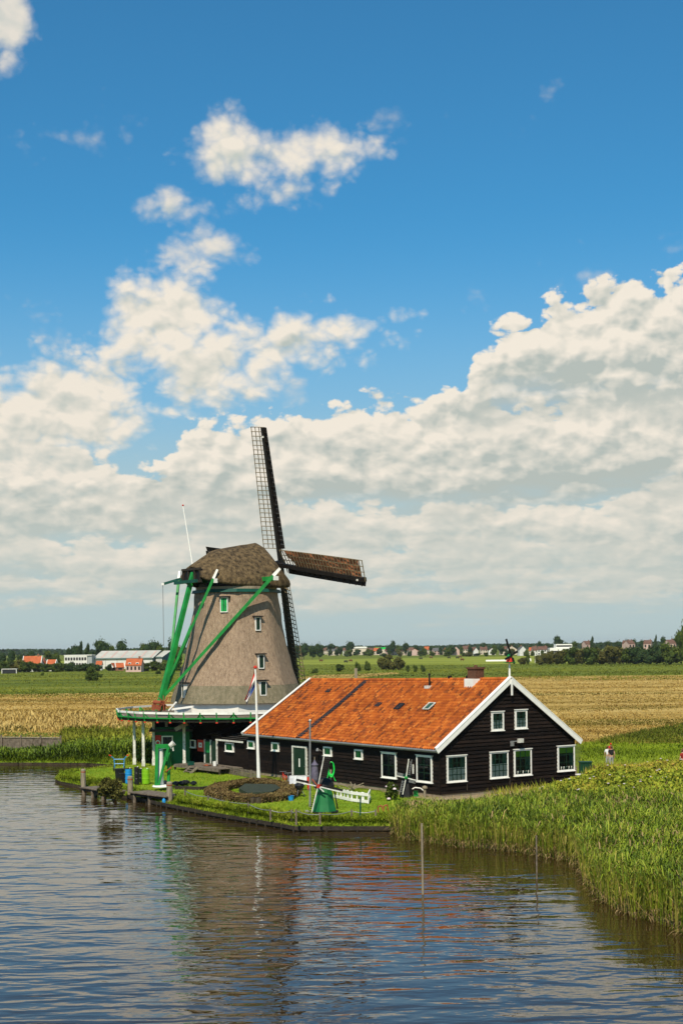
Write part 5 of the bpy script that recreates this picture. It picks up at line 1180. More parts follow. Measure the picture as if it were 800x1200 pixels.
# halls
def hall(u0, u1, vb, ve, vr, du, label, wall, gable, roofm, Lm=None, strips=6):
    b = G(u0, vb); Y_ = b.y; wd = (u1-u0)*Y_/F; he = P((u0+u1)/2,ve,Y_).z-.5; hr_ = P((u0+u1)/2,vr,Y_).z-.5+.7; r_ = empty('hall', b, label, 'hall'); dp = 22.0
    gx = du*Y_/F; s_ = Vector((gx/dp, 1, 0))     # the gable end runs back and to the right
    A0, A1 = b, b+Xa*wd; B0, B1 = A0+s_*dp, A1+s_*dp; R0, R1 = A0+s_*dp/2+UP*hr_, A1+s_*dp/2+UP*hr_
    mb = MB(); mb.add([A0,A1,A1+UP*he,A0+UP*he], [(0,1,2,3)]); mb.add([A0,A0+UP*he,R0,B0+UP*he,B0], [(0,1,2,3,4)]); mb.add([B0,B1,B1+UP*he,B0+UP*he], [(3,2,1,0)]); mb.build('wall', wall, r_)
    MB().add([A1,B1,B1+UP*he,R1,A1+UP*he], [(0,1,2,3,4)]).build('gable_wall', gable, r_)
    mb = MB(); e = Xa*.4; vs = [A0-e+UP*he-s_*.5,A1+e+UP*he-s_*.5,R1+e+UP*.1,R0-e+UP*.1]; mb.add(vs, [(0,1,2,3)]); vs = [R0-e+UP*.1,R1+e+UP*.1,B1+e+UP*he,B0-e+UP*he]; mb.add(vs, [(0,1,2,3)]); ro = mb.build('roof', roofm, r_)
    for i in range(strips):
        t = (i+.55)/strips; p = A0.lerp(A1,t)+UP*(he+.12)-s_*.4+Xa*.6; q = R0.lerp(R1,t)+UP*.22; w_ = Xa*.8; p = p.lerp(q,.08); q2 = p.lerp(q,.9); MB().add([p,p+w_,q2+w_,q2], [(0,1,2,3)]).build('roof_light', pal['pink'], ro)
    mb = MB(); mb.beam(A0+UP*he-s_*.55, A1+UP*he-s_*.55, .2, .45); mb.build('gutter', pal['tealc'], ro)
    for i in range(1,5): t = i/5; p = A0.lerp(A1,t); MB().beam(p-s_*.08, p-s_*.08+UP*he, .18).build('downpipe', pal['grey'], r_)
    return r_
hall(110, 179, 784, 771.5, 764.5, 12, 'long pale industrial hall with strips of roof lights on the left horizon', pal['white'], pal['tealc'], rf['pale'])
hall(183, 190, 783, 770, 764.5, 14, 'smaller hall with a dark blue end wall touching the long hall', pal['white'], pal['blueteal'], rf['pale'], strips=0)
b = G(11, 789.3); r_ = empty('glasshouse', b, 'low dark glasshouse with white frame at the far left edge', 'glasshouse'); MB().obox(b, Xa, Nn, UP, (-2.9,2.9), (-2.5,0), (0,1.7)).build('glazing', M['lead'], r_)
mb = MB(); mb.obox(b, Xa, Nn, UP, (-3.1,3.1), (-2.7,.1), (1.7,1.95))
for i in range(2): mb.obox(b, Xa, Nn, UP, (-3.1+5.9*i,-2.8+5.9*i), (-.1,.05), (0,1.7))
mb.build('frame', M['white_worn'], r_)
# trees and scrub standing in front of and between the village houses
rv = random.Random(5)
for i in range(26):
    u = 374+i*10.4+rv.uniform(-4,4); tree(u, 769.3+rv.uniform(0,.9)-(u-400)*.004, 762.5+rv.uniform(-2.5,2.5), rv.uniform(5,12), rv.choice(['round','bush','round']), rv.choice(['leaf_dark','leaf_mid','leaf_mid','leaf_olive']), f'{ordn(i)} from the left of the small trees before the far village', 'tree', 'small trees before the far village')
# village rows
vill = []; u = 378
while u < 640:
    wpx_ = random.choice([4.2,5.5,6.5,8.5,11.5]); vill.append((u+wpx_/2, wpx_)); u += wpx_+random.choice([0,0,0,0,2.2,5])
wk = ['white','cream','pink','brick','white','cream']; rk = ['brown','brown','grey','orange','grey','brown']
pos_l = {}
for i, (u, wp) in enumerate(vill):
    vb = 767.3+random.uniform(-.6,1.1); Y_ = G(u, vb).y; a_, b2 = random.choice(wk), random.choice(rk); gab = random.random() < .35
    far_house('village_house', u, vb, wp*Y_/F*(.95 if not gab else .9), 8 if not gab else wp*Y_/F, random.uniform(3.6,5.0), random.uniform(2.2,3.2), random.uniform(-.25,.25)+(R(90) if gab else 0), pal[a_], rf[b2],
              f'{a_} house with {b2} roof, {ordn(i)} from the left in the far village', 'house', 'houses of the far village', wins=3, storeys=2, chimney=random.random() < .6)
for i, (u, vt) in enumerate(((690,756),(733,757.5),(740,757),(758,756),(788,756))):
    far_house('village_house', u, 767.0, 6*1600/F, 8, 8.5, 2.6, R(20*(-1)**i), pal['pink'], rf['brown'], f'pale pink house half hidden above the willow belt, {ORD[i]} from the left', 'house', 'houses half hidden above the willow belt', wins=2, storeys=2)
b = G(417, 767.5); r_ = empty('white_hall', b, 'long low white roofed shed among the trees of the far village', 'hall'); MB().obox(b, Xa, Nn, UP, (-9.5,11), (-20,0), (0,7.0)).build('wall', pal['cream'], r_); MB().obox(b, Xa, Nn, UP, (-10,11.5), (-20.5,.5), (7.0,8.6)).build('roof', M['white'], r_)
b = G(446, 767.4); r_ = empty('green_shed', b, 'shed with a light green roof right of the white roofed shed', 'shed'); MB().obox(b, Xa, Nn, UP, (-5,5), (-12,0), (0,6.0)).build('wall', pal['cream'], r_); MB().obox(b, Xa, Nn, UP, (-5.4,5.4), (-12.4,.4), (6.0,7.6)).build('roof', M['hose'], r_)
b = G(657, 767.8); r_ = empty('modern_block', b, 'low modern white block with dark window band left of the willow belt', 'office'); MB().obox(b, Xa, Nn, UP, (-9,9), (-14,0), (0,6.0)).build('wall', M['white'], r_); MB().obox(b, Xa, Nn, UP, (-4,9), (-13,-.4), (6.0,9.0)).build('upper_floor', M['white'], r_); MB().obox(b, Xa, Nn, UP, (-3.6,8.6), (-.39,-.3), (6.8,8.0)).build('window_band', M['dark'], r_)
MB().obox(b, Xa, Nn, UP, (-8.4,8.4), (.01,.1), (2.4,3.6)).build('window_band', M['dark'], r_)
b = G(582, 775.2); mb = MB()
for i in range(14): mb.lathe(b+Vector((-5.6+.8*i,0,0)), [(.62,0),(.66,.4),(.55,.8),(.2,1.0)], 8)
r_ = mb.build('tarped_heap', M['white'], loc=b); tag(r_, 'long low heap under white plastic in the pasture left of the vane', 'tarped heap')
b = G(618.3, 775); tag(MB().obox(b, Xa, Nn, UP, (-1.6,1.6), (-1,1), (0,1.5)).lathe(b+UP*1.5, [(1.5,0),(.9,.4)], 8).build('wrapped_bale', M['white'], loc=b), 'single white wrapped bale right of the model mill vane', 'bale')
b = G(695-120*.0, 770); 
p0_ = G(626.5, 777); tag(MB().tube(p0_, p0_+UP*6.2, .16, .12, 6).build('lamp_post', M['white_worn'], loc=p0_), 'slim pale post standing in the pasture left of the willow belt', 'post')
p0_ = P(417, 806, 128); p0_.z = .5; tag(MB().beam(p0_, Vector((p0_.x,p0_.y,P(417,783,128).z)), .26).build('concrete_post', M['pile'], loc=p0_), 'pale square post rising behind the ridge of the orange roof', 'post')
# cows
def cow():
    r_ = bpy.data.meshes.new('cow'); mb = MB()
    mb.lathe((0,0,0),[(.01,-.85),(.28,-.80),(.36,-.5),(.38,0),(.40,.35),(.36,.65),(.2,.85),(.02,.9)],10)
    mb.v = [(z_, y_*.8, x_+1.05) for x_,y_,z_ in mb.v]
    mb.beam((.75,0,1.2),(1.15,0,1.0),.24,.34,w2=.2); mb.beam((1.1,0,1.08),(1.45,0,.72),.24,.22,w2=.14)
    for xx in (-.62,.6):
        for yy in (-.18,.18): mb.tube((xx,yy,.85),(xx+.05,yy,.45),.12,.07,6); mb.tube((xx+.05,yy,.45),(xx,yy,0),.065,.055,6)
    mb.tube((-.85,0,1.25),(-.95,0,.5),.03,.05,5)
    for yy in (-.14,.14): mb.tube((1.12,yy,1.16),(1.1,yy*1.9,1.2),.04,.02,5)
    return mb
cw = [(405,777.3,0),(411,776,1),(376,776,1),(493,773.5,0),(505,772,1),(526,772.3,0),(535.5,772.3,0),(539,771.5,1),(541,775,1),(556,769.8,0)]
cmat = [mat('black_hide',(.01,.01,.01),(.05,.045,.04),2,.8), mat('red_brown_hide',(.10,.035,.02),(.17,.06,.03),2,.8)]
cm = cow(); pr = []
for i in range(2): o = cm.build('cow', cmat[i]); pr.append(o.data); bpy.data.objects.remove(o)
for i, (u, v, kq) in enumerate(cw):
    o = bpy.data.objects.new('cow', pr[kq]); COL.objects.link(o); o.location = G(u, v); o.rotation_euler = (0,0,random.choice([0,math.pi])+random.uniform(-.5,.5)); o.scale = (1.15,1.15,1.15)
    tag(o, f'{["black","brown"][kq]} cow in the far green pasture, {ORD[i]} from the left of ten', 'cow', 'cows grazing in the far pasture')

# ------------------------------------------------------------------ yard and quay
def single(mb, name, m, b, label, cat, group=None, smooth=False):
    return tag(mb.build(name, m, loc=b, smooth=smooth), label, cat, group)
# mooring piles
for (u, vb, vt, wp, lb_) in ((98,926,901,6,'pale mooring pile at the left tip of the yard'),(153,936,909.5,6.5,'pale mooring pile in the water before the blue barrel'),(199,945.5,916,7.2,'thickest mooring pile beside the green pump frame, rising from the water')):
    b = G(u, vb, 0); h = P(u,vt,b.y).z; r = wp*b.y/F/2; r_ = empty('mooring_pile', b, lb_, 'mooring pile', 'mooring piles along the quay')
    mb = MB()
    mb.lathe((b.x,b.y,-1), [(r,0),(r*1.02,1+h*.5),(r*.95,1+h-.06),(r*.7,1+h)], 12); mb.build('post', M['pile'], r_); MB().lathe((b.x,b.y,0), [(r*1.04,-.1),(r*1.05,.25)], 12).build('wet_foot', M['dkwood'], r_)
    MB().lathe((b.x,b.y,h-.25), [(r*1.04,0),(r*1.06,.07)], 12).build('iron_band', M['rust'], r_)
def jetty(name, pts, z, m, label, posts, wdt):
    a, b = Vector((*pts[0],z)), Vector((*pts[1],z)); d = (b-a).normalized(); n = Vector((-d.y,d.x,0)); r_ = empty(name, a, label, 'jetty'); mb = MB(); L_ = (b-a).length; k = int(L_/.22)
    for i in range(k): mb.cur = random.random(); mb.obox(a+d*(L_*i/k), d, n, UP, (.01,L_/k-.015), (-wdt/2+random.uniform(-.04,.04),wdt/2), (-.03,.03))
    mb.build('deck', m, r_); mb = MB(); mb.obox(a, d, n, UP, (0,L_), (-wdt*.35-.06,-wdt*.35+.06), (-.2,-.031)); mb.obox(a, d, n, UP, (0,L_), (wdt*.35-.06,wdt*.35+.06), (-.2,-.031)); mb.build('joists', M['dkwood'], r_)
    for t in posts:
        for s_ in (-1,1): p = a+d*(L_*t)+n*(s_*wdt*.35); MB().tube((p.x,p.y,-1),(p.x,p.y,z-.03),.11,.11,8).build('post', M['wood'], r_)
    return r_
q0, q1 = G(101,924,.6), G(137,929,.6); jetty('landing_stage', [(q0.x,q0.y+.9),(q1.x,q1.y+.6)], .62, M['wood'], 'short plank landing stage along the left edge of the yard', (.05,.35,.7), 1.3)
q0, q1 = G(160,930,.6), G(204,936,.6); jetty('landing_stage', [(q0.x,q0.y+.8),(q1.x,q1.y+1.0)], .66, M['wood'], 'plank landing stage under the green pump frame between two mooring piles', (.1,.5,.9), 1.6)
# barrels
def barrel(u, vb, vt, wp, m, label, z=.55, name='barrel'):
    b = G(u, vb, z); h = (vb-vt)*b.y/F; r = wp*b.y/F/2; r_ = empty(name, b, label, 'barrel', 'barrels on the quay'); mb = MB()
    mb.lathe(b, [(r*.93,0),(r*.97,.03),(r*.97,h*.3),(r*1.03,h*.32),(r*1.03,h*.35),(r*.97,h*.37),(r*.97,h*.63),(r*1.03,h*.65),(r*1.03,h*.68),(r*.97,h*.70),(r*.97,h*.95),(r*.92,h)], 18); mb.build('drum', m, r_, smooth=False)
    MB().lathe(b+UP*h*.985, [(r*.95,0),(r*.97,.05),(r*.80,.055),(r*.78,.03)], 18).build('lid', M['blackpl'] if m != M['lime'] else m, r_)
    MB().tube(b+Vector((r*.4,0,h)), b+Vector((r*.4,0,h+.09)), .05, .05, 8).build('bung', M['white_worn'], r_)
barrel(151,918,901,8.4,M['blue'],'bright blue plastic barrel on the quay'); barrel(171,918.5,901.5,9.4,M['lime'],'lime green plastic barrel right of the black ones')
barrel(160.5,919.5,899.5,6,M['blackpl'],'tall black barrel right of the blue barrel'); barrel(164.8,917,901.5,5,M['blackpl'],'smaller black barrel wedged left of the lime green one')
b = G(140.5, 914, .55); tag(MB().lathe(b, [(.30,0),(.36,.75),(.40,.78),(.40,.82),(.33,.82),(.28,.6)], 18).build('tub', M['blackpl'], loc=b), 'open black tub left of the bright blue barrel', 'tub')
b = G(145.5, 917, .55); tag(MB().lathe(b, [(.24,0),(.29,.6),(.32,.62),(.32,.66),(.26,.66),(.22,.5)], 18).build('tub', M['blackpl'], loc=b), 'small black bucket tight against the blue barrel', 'tub')
b = P(192.3, 938, 90.4); b.z = .0; r_ = empty('boat_fender', b, 'small blue boat fender hanging from the landing stage above the water', 'fender'); MB().lathe(b+UP*.02, [(.03,0),(.11,.08),(.12,.45),(.03,.55)], 10).build('float', M['blue'], r_, smooth=True); MB().tube(b+UP*.55, b+UP*.72, .012, .012, 5).build('rope', M['pile'], r_)
# pump frame
b = G(189, 923, .7); r_ = empty('pump_frame', b, 'green timber frame round a white upright pump tube on the landing stage', 'pump')
def pf(u, v, dy=0): p = P(u, v, b.y+dy); return p
MB().beam(pf(183.2,921), pf(184.2,874.5), .20).build('post', M['green'], r_); MB().beam(pf(197.5,919,.5), pf(198,875,.5), .18).build('post', M['green'], r_)
MB().beam(pf(182.5,874.5), pf(199,874.5,.3), .20, .28).build('top_beam', M['green'], r_); MB().beam(pf(186,920,-.05), pf(197,877,-.05), .16).build('brace', M['green'], r_)
MB().beam(pf(198.5,917,1.0), pf(199.5,880,1.0), .12).build('back_post', M['dkgreen'], r_)
MB().tube(pf(188.5,921,.35), pf(188,878,.35), .20, .20, 14).build('pump_tube', M['white'], r_); MB().lathe(pf(190,921.5,.2), [(.62,-.06),(.66,0),(.62,.08),(.3,.1)], 20).build('white_base', M['white'], r_)
MB().tube(pf(199,874.5,.2), pf(204,870.5,.2), .16, .20, 10).tube(pf(202,872,.2), pf(203.3,880,.2), .09, .05, 8).build('spout', M['white_worn'], r_)
MB().tube(pf(194,905,.2), pf(201,899,.2), .05, .05, 6).build('crank', M['rust'], r_)
# green cabin under the stage
cb = G(181.5, 897.5, .5); r_ = empty('green_cabin', cb, 'small green boarded cabin with white framed windows under the stage posts', 'cabin'); ca = Vector((math.cos(R(-4)), math.sin(R(-4)), 0)); cn = Vector((ca.y,-ca.x,0)); cw_, chh = 2.9, 3.05
mb = MB(); z = .55
while z < .5+chh:
    z1 = z+.2; mb.add([cb+ca*0+cn*.02+UP*(z-.5), cb+ca*cw_+cn*.02+UP*(z-.5), cb+ca*cw_+UP*(z1-.5), cb+UP*(z1-.5)], [(0,1,2,3)]); mb.add([cb+cn*-.01+UP*(z-.5), cb+ca*cw_+cn*-.01+UP*(z-.5), cb+ca*cw_+cn*.02+UP*(z-.5), cb+cn*.02+UP*(z-.5)], [(0,1,2,3)]); z = z1
mb.obox(cb, ca, cn, UP, (.0,cw_), (-3,-.02), (.0,chh+.1)); mb.build('wall', M['midgreen'], r_)
mb = MB(); mb.add([cb+ca*-.35+cn*.4+UP*(chh-.15), cb+ca*(cw_+.3)+cn*.4+UP*(chh-.15), cb+ca*(cw_+.3)-cn*3.2+UP*(chh+.75), cb+ca*-.35-cn*3.2+UP*(chh+.75)], [(0,1,2,3)]); mb.beam(cb+ca*-.35+cn*.4+UP*(chh-.15), cb+ca*(cw_+.3)+cn*.4+UP*(chh-.15), .08, .2); mb.build('roof', M['lead'], r_)
Bc = Vector((cb.x,cb.y,0))
window(r_, cb, ca, cn, .62, 1.55, 1.95, 2.95, bars=(1,0), inside='none', lintel=False)
MB().obox(cb, ca, cn, UP, (-.02,.12), (.0,.10), (.0,chh)).build('corner_board', M['dkgreen'], r_)
b = cb+ca*.32+cn*.12+UP*2.0; 
rb_ = empty('lifebuoy_box', b, 'red box holding a white life ring on the green cabin wall', 'lifebuoy'); MB().obox(b, ca, cn, UP, (-.24,.24), (-.07,.03), (-.5,.5)).build('box', M['red'], rb_)
mb = MB(); pts = [b+cn*.08+ca*(.17*math.cos(t))+UP*(-.1+.17*math.sin(t)) for t in np.linspace(0,2*math.pi,17)]; mb.path(pts, .05, 6); mb.build('ring', M['white'], rb_)
# second green wall piece with window, right of the cabin
c2 = G(209.5, 896.5, .5); r2 = empty('green_cabin', c2, 'narrow green boarded porch with one white window right of the cabin', 'porch'); mb = MB(); z = 0
while z < chh: mb.add([c2+cn*.02+UP*z, c2+ca*1.05+cn*.02+UP*z, c2+ca*1.05+UP*(z+.2), c2+UP*(z+.2)], [(0,1,2,3)]); z += .2
mb.obox(c2, ca, cn, UP, (0,1.05), (-2.4,-.02), (0,chh)); mb.build('wall', M['midgreen'], r2); window(r2, c2, ca, cn, .12, .92, 1.95, 3.05, bars=(0,0), inside='none', lintel=False)
MB().obox(c2, ca, cn, UP, (-.2,1.2), (-2.5,.3), (chh,chh+.12)).build('roof', M['lead'], r2)
b = P(196.5, 896, cb.y-.5); b.z = .55; r3 = empty('wooden_armchair', b, 'bright green armchair before the cabin wall', 'chair'); 
MB().box(b+UP*.42, (.62,.55,.07)).build('seat', M['green'], r3); MB().box(b+UP*.8+Vector((0,.27,0)), (.62,.06,.7)).build('backrest', M['green'], r3)
for sx_ in (-.28,.28):
    MB().box(b+UP*.65+Vector((sx_,0,0)), (.07,.55,.06)).build('armrest', M['green'], r3)
    for sy_ in (-.24,.24): MB().box(b+UP*.2+Vector((sx_,sy_,0)), (.06,.06,.4)).build('leg', M['green'], r3)
# pale chute under the stage
p = P(205.5, 855, 113); q = P(220, 847.5, 113); r_ = tag(MB().beam(p, q, .5, .32).build('chute', M['pile'], loc=p), 'slanting weathered wooden chute hanging under the stage above the cabin', 'chute')
# red sign on the dark wall under the stage with window
sb2 = wl(LL+4.6, .05, 2.2); s_, zz = onwall(236.3, 874, ld); b = wl(s_, .0, zz-.0)
wallseg = empty('dark_shed', wl(LL+4.3,-.3), 'dark boarded shed wall left of the annex doors, in the shade of the stage', 'shed'); mb = MB(); z = .55
while z < 3.3: mb.add([wl(LL+4.25,.0,z), wl(LL+4.25,-.03,z+bh), wl(LL+5.8,-.03,z+bh), wl(LL+5.8,.0,z)], [(0,1,2,3)]); z += bh
mb.add([wl(LL+5.8,0,.5), wl(LL+5.8,0,3.4), wl(LL+5.8,-3,3.8), wl(LL+5.8,-3,.5)], [(0,1,2,3)]); mb.build('wall', M['boards'], wallseg)
mb = MB()
for i in range(14):
    a_, b2 = LL+4.2+1.8*i/14, LL+4.2+1.8*(i+1)/14; mb.add([wl(a_,.35,3.22), wl(b2-.03,.35,3.19), wl(b2-.03,-3.2,4.0), wl(a_,-3.2,4.03)], [(0,3,2,1)])
mb.build('roof', M['lead'], wallseg)
def wshed(u0,u1,v0,v1,**k):
    s0, _ = onwall(u0, v1, ld); s1, _ = onwall(u1, v1, ld); _, zt = onwall((u0+u1)/2, v0, ld); _, zb = onwall((u0+u1)/2, v1, ld); return window(wallseg, HA, ld, ln, min(s0,s1), max(s0,s1), zb, zt, **k)
wshed(224.5, 230, 867, 876, inside='none', bars=(0,0), fr=.07, lintel=False)
s0, _ = onwall(240, 874, ld); s1, _ = onwall(232.6, 874, ld); _, zt = onwall(236, 867, ld); _, zb = onwall(236, 880.5, ld); bs = wl(s0, .0, 0)
rs_ = empty('red_notice_board', wl((s0+s1)/2,.06,zb), 'red notice board with a white sheet on the dark wall beside the annex door', 'sign')
Bq = Vector((HA.x,HA.y,0)); MB().obox(Bq, ld, ln, UP, (s0,s1), (.05,.10), (zb,zt)).build('board', M['red'], rs_); MB().obox(Bq, ld, ln, UP, (s0+(s1-s0)*.25,s1-(s1-s0)*.2), (.101,.11), (zb+.32,zt-.22)).build('sheet', M['white'], rs_)
MB().obox(Bq, ld, ln, UP, (s0+(s1-s0)*.40,s1-(s1-s0)*.42), (.111,.115), (zb+.45,zt-.35)).build('symbol', M['red'], rs_)
# wooden terrace with steps
t0_ = G(203, 905, .5); r_ = empty('wooden_terrace', t0_, 'raised weathered plank terrace before the annex doors', 'terrace'); a = wl(LL-.1, 2.6, .95); 
p1_, p2_, p3_, p4_ = wl(LL+.1,.5,.98), wl(LL+.1,2.6,.98), wl(LL+6.6,2.9,.98), wl(LL+6.6,.5,.98); mb = MB()
for i in range(26): mb.cur = random.random(); A_q = p1_.lerp(p4_, i/26); B_q = p2_.lerp(p3_, i/26); C_q = p2_.lerp(p3_, (i+.92)/26); D_q = p1_.lerp(p4_, (i+.92)/26); mb.add([A_q,B_q,C_q,D_q]+[x_-UP*.05 for x_ in (A_q,B_q,C_q,D_q)], [(0,3,2,1),(4,5,6,7),(1,5,6,2),(0,1,5,4)])
mb.build('deck', M['wood'], r_); MB().beam(p2_-UP*.14, p3_-UP*.14, .08, .18).build('edge_beam', M['wood'], r_)
for i in range(5): p = p2_.lerp(p3_, i/4)-ln*.1; MB().beam(Vector((p.x,p.y,.4)), Vector((p.x,p.y,.93)), .14).build('leg', M['dkwood'], r_)
sp_ = wl(LL+3.4, 2.75, .5); r_ = empty('wooden_steps', sp_, 'small open wooden steps leading from the lawn to the terrace', 'steps')
for k_ in (-.5,.5): MB().beam(sp_+ld*k_+ln*.75+UP*.0, sp_+ld*k_+ln*.08+UP*.44, .06, .16).build('stringer', M['pile'], r_)
for j in range(3): MB().obox(sp_+ln*(.62-.22*j)+UP*(.10+.13*j), ld, ln, UP, (-.5,.5), (-.11,.11), (0,.04)).build('tread', M['wood'], r_)
b = wl(LL+2.4, 1.6, 1.0); r_ = tag(MB().lathe(b, [(.13,0),(.17,.34),(.19,.36),(.16,.36),(.13,.1)], 14).build('bucket', M['white'], loc=b), 'white bucket on the plank terrace', 'bucket')
b = wl(LL+3.2, 1.9, 1.0); tag(MB().add([b+ld*x_+ln*y_+UP*(.03+.04*math.sin(x_*9+y_*7)) for y_ in (-.25,0,.25) for x_ in (-.5,-.2,.1,.4)], [(j*4+i,j*4+i+1,j*4+i+5,j*4+i+4) for j in range(2) for i in range(3)]).build('orange_cloth', M['rust'], loc=b), 'crumpled orange cloth lying on the plank terrace', 'cloth')
b = wl(LL+4.4, 2.6, 1.0); tag(MB().box(b+UP*.12, (.45,.3,.22), .5).box(b+UP*.25, (.48,.33,.04), .5).build('teal_crate', M['teal'], loc=b), 'small teal crate at the left end of the terrace', 'crate')
# low plank fence beside the wall
fa, fb_ = G(255, 905, .5), G(305, 914, .5); r_ = empty('low_fence', fa, 'low weathered plank fence edging the lawn along the black wall', 'fence'); nn = 5
for i in range(nn+1): p = fa.lerp(fb_, i/nn); MB().beam(p, p+UP*.62, .09).build('post', M['wood'], r_)
for j in range(4): MB().beam(fa+UP*(.10+.14*j), fb_+UP*(.10+.14*j), .03, .11).build('plank', M['wood'], r_)
# dark timber edging the lawn
for (uv, lb_) in ((((205,925),(236,926),(268,922),(300,917.5)),'long dark timber sleeper edging the lawn before the clipped brown hedge'),):
    mb = MB(); pts = [G(*p_, .5)+UP*.1 for p_ in uv]
    for p, q in zip(pts[:-1], pts[1:]): mb.beam(p, q, .24, .24)
    single(mb, 'timber_edging', M['dkwood'], pts[0], lb_, 'timber')
b = G(206, 921, .5); mb = MB()
for i in range(9): mb.lathe(b+Vector((RNG.uniform(-.8,1.3),RNG.uniform(-.5,.6),RNG.uniform(0,.12))), [(.05,0),(.24,.08),(.22,.22),(.05,.3)], 8)
tag(mb.build('bundled_tarpaulin', M['blackpl'], loc=b), 'heap of bundled black tarpaulin beside the thickest mooring pile', 'tarpaulin')
# flagpole with flag
fb0 = G(303.3, 918, .5); ft = P(299.2, 783.5, fb0.y); r_ = empty('flagpole', fb0, 'tall white flagpole on the lawn before the orange roof', 'flagpole'); MB().tube(fb0, ft, .13, .055, 12).build('pole', M['white'], r_); MB().lathe(ft-UP*.02, [(.05,0),(.13,.06),(.13,.16),(.02,.24)], 10).build('finial', M['red'], r_); MB().lathe(fb0, [(.28,0),(.28,.12),(.16,.14)], 12).build('foot', M['plinth'], r_)
fl = empty('flag', ft-UP*.1, 'red white and blue flag drooping from the white flagpole', 'flag'); dd = (fb0-ft).normalized()
def fp(a, b2): 
    h = ft+dd*(.12+1.15*b2)-Vector((.07,0,0)); e = P(286.8+3.0*b2, 819.5+5.5*b2, fb0.y-.1); p = h.lerp(e, a); 
    p += Vector((.05*math.sin(b2*9+a*3)*a, .16*math.sin(b2*8+a*6), -.10*math.sin(a*math.pi)*(1-b2))); return p
for k_, (nm_, mm_) in enumerate((('red_stripe',M['red']),('white_stripe',M['white']),('blue_stripe',mat('flag_blue',(.015,.05,.28),(.02,.07,.36),4,.8)))):
    mb = MB(); vs = [fp(i/14, (k_+j/5)/3) for j in range(6) for i in range(15)]; mb.add(vs, [(j*15+i,j*15+i+1,(j+1)*15+i+1,(j+1)*15+i) for j in range(5) for i in range(14)]); mb.build(nm_, mm_, fl, smooth=True)
b = G(363.2, 946, .5); r_ = empty('grey_pole', b, 'thin grey pole standing on the lawn left of the little green mill', 'pole'); MB().tube(b, P(363.2,845,b.y), .065, .05, 8).build('pole', M['steel'], r_); MB().lathe(P(363.2,845.2,b.y), [(.05,0),(.08,.05),(.02,.12)], 8).build('cap', M['white_worn'], r_)
# clipped hedge round the netted pond
def hedge(pts, wdt, hgt, n, name, label):
    r_ = empty(name, G(*pts[0]), label, 'hedge'); P_ = [G(*p_, .5) for p_ in pts]; Vx = []; tn = []
    tot = sum((b_-a_).length for a_, b_ in zip(P_[:-1], P_[1:]))
    mb = MB()
    for a_, b_ in zip(P_[:-1], P_[1:]):
        d_ = (b_-a_); k_ = int(n*d_.length/tot); s_ = Vector((-d_.y,d_.x,0)).normalized(); mb.beam(a_+UP*hgt*.42-d_.normalized()*.2, b_+UP*hgt*.42+d_.normalized()*.2, wdt*.82, hgt*.84)
        t = RNG.random(k_); y_ = RNG.uniform(-.5,.5,k_)*wdt; z_ = RNG.uniform(0,1,k_)**.5*hgt; ed = RNG.random(k_)
        y_ = np.where(ed < .5, np.sign(y_)*wdt*.5+RNG.normal(0,.04,k_), y_); z_ = np.where(ed >= .5, hgt*(1+RNG.normal(0,.07,k_)), z_)
        Vx.append(np.stack([a_.x+d_.x*t+s_.x*y_, a_.y+d_.y*t+s_.y*y_, .5+z_],1)); tn.append(np.clip(RNG.normal(.55,.2,k_)+.2*wob(a_.x+d_.x*t, a_.y+d_.y*t, 1.5),0,1))
    Vx = np.concatenate(Vx); tn = np.concatenate(tn); V, q, t = leafquads(Vx, RNG.uniform(.06,.13,len(Vx)), tn)
    np_mesh('twigs', V, q, t, M['hedge_brown'], r_); mb.build('core', M['bark'], r_)
M['hedge_brown'] = mat('browned_hedge_twigs', (.7,.7,.7), W1, .6, .9, tint=leafr((.07,.045,.018),(.17,.11,.045),(.26,.20,.07)), spec=.1)
hedge([(250,932),(262,925),(300,919.5),(336,925.5),(342,930),(332,937.5),(300,941),(268,938.5),(250,932)], 1.15, .42, 17000, 'clipped_hedge', 'low browned hedge clipped round the small netted pond')
poly_ = [G(*p_, .5)+UP*.36 for p_ in ((287,924.5),(322,925),(329,929.5),(318,934.5),(290,935.5),(280,930))]; r_ = tag(MB().add(poly_+[p_-UP*.34 for p_ in poly_], [(5,4,3,2,1,0)]+[(i,(i+1)%6,6+(i+1)%6,6+i) for i in range(6)]).build('pond_net', M['pondcover'], loc=poly_[0]), 'flat dark green net stretched over the pond inside the hedge', 'pond net')
# timber edging of the quay
mb = MB(); line = [Vector((*p_,0)) for p_ in (W(150,936.6),W(190,946),W(250,958),W(330,971.6),W(345,974.8),W(457,974.8))]; r_ = empty('quay_edging', line[0], 'dark timber edging with short piles along the waterside of the yard', 'quay edging')
for a_, b_ in zip(line[:-1], line[1:]): mb.beam(a_+UP*.20, b_+UP*.20, .09, .20)
mb.build('waling', M['dkwood'], r_); mb = MB()
tot = 0
for a_, b_ in zip(line[:-1], line[1:]):
    L_ = (b_-a_).length; k_ = int(L_/.75)
    for i in range(k_): p = a_.lerp(b_, i/k_); MB().tube(p-UP*.8-Vector((0,.04,0)), p+UP*(.22+random.uniform(-.08,.06))-Vector((random.uniform(-.1,.1),.04,0)), .05, .045, 7).build('pile', M['dkwood'], r_)
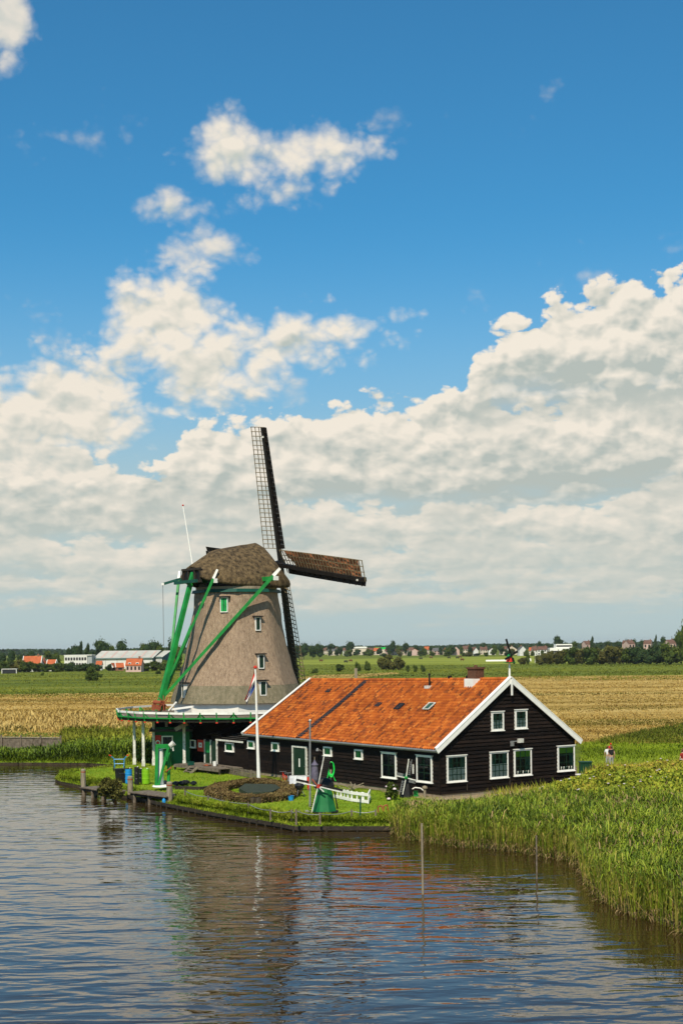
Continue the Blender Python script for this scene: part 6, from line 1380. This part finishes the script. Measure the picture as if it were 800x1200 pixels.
# low wire fence along the bank
fp_ = [(262,946),(289,951),(318,956),(345,960.5),(351,948),(372,956),(414,956),(447,956)]
r_ = empty('wire_fence', G(*fp_[0]), 'low post and rope fence along the bank before the little green mill', 'fence'); tops = []
for (u, v) in ((217,937),(244,944),(291,953),(317,961),(342,962),(347,967),(375,966),(412,962),(440,962)):
    b = G(u, v, .45); h = .62 if u != 347 else .85; MB().beam(b, b+UP*h, .10).build('post', M['wood'], r_); tops.append(b+UP*(h-.08))
mb = MB()
for p, q in zip(tops[:-1], tops[1:]):
    pts = [p.lerp(q,i/6)-UP*.10*math.sin(math.pi*i/6) for i in range(7)]; mb.path(pts, .022, 5)
mb.build('rope', M['steel'], r_)
b = G(422, 962, .45); tag(MB().tube(b, P(422.2,934,b.y), .045, .04, 8).build('green_stake', M['teal'], loc=b), 'thin teal stake in the lawn before the white fence', 'stake')
for i, (u, v) in enumerate(((443,957),(449.5,956))):
    b = G(u, v, .5); mb = MB(); mb.path([b, b+UP*.55, b+UP*.62+Vector((.2,0,0)), b+UP*.1+Vector((.28,0,0))], .04, 6)
    tag(mb.build('iron_hoop', M['rust'], loc=b), ['left one of two rusty iron hoops in the lawn beside the reeds','right one of two rusty iron hoops in the lawn beside the reeds'][i], 'hoop')
# little green mill
gb = G(380, 957.5, .5); ms = gb.y/F; r_ = empty('miniature_windmill', gb, 'little green windmill with white edged sails on the lawn at the water', 'model windmill')
mb = MB(); mb.lathe(gb, [(.98,0),(.96,.16),(.86,.18),(.85,.34),(.78,.36)], 8, R(22.5)); mb.build('base', M['black'], r_)
MB().lathe(gb+UP*.36, [(.72,0),(.62,.38),(.52,.85),(.44,1.22),(.42,1.30)], 8, R(22.5)).build('tower', M['midgreen'], r_)
MB().lathe(gb+UP*1.66, [(.46,0),(.47,.10),(.40,.32),(.25,.50),(.05,.56)], 12, 0, 1.25, .9).build('cap', M['black'], r_)
MB().lathe(gb, [(1.2,-.05),(1.15,.03)], 20, 0, 1.2, .75).build('gravel_bed', M['gravel'], r_)
mh = P(372.5, 921.5, gb.y-.75); MB().beam(mh+Vector((.3,1.0,0)), mh-Vector((0,.08,0)), .16).build('windshaft', M['red'], r_)
for (u, v, bd) in ((379.5,886.5,1),(363.8,957.5,0),(346.5,916,1),(401,928.5,1)):
    tip = P(u, v, gb.y-.78); d_ = tip-mh; L_ = d_.length; dn = d_.normalized(); sd_ = Vector((dn.z,0,-dn.x)); sd_ = -sd_ if u > 395 else sd_; bw = .40 if u == 379.5 else .17; st = mh+dn*.12
    o = MB().beam(st, tip, .06, .06, up=(0,1,0)).build('sail', M['white_worn'], r_)
    mb = MB(); 
    for i in range(10): a_ = st+dn*(.45+(L_-.55)*i/10); mb.beam(a_, a_+sd_*bw, .035, .03, up=(0,1,0))
    if bd: mb.add([st+dn*.45+sd_*.05+Vector((0,.03,0)), tip+sd_*.05+Vector((0,.03,0)), tip+sd_*bw+Vector((0,.03,0)), st+dn*.45+sd_*bw+Vector((0,.03,0))]+[st+dn*.45+sd_*.05+Vector((0,.05,0)), tip+sd_*.05+Vector((0,.05,0)), tip+sd_*bw+Vector((0,.05,0)), st+dn*.45+sd_*bw+Vector((0,.05,0))], [(0,1,2,3),(7,6,5,4)])
    mb.build('sail_lattice', M['sailwood'], o)
for s_ in (-1,1): MB().beam(mh-Vector((0,.05,0)), mh+Vector((.32*s_,-.03,.42 if s_<0 else -.3)), .06).build('cross_strut', M['rust'] if s_<0 else M['white_worn'], r_)
MB().beam(gb+Vector((.75,.3,.4)), gb+Vector((.45,.35,2.1)), .07).build('tail_pole', M['black'], r_)
mb = MB()
for i in range(6): mb.lathe(G(352+i*2.6, 955+RNG.uniform(-1.5,1.5), .5), [(.10,0),(.17,.08),(.12,.2),(.02,.24)], 7)
r2 = [tag(MB().lathe(G(351+i*4.2, 954.5+(i%2), .5), [(.10,0),(.20,.08),(.14,.2),(.02,.26)], 8).build('stone', M['brick'] if i%2 else M['steel'], loc=G(351+i*4.2,954.5+(i%2),.5)), ['round grey stone farthest left of the little mill','dark brown stone second from the left beside the little mill','round grey stone nearest the foot of the little mill'][i], 'stone') for i in range(3)]
# second small mill by the house corner
gb = G(476, 934.5, .5); r_ = empty('miniature_windmill', gb, 'small dark windmill with pale sails beside the flowering bush at the house corner', 'model windmill')
MB().lathe(gb, [(.48,0),(.36,.7),(.26,1.15),(.24,1.2)], 8, R(22.5)).build('tower', M['black'], r_); MB().lathe(gb+UP*1.2, [(.28,0),(.24,.18),(.05,.32)], 10, 0, 1.2, .9).build('cap', M['dkgreen'], r_)
mh = P(475.5, 911.5, gb.y-.5); MB().lathe(mh-UP*.08, [(.09,0),(.13,.08),(.09,.17)], 8).build('hub', M['green'], r_)
for (u, v) in ((478.6,889.5),(471.5,931),(463.5,909),(487.3,914.5)):
    tip = P(u, v, gb.y-.52); dn = (tip-mh).normalized(); L_ = (tip-mh).length; sd_ = Vector((dn.z,0,-dn.x)); o = MB().beam(mh, tip, .06, .06, up=(0,1,0)).build('sail', M['white_worn'], r_); mb = MB()
    for i in range(7): a_ = mh+dn*(.25+(L_-.3)*i/7); mb.beam(a_, a_+sd_*.2, .03, .025, up=(0,1,0))
    mb.beam(mh+dn*.22+sd_*.2, tip+sd_*.2, .03, .025, up=(0,1,0)); mb.build('sail_lattice', M['steel'], o)
b = G(488, 934, .5); r_ = empty('bicycle_stand', b, 'low white tubular arch with a green box beside the small dark windmill', 'stand'); mb = MB(); mb.path([b+Vector((-.5,0,0)),b+Vector((-.42,0,.42)),b+Vector((-.1,0,.6)),b+Vector((.25,0,.55)),b+Vector((.5,0,.35))], .04, 6); mb.build('arch', M['white'], r_); MB().box(b+Vector((-.05,.1,.2)), (.28,.25,.35)).build('box', M['green'], r_)
b = G(497.5, 935, .5); tag(MB().tube(b, b+UP*.55, .09, .09, 8).lathe(b+UP*.55, [(.09,0),(.18,.05),(.15,.17),(.02,.22)], 10).build('garden_lamp', M['pile'], loc=b), 'short mushroom shaped garden lamp beside the house corner', 'garden lamp')
# parasol, hose, laundry
b = G(369, 925.5, .5); r_ = empty('closed_parasol', b, 'closed mauve parasol standing near the black wall', 'parasol'); MB().tube(b, b+UP*2.2, .03, .03, 8).build('pole', M['pile'], r_)
MB().lathe(b+UP*.35, [(.14,0),(.24,.35),(.25,.7),(.20,1.2),(.25,1.32),(.10,1.5),(.02,1.68)], 14, 0, 1, 1).build('canopy', M['purple'], r_)
b = G(387, 925, .5); r_ = empty('hose_post', b, 'pale post carrying a coil of bright green garden hose', 'hose post'); MB().beam(b, P(387.5,902,b.y), .12).build('post', M['pile'], r_)
mb = MB(); hc = P(388, 901, b.y-.12)
for k_ in range(4):
    pts = [hc+Vector((.17*math.cos(t)*(1+.08*k_), -.04*k_, (.42+.03*k_)*math.sin(t)-.12*math.cos(t*2+k_)*.3)) for t in np.linspace(0,2*math.pi,19)]; mb.path(pts, .028, 6)
mb.path([hc+Vector((-.16,-.05,-.1)), hc+Vector((-.26,-.05,-.6)), hc+Vector((-.2,-.05,-1.0))], .028, 6); mb.path([hc+Vector((.1,-.05,-.4)), hc+Vector((.24,-.05,-.75)), hc+Vector((.3,-.05,-.82))], .028, 6); mb.build('hose', M['hose'], r_)
b = G(351, 926, .5); r_ = empty('drying_rack', b, 'drying rack hung with white laundry before the dark green door', 'drying rack'); mb = MB(); y0, y1 = b.y-.4, b.y+.4
x0, x1 = P(339,900,b.y).x, P(362,900,b.y).x
for y_ in (y0,y1):
    for x_ in (x0+.1,x1-.1): mb.tube((x_,y_,.5),(x_,y_*0+b.y+(y_-b.y)*1.0,1.45),.02,.02,6)
for i in range(5): y_ = y0+(y1-y0)*i/4; mb.tube((x0,y_,1.45),(x1,y_,1.45),.012,.012,5)
mb.build('frame', M['steel'], r_)
def cloth(x0, x1, y, zt, zb, m, label, seed=0):
    rg = random.Random(seed); mb = MB(); nx_, nz2 = 9, 6; ph = rg.uniform(0,6); vs = []
    for j in range(nz2+1):
        for i in range(nx_+1): t = j/nz2; vs.append(Vector((x0+(x1-x0)*i/nx_+rg.uniform(-.01,.01), y+.06*t*math.sin(i*1.3+ph)+(0 if j else 0), zt-(zt-zb)*t*(1-.15*math.sin(i*.9+ph)))))
    mb.add(vs, [(j*(nx_+1)+i, j*(nx_+1)+i+1, (j+1)*(nx_+1)+i+1, (j+1)*(nx_+1)+i) for j in range(nz2) for i in range(nx_)])
    o = mb.build('laundry', m, loc=vs[0], smooth=True); return tag(o, label, 'laundry', 'laundry on the drying rack')
wx = x1-x0
cloth(x0, x0+wx*.38, y0-.03, 1.47, .85, M['laundry'], 'white towel hanging at the left end of the drying rack', 1); cloth(x0+wx*.40, x0+wx*.88, y0-.04, 1.47, .95, M['laundry'], 'wide white sheet hanging in the middle of the drying rack', 2)
cloth(x0+wx*.90, x1+.05, y0-.05, 1.42, .6, M['red'], 'red cloth hanging at the right end of the drying rack', 3); cloth(x0+wx*.1, x0+wx*.42, y0+.3, 1.47, 1.0, M['laundry'], 'white cloth hanging on the second line of the drying rack', 4)
cloth(x0+wx*.45, x0+wx*.60, y0-.12, .95, .55, mat('sky_blue_cloth',(.02,.22,.42),(.03,.28,.5),4,.9), 'small blue cloth below the white sheet of the rack', 5)
# bicycles left of the rack
def bicycle(b, rot, col, label):
    r_ = empty('bicycle', b, label, 'bicycle', 'bicycles leaning beside the drying rack'); a = Vector((math.cos(rot), math.sin(rot), 0)); f = lambda x_, z_: b+a*x_+UP*z_
    for x_ in (-.52,.52):
        mb = MB(); pts = [f(x_+.34*math.cos(t), .35+.34*math.sin(t)) for t in np.linspace(0,2*math.pi,19)]; mb.path(pts, .022, 5); wv = mb.build('wheel', M['blackpl'], r_)
        mb = MB()
        for t in np.linspace(0,math.pi,7)[:-1]: mb.tube(f(x_-.33*math.cos(t), .35-.33*math.sin(t)), f(x_+.33*math.cos(t), .35+.33*math.sin(t)), .004, .004, 3)
        mb.build('spokes', M['steel'], wv)
    mb = MB()
    for p, q in (((-.52,.35),(-.05,.32)),((-.05,.32),(-.2,.82)),((-.2,.82),(-.52,.35)),((-.05,.32),(.36,.80)),((-.17,.72),(.36,.85)),((.34,.98),(.52,.35))): mb.tube(f(*p), f(*q), .022, .022, 6)
    mb.build('frame', col, r_); nrm = Vector((-a.y,a.x,0)); mb = MB(); mb.tube(f(.34,1.02)-nrm*.25, f(.34,1.02)+nrm*.25, .016, .016, 6); mb.build('handlebar', M['steel'], r_); MB().beam(f(-.32,.90), f(-.08,.88), .14, .06, w2=.07).build('saddle', M['blackpl'], r_)
bicycle(G(334, 922, .5), R(115), M['red'], 'red bicycle leaning left of the white laundry'); bicycle(G(338.5, 924, .5), R(100), M['steel'], 'grey bicycle between the red one and the laundry')
b = G(351, 934, .5); r_ = empty('barbecue', b, 'black round barbecue on wheels under the drying laundry', 'barbecue'); MB().lathe(b+UP*.45, [(.08,0),(.26,.1),(.32,.26),(.32,.3),(.22,.42),(.04,.5)], 14).build('bowl', M['blackpl'], r_)
for t in (0,2.1,4.2): MB().tube(b+UP*.5+Vector((.15*math.cos(t),.15*math.sin(t),0)), b+Vector((.34*math.cos(t),.34*math.sin(t),.02)), .02, .02, 6).build('leg', M['steel'], r_)
for s_ in (-.3,.3): MB().tube(b+Vector((s_-.02,-.2,.11)), b+Vector((s_+.02,-.2,.11)), .11, .11, 12).build('wheel', M['blackpl'], r_)
b = G(341, 938.5, .5); tag(MB().lathe(b, [(.15,0),(.19,.3),(.21,.32),(.18,.32),(.15,.08)], 12).build('bucket', M['blue'], loc=b), 'blue bucket on the lawn right of the clipped brown hedge', 'bucket')
b = G(336.5, 929, .5); tag(MB().box(b+UP*.2, (.5,.34,.36), .3).box(b+UP*.4, (.54,.38,.05), .3).build('crate', M['blue'], loc=b), 'blue plastic crate between the hedge and the bicycles', 'crate')
# white low fence
fw = [G(391,935.5,.5), G(411,940,.5), G(431.5,942.5,.5), G(434,937.5,.5)]; r_ = empty('white_fence', fw[0], 'low white slatted fence turning a corner on the lawn', 'fence')
for a_, b_ in zip(fw[:-1], fw[1:]):
    d_ = (b_-a_).normalized(); n_ = Vector((d_.y,-d_.x,0)); L_ = (b_-a_).length; k_ = max(1,round(L_/.5)); H_ = .66
    for z0, z1 in ((.06,.24),(.48,H_)): MB().obox(a_, d_, n_, UP, (0,L_), (-.02,.02), (z0,z1)).build('rail', M['white'], r_)
    for i in range(k_+1):
        x_ = L_*i/k_; w_ = .05 if i%2 else .12; MB().obox(a_, d_, n_, UP, (max(0,x_-w_),min(L_,x_+w_)), (-.045,-.021), (0,H_+.03)).build('picket', M['white'], r_)
b = G(411, 927, .5); mb = MB()
for i in range(9): t = RNG.uniform(0,6.28); mb.beam(b+Vector((RNG.uniform(-.3,.3),RNG.uniform(-.2,.2),.1)), b+Vector((.9*math.cos(t),.4*math.sin(t),RNG.uniform(.2,.6))), .05)
tag(mb.build('branch_pile', M['pile'], loc=b), 'pile of pale sawn branches behind the white fence', 'branches')
# bushes with leaves
def shrub(u, vb, vt, wp, m, label, flowers=0, n=1800, ls=(.07,.14), name='flowering_bush'):
    b = G(u, vb, .5); h = (vb-vt)*b.y/F; w_ = wp*b.y/F; r_ = empty(name, b, label, 'bush'); lob = [(RNG.uniform(-.32,.32), RNG.uniform(-.3,.3), RNG.uniform(.25,.8), RNG.uniform(.16,.28)) for _ in range(9)]; pts = []
    for (lx,ly,lz,lr) in lob: v_ = RNG.normal(size=(n//9,3)); v_ /= np.linalg.norm(v_,axis=1)[:,None]; pts.append(v_*RNG.uniform(.5,1.1,(n//9,1))*lr*np.array([w_,w_,h])+np.array([lx*w_,ly*w_,lz*h]))
    p = np.concatenate(pts)+np.array(b); p[:,2] = np.maximum(p[:,2], b.z+.02); V, q, t = leafquads(p, RNG.uniform(*ls,len(p)), np.clip(RNG.normal(.5,.22,len(p)),0,1)); np_mesh('foliage', V, q, t, m, r_)
    mb = MB()
    for _ in range(6): t = RNG.uniform(0,6.28); mb.tube(b, b+Vector((.25*w_*math.cos(t),.25*w_*math.sin(t),h*.7)), .03, .012, 5)
    mb.build('stem', M['bark'], r_)
    for i in range(flowers):
        c = p[RNG.integers(0,len(p))]; cc = Vector(b)+(Vector(c)-Vector(b))*1.05; cc.y -= .08; MB().lathe(cc, [(.03,-.04),(.12,0),(.10,.07),(.02,.1)], 8).build('blossom', M['flower'], r_)
shrub(458, 938, 915, 18, M['leaf_mid'], 'leafy bush with pale pink blossoms beside the small dark windmill', 11)
shrub(133, 941, 909, 34, M['leaf_olive'], 'straggling olive bush overhanging the water below the black tubs', 0, 3600, (.08,.16), 'waterside_bush')
shrub(122, 934, 921, 14, M['leaf_mid'], 'low green bush on the shore left of the straggling olive bush', 0, 1200, (.07,.13), 'waterside_bush')
shrub(696, 909, 896, 17, M['hedge_brown'], 'low brown dead bush beside the green bin right of the house', 0, 1500, (.07,.14), 'dead_bush')
# blue handcart with orange grips behind the tubs
b = G(140, 904, .5); r_ = empty('handcart', b, 'blue framed handcart with orange grips behind the black tubs', 'handcart'); mb = MB(); 
for s_ in (-.35,.35): mb.path([b+Vector((s_,0,.3)), b+Vector((s_*1.15,0,1.0)), b+Vector((s_*1.9,-.1,1.25))], .035, 6)
mb.tube(b+Vector((-.4,0,.95)), b+Vector((.4,0,.95)), .035, .035, 6).tube(b+Vector((-.38,0,.6)), b+Vector((.38,0,.6)), .035, .035, 6); mb.build('frame', M['blue'], r_)
for s_ in (-1,1): MB().tube(b+Vector((s_*.6,-.08,1.22)), b+Vector((s_*.78,-.14,1.3)), .05, .05, 7).build('grip', M['red'], r_); MB().tube(b+Vector((s_*.42-.03,0,.22)), b+Vector((s_*.42+.03,0,.22)), .22, .22, 14).build('wheel', M['blackpl'], r_)
# bin and white tub by the far corner
b = G(685.5, 909, .5); r_ = empty('garden_bin', b, 'dark green wheeled bin at the right corner of the house', 'bin'); mb = MB(); mb.obox(b, Vector((1,0,0)), Vector((0,1,0)), UP, (-.42,.42), (-.3,.3), (.06,.95)); mb.build('body', M['bin_green'], r_); MB().obox(b, Vector((1,0,0)), Vector((0,1,0)), UP, (-.46,.46), (-.34,.34), (.951,1.03)).build('lid', M['bin_green'], r_)
for s_ in (-.38,.38): MB().tube(b+Vector((s_-.03,.3,.12)), b+Vector((s_+.03,.3,.12)), .12, .12, 12).build('wheel', M['blackpl'], r_)
b = G(681, 913.5, .55); tag(MB().obox(b, gd, gn, UP, (-.5,.5), (-.25,.25), (.0,.34)).obox(b, gd, gn, UP, (-.55,.55), (-.3,.3), (.34,.39)).build('planter_box', M['white'], loc=b), 'white planter box on the ground below the green bin', 'planter')
b = G(674.5, 914, .5); tag(MB().beam(b, b+UP*.95, .12).build('wooden_stake', M['wood'], loc=b), 'short wooden stake before the right corner of the black gable', 'stake')
# stakes in the river
b = G(495.3, 1048, 0); tag(MB().tube(b-UP*1, P(494,965,b.y), .05, .04, 9).build('river_stake', M['pile'], loc=b), 'tall pale stake rising from the open water', 'stake', 'stakes standing in the river')
b = G(628.6, 1030, 0); tag(MB().tube(b-UP*1, P(628,979,b.y), .04, .035, 9).build('river_stake', M['wood'], loc=b), 'shorter grey stake in the water close to the reeds', 'stake', 'stakes standing in the river')
# plank fence on the far bank
fa, fb_ = P(-20, 872, 136), P(72, 871.5, 133); fa.z = fb_.z = .5; r_ = empty('plank_fence', fa, 'grey weathered plank fence behind the far bank reeds at left', 'fence'); L_ = (fb_-fa).length; d_ = (fb_-fa).normalized(); n_ = Vector((d_.y,-d_.x,0)); k_ = int(L_/.16)
mb = MB()
for i in range(k_): mb.obox(fa, d_, n_, UP, (L_*i/k_,L_*i/k_+.145), (-.015,.015), (0,1.28+random.uniform(-.03,.03)))
mb.build('planks', M['wood'], r_); MB().beam(fa+UP*1.33+n_*.03, fb_+UP*1.33+n_*.03, .12, .09).build('top_rail', M['pile'], r_)
for i in range(5): p = fa.lerp(fb_, i/4)+n_*.08; MB().beam(p, p+UP*1.55, .14).build('post', M['wood'], r_)

# ------------------------------------------------------------------ people
def skin_mesh(name, chains, m, parent, sub=1):
    """chains: list of [(point, radius), ...]; the first point of a chain may repeat an earlier one"""
    vs = []; rs = []; es = []; idx = {}
    for ch in chains:
        prev = None
        for p, r_ in ch:
            key = tuple(round(c, 4) for c in p)
            if key not in idx: idx[key] = len(vs); vs.append(key); rs.append(r_)
            if prev is not None and prev != idx[key]: es.append((prev, idx[key]))
            prev = idx[key]
    me = bpy.data.meshes.new(name); me.from_pydata(vs, es, []); o = bpy.data.objects.new(name, me); COL.objects.link(o); o.parent = parent
    o.modifiers.new('skin', 'SKIN'); 
    for i, r_ in enumerate(rs): me.skin_vertices[0].data[i].radius = (r_, r_)
    me.skin_vertices[0].data[0].use_root = True
    s = o.modifiers.new('sub', 'SUBSURF'); s.levels = sub; s.render_levels = sub; me.materials.append(m); return o
def person(loc, rot, k, label, shirt, legs, hair, hold=False, extra=None, sitting=False):
    r_ = empty('person', loc, label, 'person'); r_.rotation_euler = (0,0,rot); r_.scale = (k,k,k)
    pel = (0,0,.95); waist = (0,0,1.10); chest = (0,0,1.32); neck = (0,.0,1.47); hd0 = (0,.01,1.56); hd1 = (0,.02,1.68); hd2 = (0,.01,1.74)
    ch = [[(pel,.13),(waist,.12),(chest,.145),(neck,.055),(hd0,.075),(hd1,.095),(hd2,.07)]]
    ends = []
    for s in (-1,1):
        sh = (s*.17,0,1.41)
        if hold: el = (s*.24,-.02,1.20); wr = (s*.15,.16,1.38)
        else: el = (s*.25,-.03,1.14); wr = (s*.26,.06,.90)
        ch.append([(chest,.145),(sh,.06),(el,.043),(wr,.03)])
        dv = Vector(wr)-Vector(el); dv.normalize(); pal_ = Vector(wr)+dv*.06; ch.append([(wr,.03),(tuple(pal_),.034)]); sdv = dv.cross(Vector((s,0,0))).normalized()
        for f_ in range(4):
            o_ = sdv*(.022*(f_-1.5)); L_ = (.066,.076,.072,.058)[f_]; p1 = pal_+o_*1.0+dv*.03; p2 = p1+dv*L_*.5; p3 = p2+dv*L_*.4+Vector((-s*.02,0,0)); ch.append([(tuple(pal_),.034),(tuple(p1),.010),(tuple(p2),.009),(tuple(p3),.008)])
        th = Vector(wr)+dv*.03+sdv*-.04; ch.append([(wr,.03),(tuple(th),.011),(tuple(th+dv*.04-sdv*.01),.009)])
        if sitting: hip = (s*.09,0,.92); kn = (s*.13,.30,.88); an_ = (s*.13,.30,.50); toe = (s*.13,.40,.47)
        else: hip = (s*.09,0,.90); kn = (s*.10,.03*s,.50); an_ = (s*.11,-.02+.03*s,.08); toe = (s*.12,.13+.03*s,.035)
        ch.append([(pel,.13),(hip,.085),(kn,.055),(an_,.038),(toe,.032)])
    body_ = skin_mesh('body', ch, M['skin'], r_)
    def sc(c, g): return [(p, r0*g+.012) for p, r0 in c]
    skin_mesh('shirt', [[((0,0,.98),.14),(waist,.135),(chest,.16),((0,0,1.44),.085)]]+[[(chest,.16),((s*.17,0,1.41),.075),(tuple(Vector((s*.17,0,1.41)).lerp(Vector(ch[1+(0 if s<0 else 7)][2][0]),.75)),.062)] for s in (-1,1)], shirt, r_)
    lg = [[((0,0,1.0),.135),(pel,.14)]]
    for s in (-1,1):
        if sitting: lg.append([(pel,.14),((s*.09,0,.92),.095),((s*.13,.30,.88),.07),((s*.13,.30,.54),.055)])
        else: lg.append([(pel,.14),((s*.09,0,.90),.10),((s*.10,.03*s,.50),.075),((s*.11,-.02+.03*s,.12),.06)])
    skin_mesh('trousers', lg, legs, r_)
    mb = MB(); mb.lathe((0,-.005,1.63), [(.098,-.03),(.108,.03),(.105,.09),(.075,.15),(.02,.175)], 14, 0, .92, 1.05)
    mb.v = [(x_, y_-.015, z_) for x_,y_,z_ in mb.v]; ho = mb.build('hair', hair, None, smooth=True); ho.parent = r_; ho.location = (0,0,0)
    for s in (-1,1):
        e = MB().lathe((s*.035,.108,1.655), [(.004,-.012),(.013,0),(.004,.012)], 8).build('eye', M['dark'], None); e.parent = r_; e.location = (0,0,0)
    for nm_, pts_ in (('nose',((0,.10,1.66),(0,.128,1.625))),('mouth',((-.025,.108,1.59),(.025,.108,1.59)))):
        e = MB().beam(*pts_, .02, .012).build(nm_, M['skin'] if nm_=='nose' else M['redcloth'], None); e.parent = r_; e.location = (0,0,0)
    for s in (-1,1):
        e = MB().lathe((s*.098,.0,1.63), [(.006,-.03),(.018,0),(.01,.03)], 6).build('ear', M['skin'], None); e.parent = r_; e.location = (0,0,0)
    return r_
pb = G(716, 901, .5)
person(pb, R(8), 1.0, 'person in black T-shirt and grey trousers seen from behind right of the house', M['tshirt'], M['trousers'], M['hair'])
person(pb+Vector((-.03,.05,.78)), R(8), .66, 'small child in red carried on the shoulders of the person in black', M['redcloth'], M['redcloth'], M['redcloth'], sitting=True)
person(G(711.8, 898.8, .5), R(-20), .93, 'person in white partly hidden behind the one in black', M['laundry'], M['trousers'], M['hair'])
person(G(799.5, 906, .5), R(30), 1.0, 'person in dark red jacket at the right edge of the frame', mat('dark_red_jacket',(.25,.02,.015),(.33,.03,.02),5,.8), M['tshirt'], M['hair'])

# cycles limits that keep the picture quick to make
cy = scene.cycles; cy.max_bounces = 6; cy.diffuse_bounces = 3; cy.glossy_bounces = 3; cy.transparent_max_bounces = 6; cy.transmission_bounces = 3; cy.caustics_reflective = False; cy.caustics_refractive = False

# pale air over the polder
hm = bpy.data.materials.new('air'); hm.use_nodes = True; nt = hm.node_tree; nt.nodes.remove(nt.nodes['Principled BSDF'])
pv = nt.nodes.new('ShaderNodeVolumePrincipled'); pv.inputs['Color'].default_value = (.93,.97,1,1); pv.inputs['Density'].default_value = HAZE; pv.inputs['Anisotropy'].default_value = .2
nt.links.new(pv.outputs[0], nt.nodes['Material Output'].inputs['Volume'])
if HAZE > 0: tag(MB().obox((0,0,0), Vector((1,0,0)), Vector((0,1,0)), UP, (-7000,7000), (-400,9800), (-2.6,34)).build('haze', hm), kind='stuff')
cy.volume_bounces = 0
